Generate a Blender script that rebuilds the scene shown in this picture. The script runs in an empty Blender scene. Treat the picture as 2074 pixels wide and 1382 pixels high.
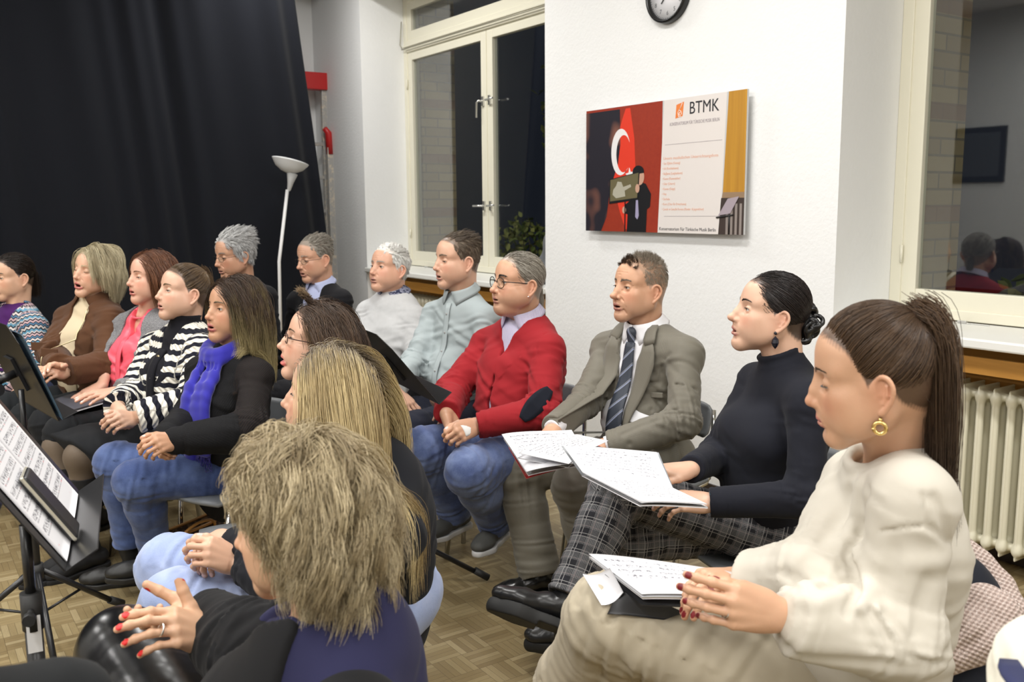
import bpy, math, random
import numpy as np
from mathutils import Vector, Matrix
rnd = random.Random(7)
rng = np.random.default_rng(7)
S = bpy.context.scene
COL = S.collection
# ---------------------------------------------------------------- camera (2074 x 1382 frame)
FPX = 1871.0
def _n(v):
    v = np.asarray(v, float); return v / np.linalg.norm(v)
_ez = -_n((103., 12760., 1871.))                 # world up in camera axes (right, down, forward)
_ey = np.array((-1281., -264., 1871.)); _ey = _n(_ey - _ez * _ey.dot(_ez))
_ex = np.cross(_ey, _ez)
M3 = np.array((_ex, _ey, _ez))                   # rows: world axes in camera coords
CAMP = np.array((0., 0., 1.5))
def W(px, py, z):                                # point at distance z along the view axis
    return CAMP + M3 @ (np.array(((px - 1037) / FPX, (py - 691) / FPX, 1.)) * z)
def ray(px, py):
    return _n(M3 @ np.array(((px - 1037) / FPX, (py - 691) / FPX, 1.)))
def PX(p):
    c = M3.T @ (np.asarray(p, float) - CAMP)
    return 1037 + FPX * c[0] / c[2], 691 + FPX * c[1] / c[2], c[2]
def atX(px, py, X):
    r = ray(px, py); return CAMP + r * (X / r[0])
def atY(px, py, Y):
    r = ray(px, py); return CAMP + r * (Y / r[1])
def atZ(px, py, Z):
    r = ray(px, py); return CAMP + r * ((Z - CAMP[2]) / r[2])
def onS(px, py, c, L, near=True):                # point of the pixel's ray at distance L from c
    r = ray(px, py); o = CAMP - c; b = r.dot(o); q = b * b - (o.dot(o) - L * L)
    if q < 0: return CAMP + r * (-b)
    return CAMP + r * (-b - math.sqrt(q) if near else -b + math.sqrt(q))
# ---------------------------------------------------------------- render view, world, room lamps
S.view_settings.view_transform = 'Standard'; S.view_settings.look = 'None'; S.view_settings.gamma = 1; S.view_settings.use_curve_mapping = False
S.view_settings.exposure = 0.0
_cd = bpy.data.cameras.new('camera'); _cd.lens = 36. * FPX / 2074; _cd.sensor_width = 36; _cd.clip_start = .02
_cd.dof.use_dof = True; _cd.dof.focus_distance = 2.7; _cd.dof.aperture_fstop = 6.3
_cam = bpy.data.objects.new('camera', _cd); COL.objects.link(_cam); S.camera = _cam
_r, _u, _b = M3[:, 0], -M3[:, 1], -M3[:, 2]
_cam.matrix_world = Matrix(((_r[0], _u[0], _b[0], CAMP[0]), (_r[1], _u[1], _b[1], CAMP[1]), (_r[2], _u[2], _b[2], CAMP[2]), (0, 0, 0, 1)))
_w = bpy.data.worlds.new('night'); S.world = _w; _w.use_nodes = True; _w.node_tree.nodes['Background'].inputs[0].default_value = (.010, .012, .018, 1); _w.node_tree.nodes['Background'].inputs[1].default_value = 1.
LAMPS = [(-.9, .2), (-.9, 2.9), (-.9, 5.7), (1.6, .2), (1.6, 2.9), (2.45, 6.1), (-.9, -2.4), (1.6, -2.4), (-2.5, 1.5), (-2.5, 4.3)]  # last two, along the opposite wall, are unseen extras added to brighten the faces
LAMP_W = 58.
S.cycles.max_bounces = 6; S.cycles.diffuse_bounces = 4; S.cycles.glossy_bounces = 3; S.cycles.transmission_bounces = 4; S.cycles.transparent_max_bounces = 12; S.cycles.caustics_reflective = False; S.cycles.caustics_refractive = False
S.cycles.sample_clamp_indirect = 6.
# ---------------------------------------------------------------- names, materials, small mesh helpers
def tag(o, label=None, cat=None, group=None, kind=None):
    for k, v in (('label', label), ('category', cat), ('group', group), ('kind', kind)):
        if v: o[k] = v
    return o
def empty(name, loc=(0, 0, 0), rz=0., **kw):
    o = bpy.data.objects.new(name, None); o.location = loc; o.rotation_euler = (0, 0, rz)
    o.empty_display_size = .1; COL.objects.link(o); return tag(o, **kw)
def link(name, me, mats=None, parent=None):
    o = bpy.data.objects.new(name, me); COL.objects.link(o)
    if mats is not None:
        for m in (mats if isinstance(mats, (list, tuple)) else [mats]): me.materials.append(m)
    if parent is not None:
        o.parent = parent
        o.matrix_parent_inverse = parent_inv(parent)
    return o
def parent_inv(p):
    m = Matrix.Identity(4)
    q = p; ch = []
    while q is not None: ch.append(q); q = q.parent
    for q in reversed(ch):
        m = m @ q.matrix_parent_inverse @ Matrix.LocRotScale(q.location, q.rotation_euler, q.scale)
    return m.inverted()
def mesh_np(name, V, F, mats=None, parent=None, smooth=True, attrs=None, mi=None):
    me = bpy.data.meshes.new(name)
    V = np.asarray(V, np.float32)
    if isinstance(F, np.ndarray):
        n, k = F.shape
        me.vertices.add(len(V)); me.vertices.foreach_set('co', V.ravel())
        me.loops.add(n * k); me.loops.foreach_set('vertex_index', F.astype(np.int32).ravel())
        me.polygons.add(n); me.polygons.foreach_set('loop_start', np.arange(0, n * k, k, dtype=np.int32))
        me.update(calc_edges=True)
    else:
        me.from_pydata([tuple(map(float, v)) for v in V], [], F)
    if attrs:
        for k, a in attrs.items():
            a = np.asarray(a, np.float32)
            if a.ndim == 1: me.attributes.new(k, 'FLOAT', 'POINT').data.foreach_set('value', a)
            else: me.attributes.new(k, 'FLOAT_VECTOR', 'POINT').data.foreach_set('vector', a.ravel())
    me.polygons.foreach_set('use_smooth', np.full(len(me.polygons), smooth))
    if mi is not None: me.polygons.foreach_set('material_index', np.asarray(mi, np.int32))
    me.update()
    return link(name, me, mats, parent)
class MB:                                        # collects simple solids into one mesh
    def __init__(s): s.V = []; s.F = []; s.m = []; s.sm = []; s.cm = 0
    def raw(s, V, F, smooth=False):
        b = len(s.V); s.V += [tuple(map(float, v)) for v in V]; s.F += [tuple(b + i for i in f) for f in F]
        s.m += [s.cm] * len(F); s.sm += [smooth] * len(F); return s
    def box(s, lo, hi, R=None, c=None):
        lo = np.minimum(lo, hi) if False else np.array(lo, float); hi = np.array(hi, float)
        V = [np.array((x, y, z)) for x in (lo[0], hi[0]) for y in (lo[1], hi[1]) for z in (lo[2], hi[2])]
        if R is not None: V = [np.asarray(R) @ v + (0 if c is None else np.asarray(c)) for v in V]
        return s.raw(V, [(0, 1, 3, 2), (4, 6, 7, 5), (0, 4, 5, 1), (2, 3, 7, 6), (0, 2, 6, 4), (1, 5, 7, 3)])
    def tube(s, pts, r, n=12, cap=True, smooth=True, up=None):
        P = [np.asarray(p, float) for p in pts]; V = []; F = []
        rs = r if isinstance(r, (list, tuple)) else [r] * len(P)
        T = []
        for i in range(len(P)):
            t = (P[min(i + 1, len(P) - 1)] - P[max(i - 1, 0)]); T.append(_n(t))
        a = np.array((0, 0, 1.)) if abs(T[0][2]) < .9 else np.array((1., 0, 0))
        u = _n(np.cross(T[0], a))
        for i, p in enumerate(P):
            u = _n(u - T[i] * u.dot(T[i])); v = np.cross(T[i], u)
            for k in range(n):
                q = 2 * math.pi * k / n; V.append(p + (u * math.cos(q) + v * math.sin(q)) * rs[i])
        for i in range(len(P) - 1):
            for k in range(n):
                k2 = (k + 1) % n; F.append((i * n + k, i * n + k2, (i + 1) * n + k2, (i + 1) * n + k))
        s.raw(V, F, smooth)
        if cap:
            b = len(s.V) - len(V)
            s.F += [tuple(b + k for k in range(n))[::-1], tuple(b + (len(P) - 1) * n + k for k in range(n))]
            s.m += [s.cm] * 2; s.sm += [False] * 2
        return s
    def lathe(s, c, prof, n=24, R=None, smooth=True):    # prof: (radius, height) along local z
        V = []; F = []; m = len(prof)
        for r, h in prof:
            for k in range(n):
                q = 2 * math.pi * k / n; v = np.array((r * math.cos(q), r * math.sin(q), h))
                V.append((np.asarray(R) @ v if R is not None else v) + np.asarray(c))
        for i in range(m - 1):
            for k in range(n):
                k2 = (k + 1) % n; F.append((i * n + k, i * n + k2, (i + 1) * n + k2, (i + 1) * n + k))
        return s.raw(V, F, smooth)
    def prism(s, poly, axis_o, ax, ay, az, h, smooth=False):   # 2D polygon in (ax, ay) extruded along az by h
        o = np.asarray(axis_o, float); ax, ay, az = map(np.asarray, (ax, ay, az)); n = len(poly)
        V = [o + ax * p[0] + ay * p[1] for p in poly] + [o + ax * p[0] + ay * p[1] + az * h for p in poly]
        F = [tuple(range(n))[::-1], tuple(range(n, 2 * n))] + [(i, (i + 1) % n, n + (i + 1) % n, n + i) for i in range(n)]
        return s.raw(V, F, smooth)
    def build(s, name, mats=None, parent=None, bevel=0, seg=2, attrs=None):
        me = bpy.data.meshes.new(name); me.from_pydata(s.V, [], s.F)
        me.polygons.foreach_set('material_index', s.m); me.polygons.foreach_set('use_smooth', s.sm)
        o = link(name, me, mats, parent)
        import bmesh
        b = bmesh.new(); b.from_mesh(me); bmesh.ops.recalc_face_normals(b, faces=b.faces); b.to_mesh(me); b.free()
        if bevel:
            m = o.modifiers.new('bevel', 'BEVEL'); m.width = bevel; m.segments = seg; m.limit_method = 'ANGLE'; m.angle_limit = .6
        return o
class NT:                                        # tiny node-tree builder
    def __init__(s, name, rough=.6, spec=.5, metal=0., base=(.8, .8, .8), **kw):
        s.m = bpy.data.materials.new(name); s.m.use_nodes = True; s.t = s.m.node_tree
        s.b = s.t.nodes['Principled BSDF']; s.set('Roughness', rough); s.set('Specular IOR Level', spec); s.set('Metallic', metal)
        s.set('Base Color', base)
        for k, v in kw.items(): s.set(k.replace('_', ' '), v)
    def set(s, k, v):
        i = s.b.inputs[k]
        if isinstance(v, bpy.types.NodeSocket): s.t.links.new(v, i)
        elif isinstance(v, (tuple, list)): i.default_value = tuple(v) + ((1,) if len(v) == 3 and len(i.default_value) == 4 else ())
        else: i.default_value = v
    def n(s, typ, ins=None, out=0, **props):
        nd = s.t.nodes.new(typ)
        for k, v in props.items(): setattr(nd, k, v)
        for k, v in (ins or {}).items():
            i = nd.inputs[k]
            if isinstance(v, bpy.types.NodeSocket): s.t.links.new(v, i)
            elif isinstance(v, (tuple, list)): i.default_value = tuple(v) + ((1,) if len(v) == 3 and len(i.default_value) == 4 else ())
            else: i.default_value = v
        return nd.outputs[out]
    def math(s, op, a, b=0., c=0.): return s.n('ShaderNodeMath', {0: a, 1: b, 2: c}, operation=op)
    def mix(s, f, a, b):
        nd = s.t.nodes.new('ShaderNodeMix'); nd.data_type = 'RGBA'
        for k, v in ((0, f), (6, a), (7, b)):
            i = nd.inputs[k]
            if isinstance(v, bpy.types.NodeSocket): s.t.links.new(v, i)
            elif isinstance(v, (tuple, list)): i.default_value = tuple(v) + ((1,) if len(v) == 3 else ())
            else: i.default_value = v
        return nd.outputs[2]
    def attr(s, name, out='Fac'):
        nd = s.t.nodes.new('ShaderNodeAttribute'); nd.attribute_name = name; return nd.outputs[out]
    def obj(s): return s.t.nodes.new('ShaderNodeTexCoord').outputs['Object']
    def sep(s, v): nd = s.t.nodes.new('ShaderNodeSeparateXYZ'); s.t.links.new(v, nd.inputs[0]); return nd.outputs
    def noise(s, vec=None, scale=5., detail=3., rough=.5, out=0):
        ins = {'Scale': scale, 'Detail': detail, 'Roughness': rough}
        if vec is not None: ins['Vector'] = vec
        return s.n('ShaderNodeTexNoise', ins, out)
    def ramp(s, f, stops, interp='LINEAR'):
        nd = s.t.nodes.new('ShaderNodeValToRGB'); s.t.links.new(f, nd.inputs[0]); cr = nd.color_ramp; cr.interpolation = interp
        while len(cr.elements) < len(stops): cr.elements.new(.5)
        for e, (p, c) in zip(cr.elements, stops): e.position = p; e.color = tuple(c) + (1,) if len(c) == 3 else c
        return nd.outputs[0]
    def bump(s, h, strength=.3, dist=.002):
        s.set('Normal', s.n('ShaderNodeBump', {'Height': h, 'Strength': strength, 'Distance': dist})); return s
def plain(name, col, rough=.6, metal=0., spec=.5, bump=None, **kw):
    m = NT(name, rough, spec, metal, col, **kw)
    if bump: m.bump(m.noise(m.obj(), bump[0], 3.), bump[1], bump[2] if len(bump) > 2 else .002)
    return m.m
# ---------------------------------------------------------------- signed-distance modelling (smooth organic solids)
def col3(v): return np.asarray(v, np.float32)
class Sdf:
    def __init__(s): s.ops = []; s.folds = []; s.post = []
    def _a(s, f, k, m): s.ops.append((f, np.float32(k), m)); return s
    def cone(s, a, b, ra, rb=None, k=.012, m='+', flat=None, cut=None):
        a = col3(a); b = col3(b); rb = ra if rb is None else rb; ba = b - a; L = np.float32(max(ba.dot(ba), 1e-9))
        fl = None if flat is None else (col3(_n(flat[0])), np.float32(flat[1]))
        ct = None if cut is None else [(col3(c[0]), col3(_n(c[1]))) for c in cut]
        def f(P):
            pa = P - a
            if fl is not None:
                t = pa @ fl[0]; bt = float(ba.dot(fl[0]))
                pa2 = pa + np.outer(t, fl[0]) * (1 / fl[1] - 1); ba2 = ba + fl[0] * bt * (1 / fl[1] - 1); L2 = ba2.dot(ba2) + 1e-9
                h = np.clip(pa2 @ ba2 / L2, 0, 1); q = pa2 - h[:, None] * ba2
                ln = np.sqrt((q * q).sum(1)); r = ra + (rb - ra) * h
                qn = q @ fl[0]; g = np.sqrt(np.maximum(1e-12, 1 + (qn / np.maximum(ln, 1e-6)) ** 2 * (1 / fl[1] ** 2 - 1)))
                d = (ln - r) / g
            else:
                h = np.clip(pa @ ba / L, 0, 1); q = pa - h[:, None] * ba
                d = np.sqrt((q * q).sum(1)) - (ra + (rb - ra) * h)
            if ct:
                for c, n in ct: d = np.maximum(d, (P - c) @ n)
            return d
        return s._a(f, k, m)
    def chain(s, pts, rs, k=.012, m='+', **kw):
        for i in range(len(pts) - 1): s.cone(pts[i], pts[i + 1], rs[i], rs[i + 1], k, m, **kw)
        return s
    def ell(s, c, r, R=None, k=.012, m='+'):
        c = col3(c); ir = (1 / col3(r)).astype(np.float32); R = None if R is None else np.asarray(R, np.float32)
        def f(P):
            q = P - c
            if R is not None: q = q @ R           # columns of R = ellipsoid axes
            a = q * ir; k0 = np.sqrt((a * a).sum(1)); b = a * ir; k1 = np.sqrt((b * b).sum(1))
            return k0 * (k0 - 1) / np.maximum(k1, 1e-6)
        return s._a(f, k, m)
    def box(s, c, hs, R=None, rr=.004, k=.004, m='+'):
        c = col3(c); hs = col3(hs); R = np.eye(3, dtype=np.float32) if R is None else np.asarray(R, np.float32)
        def f(P):
            q = np.abs((P - c) @ R) - hs + rr
            return np.sqrt((np.maximum(q, 0) ** 2).sum(1)) + np.minimum(q.max(1), 0) - rr
        return s._a(f, k, m)
    def plane(s, c, n, k=.004, m='*'):            # '*' keeps the side the normal points away from
        c = col3(c); n = col3(_n(n)); return s._a(lambda P: (P - c) @ n, k, m)
    def torus(s, c, n, R, r, k=.004, m='+', ax=None, e=1.):
        c = col3(c); n = col3(_n(n))
        u = col3(_n(np.cross(n, (0.3, .1, .9) if ax is None else ax))) ; v = np.cross(n, u)
        def f(P):
            q = P - c; z = q @ n; x = q @ u; y = (q @ v) / e
            return np.sqrt((np.sqrt(x * x + y * y) - R) ** 2 + z * z) - r
        return s._a(f, k, m)
    def fold(s, a, b, rad, amp, wl, c=.5, w=.3, ph=0., tw=1.):   # soft cloth folds round a limb, centred at fraction c
        s.folds.append((col3(a), col3(b), rad, amp, wl, c, w, ph, tw)); return s
    def __call__(s, P):
        P = np.asarray(P, np.float32)
        d = np.full(len(P), 1e3, np.float32)
        for f, k, m in s.ops:
            e = f(P)
            if m == '+':
                h = np.maximum(k - np.abs(d - e), 0); d = np.minimum(d, e) - h * h / (4 * k)
            elif m == '-':
                e = -e; h = np.maximum(k - np.abs(d - e), 0); d = np.maximum(d, e) + h * h / (4 * k)
            else:
                h = np.maximum(k - np.abs(d - e), 0); d = np.maximum(d, e) + h * h / (4 * k)
        for a, b, rad, amp, wl, c, w, ph, tw in s.folds:
            ba = b - a; L = float(np.sqrt(ba.dot(ba))); pa = P - a; t = pa @ ba / L; q = pa - np.outer(t / L, ba)
            dist = np.sqrt((q * q).sum(1)); u = col3(_n(np.cross(ba, (.2, .3, .9)))); v = np.cross(ba / L, u)
            th = np.arctan2(q @ v, q @ u)
            win = np.exp(-((t / L - c) / w) ** 2) * np.clip(1.6 - dist / rad * .55, 0, 1)
            z = t / wl * 6.283 + ph; a1 = np.sin(z + 1.9 * np.sin(.41 * z + th + ph) + tw * np.sin(th + ph * 1.3)); a2 = np.sin(.57 * z + 2 * th + ph * 2.1)
            env = .45 + .55 * np.sin(.63 * z + 1.7 * th + ph * 2.); sg = a1 * np.abs(env) + .5 * a2 * (1 - np.abs(env))
            d = d - amp * .72 * win * np.sign(sg) * np.abs(sg) ** .85
        for f in s.post: d = f(P, d)
        return d
    def noise(s, amp, sc, seed=0, aniso=(1, 1, 1)):
        amp = amp * .6 if amp > .002 else amp
        g = np.random.default_rng(seed); K = [(g.normal(size=3) * sc * f * np.array(aniso), g.uniform(0, 6.28), a) for f, a in ((.6, 1), (1., .8), (1.5, .5), (2.3, .3)) for _ in (0, 1)]
        K = [(col3(k), p, a) for k, p, a in K]
        def f(P, d):
            n = 0
            wv = .5 * np.sin(P @ K[0][0] * .7)
            for k, p, a in K: n = n + a * np.sin(P @ k + p + wv)
            return d - amp * (n / 2.2)
        s.post.append(f); return s
    def groove(s, pts, amp, wd):                  # soft crease (amp > 0) or ridge (amp < 0) along a polyline
        pts = [col3(q) for q in pts]; c = sum(pts) / len(pts); R = max(np.linalg.norm(q - c) for q in pts) + wd * 3
        def f(P, d):
            m = np.nonzero((np.abs(P - c) < R).all(1) & (np.abs(d) < wd * 6))[0]
            if len(m) == 0: return d
            Q = P[m]; dm = np.full(len(m), 9., np.float32)
            for i, (a, b) in enumerate(zip(pts[:-1], pts[1:])):
                ba = b - a; h = np.clip((Q - a) @ ba / max(float(ba.dot(ba)), 1e-9), 0, 1); dm = np.minimum(dm, np.linalg.norm(Q - a - h[:, None] * ba, axis=1))
            d = d.copy(); d[m] += amp * np.exp(-(dm / wd) ** 2); return d
        s.post.append(f); return s
    def mesh(s, lo, hi, h, newton=1):
        lo = np.asarray(lo, float); hi = np.asarray(hi, float); B = 4
        sz = [4 * B * h, B * h]
        n0 = np.ceil((hi - lo) / sz[0]).astype(int)
        I = np.stack(np.meshgrid(*[np.arange(n) for n in n0], indexing='ij'), -1).reshape(-1, 3)
        d = s(lo + (I + .5) * sz[0]); I = I[np.abs(d) < sz[0] * .87 * 1.5 + .006]
        o = np.stack(np.meshgrid(*[np.arange(4)] * 3, indexing='ij'), -1).reshape(-1, 3)
        I = (I[:, None] * 4 + o[None]).reshape(-1, 3)
        d = s(lo + (I + .5) * sz[1]); I = I[np.abs(d) < sz[1] * .87 * 1.5 + .003]
        g = np.stack(np.meshgrid(*[np.arange(B + 1)] * 3, indexing='ij'), -1).reshape(-1, 3)
        V = np.empty((len(I), (B + 1) ** 3), np.float32)
        for a in range(0, len(I), 4000):
            Q = (I[a:a + 4000, None] * B + g[None]).reshape(-1, 3)
            V[a:a + 4000] = s(lo + Q * h).reshape(-1, (B + 1) ** 3)
        V = V.reshape(-1, B + 1, B + 1, B + 1); ins = V < 0
        cs = np.zeros((len(I), B, B, B), np.int8)
        for x in (0, 1):
            for y in (0, 1):
                for z in (0, 1): cs += ins[:, x:x + B, y:y + B, z:z + B]
        bi, cx, cy, cz = np.nonzero((cs > 0) & (cs < 8))
        corners = np.stack([V[bi, cx + x, cy + y, cz + z] for x in (0, 1) for y in (0, 1) for z in (0, 1)], 1)
        off = np.array([(x, y, z) for x in (0, 1) for y in (0, 1) for z in (0, 1)], float)
        acc = np.zeros((len(bi), 3)); cnt = np.zeros(len(bi))
        for i in range(8):
            for j in range(i + 1, 8):
                if np.abs(off[i] - off[j]).sum() != 1: continue
                a, b = corners[:, i], corners[:, j]; x = (a < 0) != (b < 0)
                t = np.where(x, a / np.where(x, a - b, 1), 0)
                acc += np.where(x[:, None], off[i] + t[:, None] * (off[j] - off[i]), 0); cnt += x
        G = I[bi] * B + np.stack((cx, cy, cz), 1)
        P = lo + (G + acc / cnt[:, None]) * h
        dim = n0 * 16 + 2; key = (G[:, 0] * dim[1] + G[:, 1]) * dim[2] + G[:, 2]
        od = np.argsort(key); ks = key[od]
        def find(q):
            kk = (q[:, 0] * dim[1] + q[:, 1]) * dim[2] + q[:, 2]; p = np.clip(np.searchsorted(ks, kk), 0, len(ks) - 1)
            return np.where(ks[p] == kk, od[p], -1)
        F = []
        E = np.eye(3, dtype=int)
        for ax in range(3):
            a = corners[:, 0]; b = corners[:, (4, 2, 1)[ax]]; x = np.nonzero((a < 0) != (b < 0))[0]
            u, v = E[(ax + 1) % 3], E[(ax + 2) % 3]
            q = [find(G[x]), find(G[x] - u), find(G[x] - u - v), find(G[x] - v)]
            f = np.stack(q, 1); flip = a[x] >= 0; f[flip] = f[flip][:, ::-1]
            F.append(f[(f >= 0).all(1)])
        F = np.concatenate(F)
        T = np.array([(1, 1, 1), (1, -1, -1), (-1, 1, -1), (-1, -1, 1)], np.float32); e = h * .35
        for _ in range(newton):
            gr = sum(s(P + t * e)[:, None] * t for t in T) / (4 * e); dd = s(P)
            st = (-dd / np.maximum((gr * gr).sum(1), .2))[:, None] * gr
            ln = np.sqrt((st * st).sum(1))[:, None]; P = P + st * np.minimum(1, h * .8 / np.maximum(ln, 1e-9))
        return P.astype(np.float32), F
def rotz(a): c, s_ = math.cos(a), math.sin(a); return np.array(((c, -s_, 0), (s_, c, 0), (0, 0, 1.)))
def roty(a): c, s_ = math.cos(a), math.sin(a); return np.array(((c, 0, s_), (0, 1, 0), (-s_, 0, c)))
def rotx(a): c, s_ = math.cos(a), math.sin(a); return np.array(((1, 0, 0), (0, c, -s_), (0, s_, c)))
D2R = math.pi / 180
def frame(x, z):                                  # columns x, y, z; z made orthogonal to x
    x = _n(x); z = np.asarray(z, float); z = _n(z - x * z.dot(x)); return np.stack((x, np.cross(z, x), z), 1)
def strands(name, A, r, mats, parent, rand=None, taper=.35, sides=3, root=None):
    A = np.asarray(A, float); N, K, _ = A.shape
    T = np.gradient(A, axis=1); T /= np.maximum(np.linalg.norm(T, axis=2, keepdims=True), 1e-9)
    ref = np.array((.31, .52, .8)); U = np.cross(T, ref); U /= np.maximum(np.linalg.norm(U, axis=2, keepdims=True), 1e-6)
    Vv = np.cross(T, U); t = np.linspace(0, 1, K)
    w = (1 - (1 - taper) * t ** 2)[None, :] * (np.broadcast_to(np.asarray(r, float), (N,))[:, None])
    rings = []
    for k in range(sides):
        q = 2 * math.pi * k / sides; rings.append(A + (U * math.cos(q) + Vv * math.sin(q)) * w[..., None])
    V = np.stack(rings, 2).reshape(-1, 3)
    b = (np.arange(N)[:, None] * K + np.arange(K - 1)[None]).reshape(-1) * sides
    F = np.concatenate([np.stack((b + k, b + (k + 1) % sides, b + sides + (k + 1) % sides, b + sides + k), 1) for k in range(sides)])
    rand = rng.random(N) if rand is None else rand
    at = {'hr': np.repeat(rand, K * sides), 'ht': np.repeat(np.tile(t, N), sides)}
    if root is not None: at['hb'] = np.repeat(root, K * sides)
    return V, F, at
# ---------------------------------------------------------------- human head, local frame: x forward, y left, z up, eye level z = 0
def smooth_chain(P, rs, m=3):
    P = [np.asarray(q, float) for q in P]; Q = []; R = []
    for i in range(len(P) - 1):
        a = P[max(i - 1, 0)]; b = P[i]; c = P[i + 1]; d = P[min(i + 2, len(P) - 1)]
        for j in range(m):
            t = j / m; Q.append(.5 * (2 * b + (c - a) * t + (2 * a - 5 * b + 4 * c - d) * t * t + (3 * b - a - 3 * c + d) * t ** 3)); R.append(rs[i] + (rs[i + 1] - rs[i]) * t)
    return Q + [P[-1]], R + [rs[-1]]
def head_sdf(p, N):
    """p: dict of face parameters, N: base of the neck in head coordinates"""
    g = p.get; s = Sdf(); w = g('wide', 1.); fat = g('fat', 0.); op = g('open', 0.) * .014; male = g('male', 0)
    old = g('old', 0.); nl = g('nose', 1.); jw = g('jaw', 1.)
    s.ell((-.020, 0, .034), (.097, .0755 * w, .082), k=.02)
    s.ell((-.045, 0, .01), (.07, .068 * w, .07), k=.02)
    s.ell((.036, 0, .036), (.052, .060 * w, .056), k=.03)
    s.ell((.030, 0, -.028), (.055, .056 * w, .066), k=.03)
    s.ell((.060, 0, -.045), (.030, .034, .045), k=.03)
    for y in (-1, 1):
        s.cone((-.012, y * .050 * w * jw, -.052 - op * .4), (.066, y * .014, -.098 - op), .019 + fat * .006, .014 + fat * .004, k=.03)
        s.cone((-.012, y * .052 * w * jw, -.052 - op * .4), (-.006, y * .062 * w, -.01), .017, .016, k=.03)
        s.cone((.070, y * .012, .0235), (.052, y * .047 * w, .0215), .0135 + .002 * male, .012, k=.018)
        s.ell((.049, y * .044 * w, -.024), (.022, .020, .018), k=.022)
        s.ell((.046, y * .034 * w, -.056), (.028 + fat * .01, .022 + fat * .012, .034), k=.026)
        s.ell((.018, y * .046 * w, -.055), (.034, .020 + fat * .012, .036), k=.03)
    s.ell((.072, 0, -.100 - op), (.0165, .019 + .003 * male, .0145), k=.018)
    s.cone((.02, 0, -.088 - op), (.06, 0, -.096 - op), .022 + fat * .012, .016 + fat * .005, k=.03)
    s.ell((.077, 0, -.062), (.018, .026, .020), k=.02)
    # eye sockets
    for y in (-1, 1):
        s.ell((.092, y * .031, .001), (.020, .0185, .0135), k=.016, m='-')
    # nose
    s.cone((.083, 0, .012), (.0985, 0, -0.0165), .0075, .0082, k=.014)
    s.cone((.0985, 0, -0.0165), (.1085 + .006 * (nl - 1) * 3, 0, -0.0350), .0085, .0085 * nl, k=.008)
    s.ell((.1075 + .018 * (nl - 1), 0, -0.0350), (.0115 * nl, .0098 * nl, .0088), k=.008)
    s.cone((.082, 0, -.01), (.088, 0, -0.0415), .012, .013, k=.014)
    for y in (-1, 1):
        s.ell((.0945, y * .0118 * nl, -0.0395), (.0105, .0062 * nl, .0072), k=.006)
        s.ell((.099, y * .0068 * nl, -0.0450), (.0050, .0030, .0040), k=.003, m='-')
    s.cone((.0985, 0, -0.0405), (.091, 0, -0.0455), .0038, .0045, k=.006)
    # nasolabial fold, under-eye and forehead creases
    for y in (-1, 1):
        s.groove([(.094, y * .017, -.037), (.085, y * .027, -.050), (.075, y * .034, -.070)], .0008 + .0030 * old, .0038)
        s.groove([(.086, y * .018, -.013), (.080, y * .031, -.018), (.068, y * .046, -.013)], .0005 + .0020 * old, .0030)
        if old > .4:
            s.groove([(.080, y * .026, -.080), (.072, y * .033, -.094)], .0028 * old, .0034)
            s.groove([(.066, y * .05, .004), (.052, y * .06, .012)], .0014 * old, .002); s.groove([(.066, y * .05, -.002), (.052, y * .061, -.004)], .0008 * old, .002)
            s.groove([(.093, y * .005, .016), (.092, y * .007, .03)], .001 * old, .002)
    if old > .5:
        for z in (.042, .052, .062): s.groove([(.080, -.032, z - .002), (.0905, 0, z), (.080, .032, z - .002)], .0013 * old, .0022)
    # mouth
    mz = -.0690; fw = g('lips', 1.)
    for y in (-1, 1):
        s.chain([(.0955, 0, mz + .0045), (.0945, y * .007, mz + .0055), (.0865, y * .019, mz + .0022), (.0790, y * .0275, mz - .001 - op * .4)], [.0052 * fw, .0055 * fw, .0045 * fw, .0022], k=.005)
        s.chain([(.0930, 0, mz - .0062 - op * 1.0), (.0905, y * .010, mz - .0058 - op), (.0840, y * .020, mz - .0036 - op * .8), (.0788, y * .0275, mz - .001 - op * .4)], [.0064 * fw, .0062 * fw, .0046 * fw, .0022], k=.005)
    if op > .001:
        s.ell((.090, 0, mz - .0004 - op * .45), (.022, .0185, .0012 + op * .50), k=.002, m='-')
        s.chain([(.078, -.016, mz + .001), (.0865, 0, mz + .0015), (.078, .016, mz + .001)], [.0035] * 3, k=.001)
    else:
        s.groove([(.0800, -.0275, mz - .0012), (.0900, -.016, mz - .0002), (.0985, 0, mz - .0008), (.0900, .016, mz - .0002), (.0800, .0275, mz - .0012)], .0042, .0016)
    s.groove([(.100, 0, -.051), (.100, 0, -.060)], .0016, .003)
    s.ell((.097, 0, -.0845 - op), (.009, .018, .0045), k=.010, m='-')
    # eyelids over the eyeball, cut by the lid opening
    lid = g('lid', .6)                       # 1 wide open, 0 closed
    for y in (-1, 1):
        c = np.array((.0690, y * .0315, .0))
        s.ell(c, (.0136, .0142, .0132), k=.004)
        if lid > .02:
            lo = g('down', 0.)
            s.ell(c + (.0135, y * .0005, -.0010 - .0030 * lo - .0015 * (1 - lid)), (.012, .0148, .0018 + .0062 * lid), k=.0015, m='-')
        else:
            s.groove([c + (.0110, -y * .011, -.0040), c + (.0128, 0, -.0062), c + (.0085, y * .0115, -.0040)], .0016, .0013)
        s.groove([c + (.0115, -y * .0105, .0055), c + (.0125, 0, .0098), c + (.0080, y * .0125, .0070)], .0012, .0016)
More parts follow.
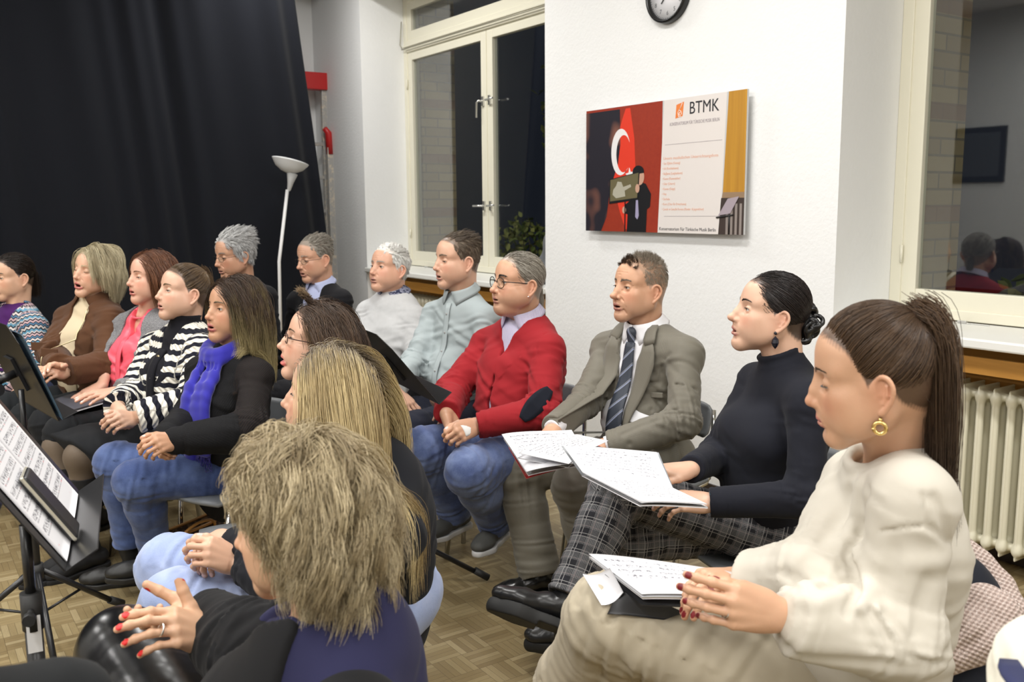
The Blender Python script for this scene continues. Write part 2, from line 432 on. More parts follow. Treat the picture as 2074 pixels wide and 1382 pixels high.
    # ears
    for y in (-1, 1):
        o = np.array((-.009, y * .0725 * w, -.020)); R = frame((-.93, y * .37, 0), (-.12, 0, 1))
        L = lambda a, b, c=0: o + R @ np.array((a, c * y * -1 * (1), b))
        T = lambda a, b, c=0.: o + a * R[:, 0] + b * R[:, 2] + c * np.array((0, y, 0))
        s.ell(T(.011, .004, .004), (.0175, .0045, .029), R=R, k=.006)
        P = [T(-.003, .006, .0065), T(-.003, .022, .0075), T(.008, .0325, .009), T(.021, .028, .011), T(.0275, .012, .012), T(.023, -.006, .010), T(.013, -.020, .007), T(.004, -.029, .005)]
        P, rr = smooth_chain(P, [.003, .0034, .0036, .0038, .0036, .0034, .0042, .0058]); s.chain(P, rr, k=.003)
        s.ell(T(.0105, .011, .0125), (.0095, .0045, .0125), R=R, k=.004, m='-')
        s.ell(T(.006, -.006, .0125), (.0065, .005, .0075), R=R, k=.003, m='-')
        s.chain([T(.017, .016, .008), T(.016, .002, .0085), T(.009, -.012, .0075)], [.0024] * 3, k=.003)
        s.ell(T(-.0035, -.002, .0065), (.003, .0032, .006), R=R, k=.003)
    # neck
    nk = g('neck', .046); N = np.asarray(N, float)
    a = np.array((-.034, 0, -.035)); s.cone(a, a * .45 + N * .55, nk + .002, nk, k=.03); s.cone(a * .45 + N * .55, N + (0, 0, -.06), nk, nk + .010, k=.03)
    s.cone((-.072, 0, -.03), N + _n(N) * .02 + (-.02, 0, 0), .034, .042, k=.03)
    for y in (-1, 1):
        s.cone((-.022, y * .048, -.055), (N[0] + .040, N[1] + y * .016, N[2] - .004), .012, .010, k=.016)
    if male: s.ell(np.array((.012, 0, -.10)) * .45 + N * .5 + (.035, 0, .01), (.012, .010, .014), k=.02)
    if g('chest') is not None: c_ = np.asarray(p['chest'], float); s.cone(N, N + c_, .058, .085, k=.04)
    if fat > .5: s.ell((.02, 0, -.105 - op), (.045, .042, .022), k=.03)
    return s
def head_attrs(P, p):
    x, y, z = P.T; op = p.get('open', 0.) * .014; mz = -.0690; fw = p.get('lips', 1.)
    # lip mask: distance to lip curves
    def seg(a, b):
        a = np.array(a); b = np.array(b); ba = b - a; h = np.clip(((P - a) @ ba) / ba.dot(ba), 0, 1); return np.linalg.norm(P - a - h[:, None] * ba, axis=1)
    d = np.full(len(P), 9.)
    for s_ in (-1, 1):
        for a, b, r0, r1 in (((.0955, 0, mz + .0045), (.0945, s_ * .007, mz + .0050), .0068, .0068), ((.0945, s_ * .007, mz + .005), (.0865, s_ * .019, mz + .0022), .0066, .0056), ((.0865, s_ * .019, mz + .0022), (.0795, s_ * .0265, mz - .001 - op * .4), .0052, .0035),
                             ((.0930, 0, mz - .0062 - op), (.0905, s_ * .010, mz - .0058 - op), .0072, .0068), ((.0905, s_ * .010, mz - .0058 - op), (.084, s_ * .020, mz - .0036 - op * .8), .0066, .0054)):
            d = np.minimum(d, seg(a, b) - (r0 + r1) / 2 * fw)
    lip = np.clip(.5 - (d - .0007) / .0014, 0, 1)
    cav = np.clip((.0865 - x) / .004, 0, 1) * (np.abs(y) < .02) * (np.abs(z - (mz - op * .5)) < .004 + op * .62) * (x > .055) * (op > .001)
    bl = np.exp(-(((x - .07) / .03) ** 2 + ((np.abs(y) - .042) / .022) ** 2 + ((z + .035) / .022) ** 2)) + 1.1 * np.exp(-(((x - .108) / .014) ** 2 + (y / .014) ** 2 + ((z + .039) / .012) ** 2)) + .8 * np.exp(-(((x + .016) / .03) ** 2 + ((np.abs(y) - .085) / .018) ** 2 + ((z + .014) / .035) ** 2))
    bd = p.get('beard', 0)
    st = np.zeros(len(P))
    if bd:
        st = np.clip((-.036 - z - np.maximum(0, .04 - np.abs(y)) * .2 * 0 + .1 * np.maximum(0, .03 - x)) / .03, 0, 1) * np.clip((z + .15) / .03, 0, 1) * np.clip((x + .012) / .02, 0, 1) * (1 - lip) * (.75 + .25 * np.sin(x * 900) * np.sin(z * 870 + y * 700))
    sc = np.zeros(len(P))
    return lip * (1 - cav), cav, bl, st
def hairline(x, lift=0., temple=0.):
    lift = lift - .004; return np.interp(x, [-.13, -.09, -.05, -.02, .006, .018, .035, .055, .068, .09], [-.075, -.072, -.050, -.004, -.012, .018 + temple, .047 + temple, .066 + lift, .074 + lift, .082 + lift])
SCC = np.array((-.020, 0, .034)); SCR = np.array((.0985, .0775, .0835))
def scalp_pts(n, p, lo=None):
    out = []; w = p.get('wide', 1.); R = SCR * (1, w, 1)
    while sum(map(len, out)) < n:
        v = rng.normal(size=(n * 2, 3)); v /= np.linalg.norm(v, axis=1, keepdims=True)
        q = SCC + v * R
        out.append(q[(q[:, 2] > hairline(q[:, 0], p.get('lift', 0), p.get('temple', 0)) + rng.normal(size=len(q)) * .003) & (rng.random(len(q)) < .6 + .4 * p.get('dens', 1))])
    return np.concatenate(out)[:n]
def edge_pts(n, p):
    q = scalp_pts(n * 7, p); e = q[:, 2] - hairline(q[:, 0], p.get('lift', 0), p.get('temple', 0)); q = q[(e < .012) & (q[:, 0] > -.03)]
    return q[:n]
def skull_d(P, w, N, extra):
    """distance + outward gradient of a simple head, neck and shoulder solid (for laying hair)"""
    R = SCR * (1, w, 1)
    def f(P):
        def el(c, r):
            a = (P - c) / r; k0 = np.linalg.norm(a, axis=-1); return k0 * (k0 - 1) / np.maximum(np.linalg.norm(a / r, axis=-1), 1e-6)
        def cn(a, b, ra, rb):
            a = np.asarray(a, float); b = np.asarray(b, float); ba = b - a; h = np.clip(((P - a) @ ba) / ba.dot(ba), 0, 1)
            return np.linalg.norm(P - a - h[..., None] * ba, axis=-1) - (ra + (rb - ra) * h)
        d = np.minimum(el(SCC, R), el(np.array((.032, 0, -.03)), np.array((.054, .064 * w, .08))))
        d = np.minimum(d, cn((-.03, 0, -.04), N, .055, .058))
        for a, b, ra, rb in extra: d = np.minimum(d, cn(a, b, ra, rb))
        return d
    d = f(P); e = .002
    G = np.stack([f(P + np.eye(3)[i] * e) - d for i in range(3)], -1) / e
    return d, G / np.maximum(np.linalg.norm(G, axis=-1, keepdims=True), 1e-6)
def lay(root, dirs, L, K, w, N, extra, field, layer, stiff=.6, flow=None):
    """march strands: field(p, t) -> pull vector; layer: clearance per strand"""
    A = [root]; p = root.copy(); v = dirs.copy(); ds = (L / (K - 1))[:, None]
    for i in range(1, K):
        t = i / (K - 1); v = v * stiff + field(p, t) * (1 - stiff); v /= np.maximum(np.linalg.norm(v, axis=1, keepdims=True), 1e-6)
        q = p + v * ds; d, G = skull_d(q, w, N, extra); need = np.maximum(layer * min(1, t * 3) - d, 0)
        q = q + G * need[:, None]; v = q - p; v /= np.maximum(np.linalg.norm(v, axis=1, keepdims=True), 1e-6)
        p = p + v * ds; d, G = skull_d(p, w, N, extra); p = p + G * np.maximum(layer * min(1, t * 3) * .7 - d, 0)[:, None]
        A.append(p.copy())
    return np.stack(A, 1)
def clumped(guides, groots, n, spread, clump, wav=0., wl=6., p=None, frizz=.0):
    """children around guide strands"""
    M, K, _ = guides.shape; gi = rng.integers(0, M, n); off = rng.normal(size=(n, 3)) * spread
    t = np.linspace(0, 1, K)[None, :, None]; A = guides[gi] + off[:, None] * (1 - clump * t ** .8)
    lj = rng.uniform(.82, 1., n)[:, None]                      # uneven tips
    tt = np.linspace(0, 1, K)[None] * lj * (K - 1); i0 = np.minimum(tt.astype(int), K - 2); f = (tt - i0)[..., None]
    A = np.take_along_axis(A, i0[..., None], 1) * (1 - f) + np.take_along_axis(A, i0[..., None] + 1, 1) * f
    if wav:
        ph = rng.uniform(0, 6.28, (M, 3))[gi] + rng.normal(size=(n, 3)) * .5
        A = A + wav * np.sin(t * wl * 6.28 / 2 + ph[:, None]) * np.minimum(1, t * 3)
    if frizz:
        ph = rng.uniform(0, 6.28, (n, 1, 3)); A = A + frizz * np.sin(t * rng.uniform(5, 14, (n, 1, 1)) + ph) * t
    return A, gi
def skin_mat(name, col, cap=(.05,.03,.02), lipc=(.42, .14, .12), stub=(.12, .10, .09), red=1., stubm=.45, rough=.42):
    m = NT(name, rough, .45); 
    col = tuple(np.array(col) * (.97, .93, .86)); n = m.noise(m.obj(), 38., 4.); n2 = m.noise(m.obj(), 260., 2.)
    c = m.mix(m.math('MULTIPLY', n, .28), col, tuple(np.array(col) * (.86, .66, .60)))
    c = m.mix(m.math('MULTIPLY', m.attr('blush'), .38 * red), c, tuple(np.minimum(1, np.array(col) * (.98, .52, .46))))
    c = m.mix(m.math('MULTIPLY', m.attr('stub'), stubm), c, stub); c = m.mix(m.math('MULTIPLY', m.attr('cap'), .9), c, cap)
    c = m.mix(m.attr('lip'), c, lipc); c = m.mix(m.attr('cav'), c, (.07, .012, .010)); c = m.mix(m.attr('nail'), c, m.attr('nailc', 'Color') if False else NAILC.get(name, (.75, .5, .45)))
    m.set('Base Color', c); m.set('Subsurface Weight', .10); m.set('Subsurface Radius', (.012, .005, .003)); m.set('Subsurface Scale', .6)
    m.bump(m.math('ADD', n2, m.math('MULTIPLY', n, .6)), .10, .0012)
    return m.m
NAILC = {}
def eye_mat(col=(.10, .055, .03)):
    m = NT('eye', .08, .6); x = m.attr('iris')
    c = m.ramp(x, [(0., (.005, .005, .005)), (.36, (.005, .005, .005)), (.44, col), (.92, tuple(np.array(col) * .6)), (1., (.62, .58, .55))])
    m.set('Base Color', c); return m.m
def hair_mat(name, c0, c1, c2=None, rough=.38, tip=None, root=None, spec=.35):
    m = NT(name, rough, spec); r = m.attr('hr')
    c = m.ramp(r, [(0, c0), (.5, tuple((np.array(c0) + np.array(c1)) / 2)), (1, c1)])
    if tip is not None: c = m.mix(m.math('MULTIPLY', m.n('ShaderNodeMapRange', {0: m.attr('ht'), 1: tip[1], 2: tip[2]}), m.math('ADD', .55, m.math('MULTIPLY', r, .5))), c, tip[0])
    if root is not None: c = m.mix(m.n('ShaderNodeMapRange', {0: m.attr('ht'), 1: 0., 2: root[1], 3: 1., 4: 0.}), c, root[0])
    m.set('Base Color', c); return m.m
# ---------------------------------------------------------------- hands, local frame: x to the fingers, z out of the back of the hand
def rodr(v, ax, a):
    ax = _n(ax); return v * math.cos(a) + np.cross(ax, v) * math.sin(a) + ax * ax.dot(v) * (1 - math.cos(a))
def hand_sdf(side, curl, spread=0., thumb=(25, 20, 20), sc=1., elbow=None, tin=0.):
    """side +1: thumb towards +y. curl: four (knuckle, middle, tip) angles; thumb: (out, bend, tip)"""
    s = Sdf(); m = lambda v: np.array((v[0], v[1] * side, v[2]), float)
    K = [m(v) for v in ((.090, .0265, .001), (.095, .0065, .004), (.089, -.0135, .002), (.080, -.0315, -.003))]
    Ls = ((.043, .026, .021), (.047, .030, .022), (.044, .028, .022), (.034, .021, .019)); Rr = (.0088, .0089, .0083, .0073)
    wr = [m((0, .013, 0)), m((0, .005, .001)), m((0, -.006, .001)), m((0, -.013, 0))]
    tips = []
    for i in range(4):
        s.cone(wr[i], K[i], .0175, Rr[i] + .0026, k=.014)
        s.cone(wr[i] + (.02, 0, .010), K[i] + (-.01, 0, .005), .002, .0026, k=.008)
        a0 = spread * (1.5 - i) * side * .12; d = np.array((math.cos(a0), math.sin(a0), 0)); ax = np.cross(d, (0, 0, 1.)); q = K[i]; r = Rr[i]
        ax = -ax
        for j in range(3):
            d = rodr(d, ax, curl[i][j] * D2R); e = q + d * Ls[i][j]
            s.cone(q, e, r * (1 - .07 * j), r * (.93 - .08 * j), k=.0028 if j else .006)
            if j < 2: s.ell(e, (r * 1.0,) * 3, k=.004)
            q = e
        up = np.cross(d, ax) * 1.; up = -up if np.dot(up, np.cross(ax, d)) < 0 else up
        up = np.cross(ax, d); up = up if up.dot(np.array((0, 0, 1.))) * math.cos(sum(curl[i]) * D2R) >= 0 else -up
        tips.append((q - d * .006 + up * r * .60, d, up, r * .72))
    s.cone(m((.03, .022, -.008)), m((.075, .030, -.006)), .012, .010, k=.016)
    s.ell(m((.035, -.024, -.008)), (.034, .012, .012), k=.014)
    a, b, c = [x * D2R for x in thumb]; q = m((.018, .020, -.008)); d = m((math.cos(.35 + a), math.sin(.35 + a), -.18 - tin)); d = _n(d)
    e = q + d * .045; s.cone(q, e, .0165, .0125, k=.016); bax = _n(m((.35, .0, 1.))) * (-1 * side)
    d = rodr(d, bax, b); f = e + d * .034; s.cone(e, f, .0118, .0104, k=.006); d = rodr(d, bax, c); g_ = f + d * .027; s.cone(f, g_, .0106, .0088, k=.004)
    up = _n(np.cross(bax, d) * side * .6 + np.array((0, 0, .8))); up = _n(up - d * up.dot(d)); tips.append((g_ - d * .006 + up * .0058, d, up, .0072))
    for t, d_, u_, w_ in tips:
        s.ell(t, (.0065, w_, .0016), R=np.stack((d_, np.cross(u_, d_), u_), 1), k=.0012)
    if elbow is not None:
        el = np.asarray(elbow, float); L = np.linalg.norm(el); e2 = el / L * min(L, .17)
        s.cone((0, 0, 0), e2, .0205, .030, k=.016, flat=((0, 0, 1), .82)); s.cone(m((.0, .006, 0)), e2, .02, .030, k=.01)
    return s, tips
PRE = dict(relax=[(30, 35, 20), (34, 38, 22), (38, 40, 24), (42, 42, 26)], flat=[(8, 10, 6), (8, 12, 6), (10, 12, 8), (14, 14, 8)],
           fist=[(70, 85, 50)] * 4, hold=[(38, 30, 14), (42, 34, 16), (46, 38, 18), (50, 40, 20)], clasp=[(48, 50, 22), (52, 52, 24), (55, 52, 26), (58, 54, 28)], soft=[(18, 22, 12), (22, 24, 14), (26, 28, 16), (30, 30, 18)])
# ---------------------------------------------------------------- people
def uvs(c, r, n=20, m=12):
    V = []; F = []
    for i in range(m + 1):
        for k in range(n): a = math.pi * i / m; b = 2 * math.pi * k / n; V.append((math.sin(a) * math.cos(b), math.sin(a) * math.sin(b), math.cos(a)))
    for i in range(m):
        for k in range(n): F.append((i * n + k, i * n + (k + 1) % n, (i + 1) * n + (k + 1) % n, (i + 1) * n + k))
    return np.array(V) * r + c, np.array(F)
class Person: pass
def solve(p):
    g = p.get; sex = g('male', 0); sc = g('sc', 1. if sex else .94)
    hs = g('hs', 1.04 if sex else .99); ZS = g('zs', 1.05); WW = lambda a, b, c: W(a, b, c * ZS); H = WW(*p['head']); R = rotz(g('yaw', 180.) * D2R) @ roty(g('pitch', 5.) * D2R) @ rotx(g('roll', 0.) * D2R) @ np.diag((g('xs', .95), 1., 1.))
    ph = g('phi', 180.) * D2R; F = np.array((math.cos(ph), math.sin(ph), 0)); L = np.array((-F[1], F[0], 0)); U = np.array((0, 0, 1.))
    loc = lambda v: F * v[0] + L * v[1] + U * v[2]
    def res(key, par, Ln, dflt):
        v = g(key)
        if v is None: return par + loc(dflt)
        if isinstance(v, np.ndarray): return v
        if v[0] == 'Z': return atZ(v[1], v[2], v[3])
        if v[0] == 'o': return par + loc(v[1:])
        if len(v) == 2: return onS(v[0], v[1], par, Ln, True)
        if v[2] == 'far': return onS(v[0], v[1], par, Ln, False)
        return WW(*v)
    J = {'H': H, 'F': F, 'L': L, 'U': U}
    J['N'] = res('N', H, .2, (-.045 * sc, 0, -.205 * sc)); N = J['N']
    J['P'] = res('P', N, .48, (.03, 0, -.50 * sc)); J['P'][2] = min(max(J['P'][2], .505), .585); P = J['P']
    sw = (.178 if sex else .150) * sc * g('sw', 1.)
    for sd, y in (('l', 1), ('r', -1)):
        J['S' + sd] = res('S' + sd, N, .18, (.005, y * sw, -.055 * sc))
        J['E' + sd] = res('E' + sd, J['S' + sd], .285 * sc, (.03, y * .06, -.27 * sc))
        J['W' + sd] = res('W' + sd, J['E' + sd], .25 * sc, (.20, -y * .06, -.09))
        J['Q' + sd] = P + loc((.0, y * .085 * sc, -.02))
        J['K' + sd] = res('K' + sd, J['Q' + sd], .43 * sc, (.42 * sc, y * .04, -.01))
        v = g('A' + sd)
        J['A' + sd] = res('A' + sd, J['K' + sd], .41 * sc, (.02, 0, -(J['K' + sd][2] - .09)))
    return J, R, hs, H, sex, sc
def person(label, group=None, **p):
    g = p.get; q = Person(); q.p = p; J, R, hs, H, sex, sc = solve(p); N = J['N']; P = J['P']; F = J['F']; L = J['L']
    loc = lambda v: F * v[0] + L * v[1] + J['U'] * v[2]
    q.J = J; q.R = R; q.hs = hs; q.H = H; q.sex = sex; q.sc = sc
    q.root = empty('person', (P[0], P[1], 0), label=label, cat='person', group=group)
    Nl = R.T @ (N - H) / hs; q.Nl = Nl
    # head and neck
    if g('chest') is True: p['chest'] = R.T @ (F * .055 - J['U'] * .12)
    s = head_sdf(p, Nl); lo = np.minimum((-.135, -.105, -.135), Nl + (-.08, -.08, -.035)) if g('chest') is None else np.minimum(Nl - .13, -.135); hi = np.maximum((.13, .105, .125), Nl + (.08, .08, 0.))
    hi = hi if g('chest') is None else np.maximum(hi, Nl + (.17, .11, .0)); V, Fc = s.mesh(lo, hi, g('hh', .003)); lip, cav, bl, st = head_attrs(V, p)
    q.hsdf = s
    cap = np.clip((V[:, 2] - hairline(V[:, 0], g('lift', 0), g('temple', 0)) - .003 + .003 * np.sin(V[:, 0] * 700) * np.sin(V[:, 1] * 640)) / .012, 0, 1) * (np.abs(V[:, 1]) < .079 * g('wide', 1.)) * g('capm', 1.) if g('style') != 'bald' else V[:, 0] * 0
    Vs = [V @ R.T * hs + H]; Fs = [Fc]; ms = [np.zeros(len(Fc))]; at = dict(lip=[lip], cav=[cav], blush=[bl], stub=[st], cap=[cap], nail=[0 * bl], iris=[0 * bl + 2])
    def put(V, F_, mi=0, **a):
        n = sum(map(len, Vs)); Vs.append(V); Fs.append(F_ + n); ms.append(np.full(len(F_), mi))
        for k in at: at[k].append(np.asarray(a.get(k, np.full(len(V), 2. if k == 'iris' else 0.))))
    look = _n((1, 0, -.25 * g('down', .4)))
    for y in (-1, 1):
        c = np.array((.0690, y * .0315, 0)); Ve, Fe = uvs(c, .0125, 24, 16); put(Ve @ R.T * hs + H, Fe, 1, iris=np.linalg.norm(Ve - c - look * .0125, axis=1) / .0066)
    # hands
    q.tips = {}; q.hf = {}
    for sd, y in (('l', 1), ('r', -1)):
        h = g('hand_' + sd)
        if h is None: continue
        Wp = J['W' + sd]; T = h.get('to'); d = _n((onS(T[0], T[1], Wp, .10, len(T) == 2) if isinstance(T, tuple) else T) - Wp) if T is not None else _n(loc(h['dir']))
        up = h.get('up', (0, 0, 1)); Rh = frame(d, loc(up)); hsc = g('hsz', 1. if sex else .92)
        # thumb towards local +y for side +1: the left hand with its back up has the thumb on its right
        side = -1 if sd == 'l' else 1
        side = side
        el = Rh.T @ (J['E' + sd] - Wp) / hsc
        cu = PRE[h['pose']] if isinstance(h['pose'], str) else h['pose']
        hsdf, tips = hand_sdf(side, cu, h.get('spread', 0.), h.get('thumb', (25, 20, 20)), hsc, el, h.get('tin', 0.))
        lo = np.minimum((-.02, -.09, -.10), el / max(np.linalg.norm(el), 1e-6) * .19 - .04); hi = np.maximum((.20, .09, .06), el / max(np.linalg.norm(el), 1e-6) * .19 + .04)
        V, Fh = hsdf.mesh(lo, hi, g('hr', .0028))
        nail = V[:, 0] * 0; kn = V[:, 0] * 0
        for t, d_, u_, w_ in tips:
            a = (V - t); nail = np.maximum(nail, ((a @ d_ / .0072) ** 2 + (a @ np.cross(u_, d_) / (w_ * 1.0)) ** 2 < 1) * (a @ u_ > -.0022) * 1.)
            kn = np.maximum(kn, np.exp(-(np.linalg.norm(V - t + .004 * u_, axis=1) / .012) ** 2))
        put(V @ Rh.T * hsc + Wp, Fh, 0, nail=nail, blush=.5 * kn)
        q.tips[sd] = [(Rh @ t * hsc + Wp, Rh @ d_, Rh @ u_) for t, d_, u_, _ in tips]; q.hf[sd] = (Wp, Rh, hsc, side)
    # the rest of the body, under the clothes
    s = Sdf(); k = .04
    s.cone(P, (P + N) / 2 - F * .01, .10, .085, k=k, flat=(F, .8)); s.cone((P + N) / 2 - F * .01, N - (0, 0, .1), .085, .09, k=k, flat=(F, .75)); s.cone(N - (0, 0, .08), N, .06, .04, k=k)
    for sd in 'lr':
        s.cone(N - (0, 0, .06), J['S' + sd], .04, .042, k=.03); s.chain([J['S' + sd], J['E' + sd], J['W' + sd]], [.038, .032, .022], k=.02)
        s.chain([J['Q' + sd], J['K' + sd], J['A' + sd]], [.07, .045, .035], k=.02)
    pts = np.array([J[a + b] for a in 'SEWQKA' for b in 'lr'] + [N, P])
    V, Fb = s.mesh(pts.min(0) - .13, pts.max(0) + .1, .016); put(V, Fb)
    q.body = mesh_np('body', np.concatenate(Vs), np.concatenate(Fs), [g('skin'), g('eye', EYE_BROWN)], q.root, True, {k: np.concatenate(v) for k, v in at.items()}, np.concatenate(ms))
    brows_lashes(q)
    return q
def toW(q, A): return A @ q.R.T * q.hs + q.H
def proj(s, P, it=4, off=0.):
    T = np.array([(1, 1, 1), (1, -1, -1), (-1, 1, -1), (-1, -1, 1)], np.float32); e = .0012; P = np.asarray(P, np.float32)
    for _ in range(it):
        gr = sum(s(P + t * e)[:, None] * t for t in T) / (4 * e); d = s(P) - off; P = P - (d / np.maximum((gr * gr).sum(1), .3))[:, None] * gr
    return P
def brows_lashes(q):
    p = q.p; g = p.get; n = 150; A = []
    for y in (-1, 1):
        t = rng.random(n); yy = .0125 + t * .036; z = .0215 + .0045 * np.sin(t * 2.6) * g('brow_arch', 1.) + rng.normal(size=n) * .0015 * g('brow_w', 1.) * (1.1 - .6 * t) - .001
        root = np.stack((.10 - .02 * t ** 2, y * yy, z), 1); root = proj(q.hsdf, root, 5, .0004)
        d = np.stack((-.25 - .3 * t, y * (.55 + .5 * t), .55 - .85 * t), 1); d /= np.linalg.norm(d, axis=1, keepdims=True)
        L = .0085 * (1 - .2 * t); pts = np.stack([root + d * (L * k / 3)[:, None] for k in range(4)], 1); sh = pts.shape
        A.append(proj(q.hsdf, pts.reshape(-1, 3), 2, .0007).reshape(sh))
    for a_ in A:
        V, F, at = strands('eyebrow', toW(q, a_), .00040 * g('brow_t', 1.), None, None); mesh_np('eyebrow', V, F, g('browm', g('hairm')), q.root, True, at)
    A = []; lid = g('lid', .6); hh = (.0018 + .0062 * lid) if lid > .02 else 0.
    for y in (-1, 1):
        c = np.array((.0690, y * .0315, 0)); t = np.linspace(-1, 1, 26)
        zo = (-.0010 - .0030 * g('down', 0.) - .0015 * (1 - lid) + hh * np.sqrt(np.maximum(0, 1 - (t * .93) ** 2))) if lid > .02 else -.0062 + .002 * t * t
        r = np.sqrt(np.maximum(.0143 ** 2 - zo ** 2 - (t * .0125) ** 2, 1e-6)); pts = c + np.stack((r, y * t * .0125, zo), 1)
        d = np.stack((.9 + 0 * t, y * (.15 + .55 * t), -.25 - .0 * t), 1) if lid <= .5 else np.stack((.85 + 0 * t, y * (.1 + .5 * t), .12 + 0 * t), 1)
        A.append(np.stack([pts + d * k * .0022 * g('lash', 1.) for k in (0, 1, 2)], 1))
        A.append(np.stack([pts[:-2] * .75 + pts[2:] * .25 + (.0003, 0, 0), pts[1:-1] + (.0005, 0, 0), pts[:-2] * .25 + pts[2:] * .75 + (.0003, 0, 0)], 1))
    V, F, at = strands('eyelashes', toW(q, np.concatenate(A)), .00042, None, None)
    mesh_np('eyelashes', V, F, LASH, q.root, True, at)
def grav(q): return q.R.T @ np.array((0, 0, -1.))
def shoulders(q):
    J = q.J; f = lambda v: q.R.T @ (v - q.H) / q.hs
    N = f(J['N']); b = q.p.get('hb', .06)
    return [(f(J['N'] - J['U'] * .05), f(J['Sl']), b, b + .005), (f(J['N'] - J['U'] * .05), f(J['Sr']), b, b + .005), (f(J['N'] - J['U'] * .08), f(J['P']), .105, .12)]
def emit_hair(q, A, r, gi=None, name='hair', mat=None, taper=.3, sides=3):
    rand = None
    if gi is not None: gr = rng.random(int(gi.max()) + 1); rand = np.clip(gr[gi] * .65 + rng.random(len(gi)) * .35, 0, 1)
    V, F, at = strands(name, toW(q, A), r * q.hs, None, None, rand, taper, sides)
    return mesh_np(name, V, F, mat or q.p['hairm'], q.root, True, at)
def cat_hair(q, parts, name='hair', mat=None):
    Vs = []; Fs = []; ats = {'hr': [], 'ht': []}; n = 0
    for A, r, gi, tp in parts:
        rand = None
        if gi is not None: gr = rng.random(int(gi.max()) + 1); rand = np.clip(gr[gi] * .65 + rng.random(len(gi)) * .35, 0, 1)
        V, F, at = strands(name, toW(q, A), r * q.hs, None, None, rand, tp)
        Vs.append(V); Fs.append(F + n); n += len(V)
        for k in ats: ats[k].append(at[k])
    return mesh_np(name, np.concatenate(Vs), np.concatenate(Fs), mat or q.p['hairm'], q.root, True, {k: np.concatenate(v) for k, v in ats.items()})
def hair_short(q, n=4200, L=.03, comb=(-1, 0, .15), lift=.35, r=.0006, layer=.006, side=0., top=1.6, frizz=.001, K=6, topx=None, M=500, clump=.3, g0=.3):
    p = q.p; w = p.get('wide', 1.); roots = scalp_pts(M, p); comb = np.array(comb, float); nrm = (roots - SCC) / SCR ** 2; nrm /= np.linalg.norm(nrm, axis=1, keepdims=True)
    down = np.array((-.25, 0, -1.)); wt = np.clip((roots[:, 2] - .045) / .05, 0, 1)[:, None]
    fld0 = wt * (comb + np.array((0, side, 0))) + (1 - wt) * down + rng.normal(size=roots.shape) * .12
    d0 = fld0 + nrm * lift; d0 /= np.linalg.norm(d0, axis=1, keepdims=True)
    Ls = L * (1 + (top - 1) * wt[:, 0]) * rng.uniform(.85, 1.15, M)
    if topx: Ls = Ls * (1 + topx[2] * np.exp(-((roots[:, 0] - topx[0]) / topx[1]) ** 2) * wt[:, 0])
    G = lay(roots, d0, Ls, K, w, q.Nl, [], lambda P, t: fld0 + g0 * grav(q) * t * (1 - .5 * wt), layer * rng.uniform(.3, 1., M), .5)
    gi = rng.integers(0, M, n); rts = scalp_pts(n, p); 
    # nearest guide by direction
    ed = edge_pts(n // 5, p); rts[:len(ed)] = ed; a = (rts - SCC) / SCR; b = (roots - SCC) / SCR; gi = np.argmax(a @ b.T, axis=1)
    A = rts[:, None] + (G[gi] - G[gi][:, :1]) * rng.uniform(.8, 1.1, (n, 1, 1)); t = np.linspace(0, 1, K)[None, :, None]
    A = A * (1 - clump * t) + G[gi] * clump * t
    ph = rng.uniform(0, 6.28, (n, 1, 3)); A = A + frizz * np.sin(t * 6 + ph) * t
    sh = A.shape; d, Gd = skull_d(A.reshape(-1, 3), w, q.Nl, []); A = (A.reshape(-1, 3) + Gd * np.maximum(.0010 - d, 0)[:, None]).reshape(sh)
    return A, r, gi, .3
def hair_long(q, n=5000, M=320, L=(.30, .36), part=0., vol=(.004, .022), r=.0007, K=18, wav=.0, wl=5., clump=.55, spread=.006, back=.35, out=.55, face=.5, frizz=.0012, side_x=0., hang=1., stiff=.5, tuck=0., filt=None):
    p = q.p; w = p.get('wide', 1.); roots = scalp_pts(M, p)
    if filt is not None: roots = roots[filt(roots)]; M = len(roots)
    gv = grav(q); sg = np.sign(roots[:, 1] - part + 1e-6)
    lat = np.stack((np.full(M, -back), sg * out, np.full(M, .05)), 1); nrm = (roots - SCC) / SCR ** 2; nrm /= np.linalg.norm(nrm, axis=1, keepdims=True)
    d0 = lat + nrm * .45
    d0 /= np.linalg.norm(d0, axis=1, keepdims=True)
    top = np.clip((roots[:, 2] - .06) / .05, 0, 1)
    Ls = rng.uniform(L[0], L[1], M) + top * .05
    fr = np.clip((roots[:, 0] - .0) / .05, 0, 1)
    def fld(P, t):
        v = gv * hang + lat * np.clip(1 - t * 2.6, 0, 1) * 1.5 + np.stack((-face * fr * np.exp(-t * 2), sg * .25 * fr * np.exp(-t * 2), 0 * fr), 1)
        if tuck: v = v + np.stack((-np.sign(P[:, 0] + .03) * tuck * (t > .5), -np.sign(P[:, 1]) * tuck * (t > .5), 0 * t * fr), 1)
        return v / np.maximum(np.linalg.norm(v, axis=1, keepdims=True), 1e-6)
    lay_ = rng.uniform(vol[0], vol[1], M) * (.5 + .7 * top)
    G = lay(roots, d0, Ls, K, w, q.Nl, shoulders(q), fld, lay_, stiff)
    A, gi = clumped(G, roots, n, spread, clump, wav, wl, frizz=frizz)
    return A, r, gi, .3
def hair_under(q, n=4000, L=.10, r=.0009, side=.7, back=.15, part=0.):
    return hair_long(q, n, 520, (L * .9, L * 1.25), part, (.001, .006), r, 10, .0, 3., .15, .006, back, side, .7, frizz=.0008, stiff=.4)
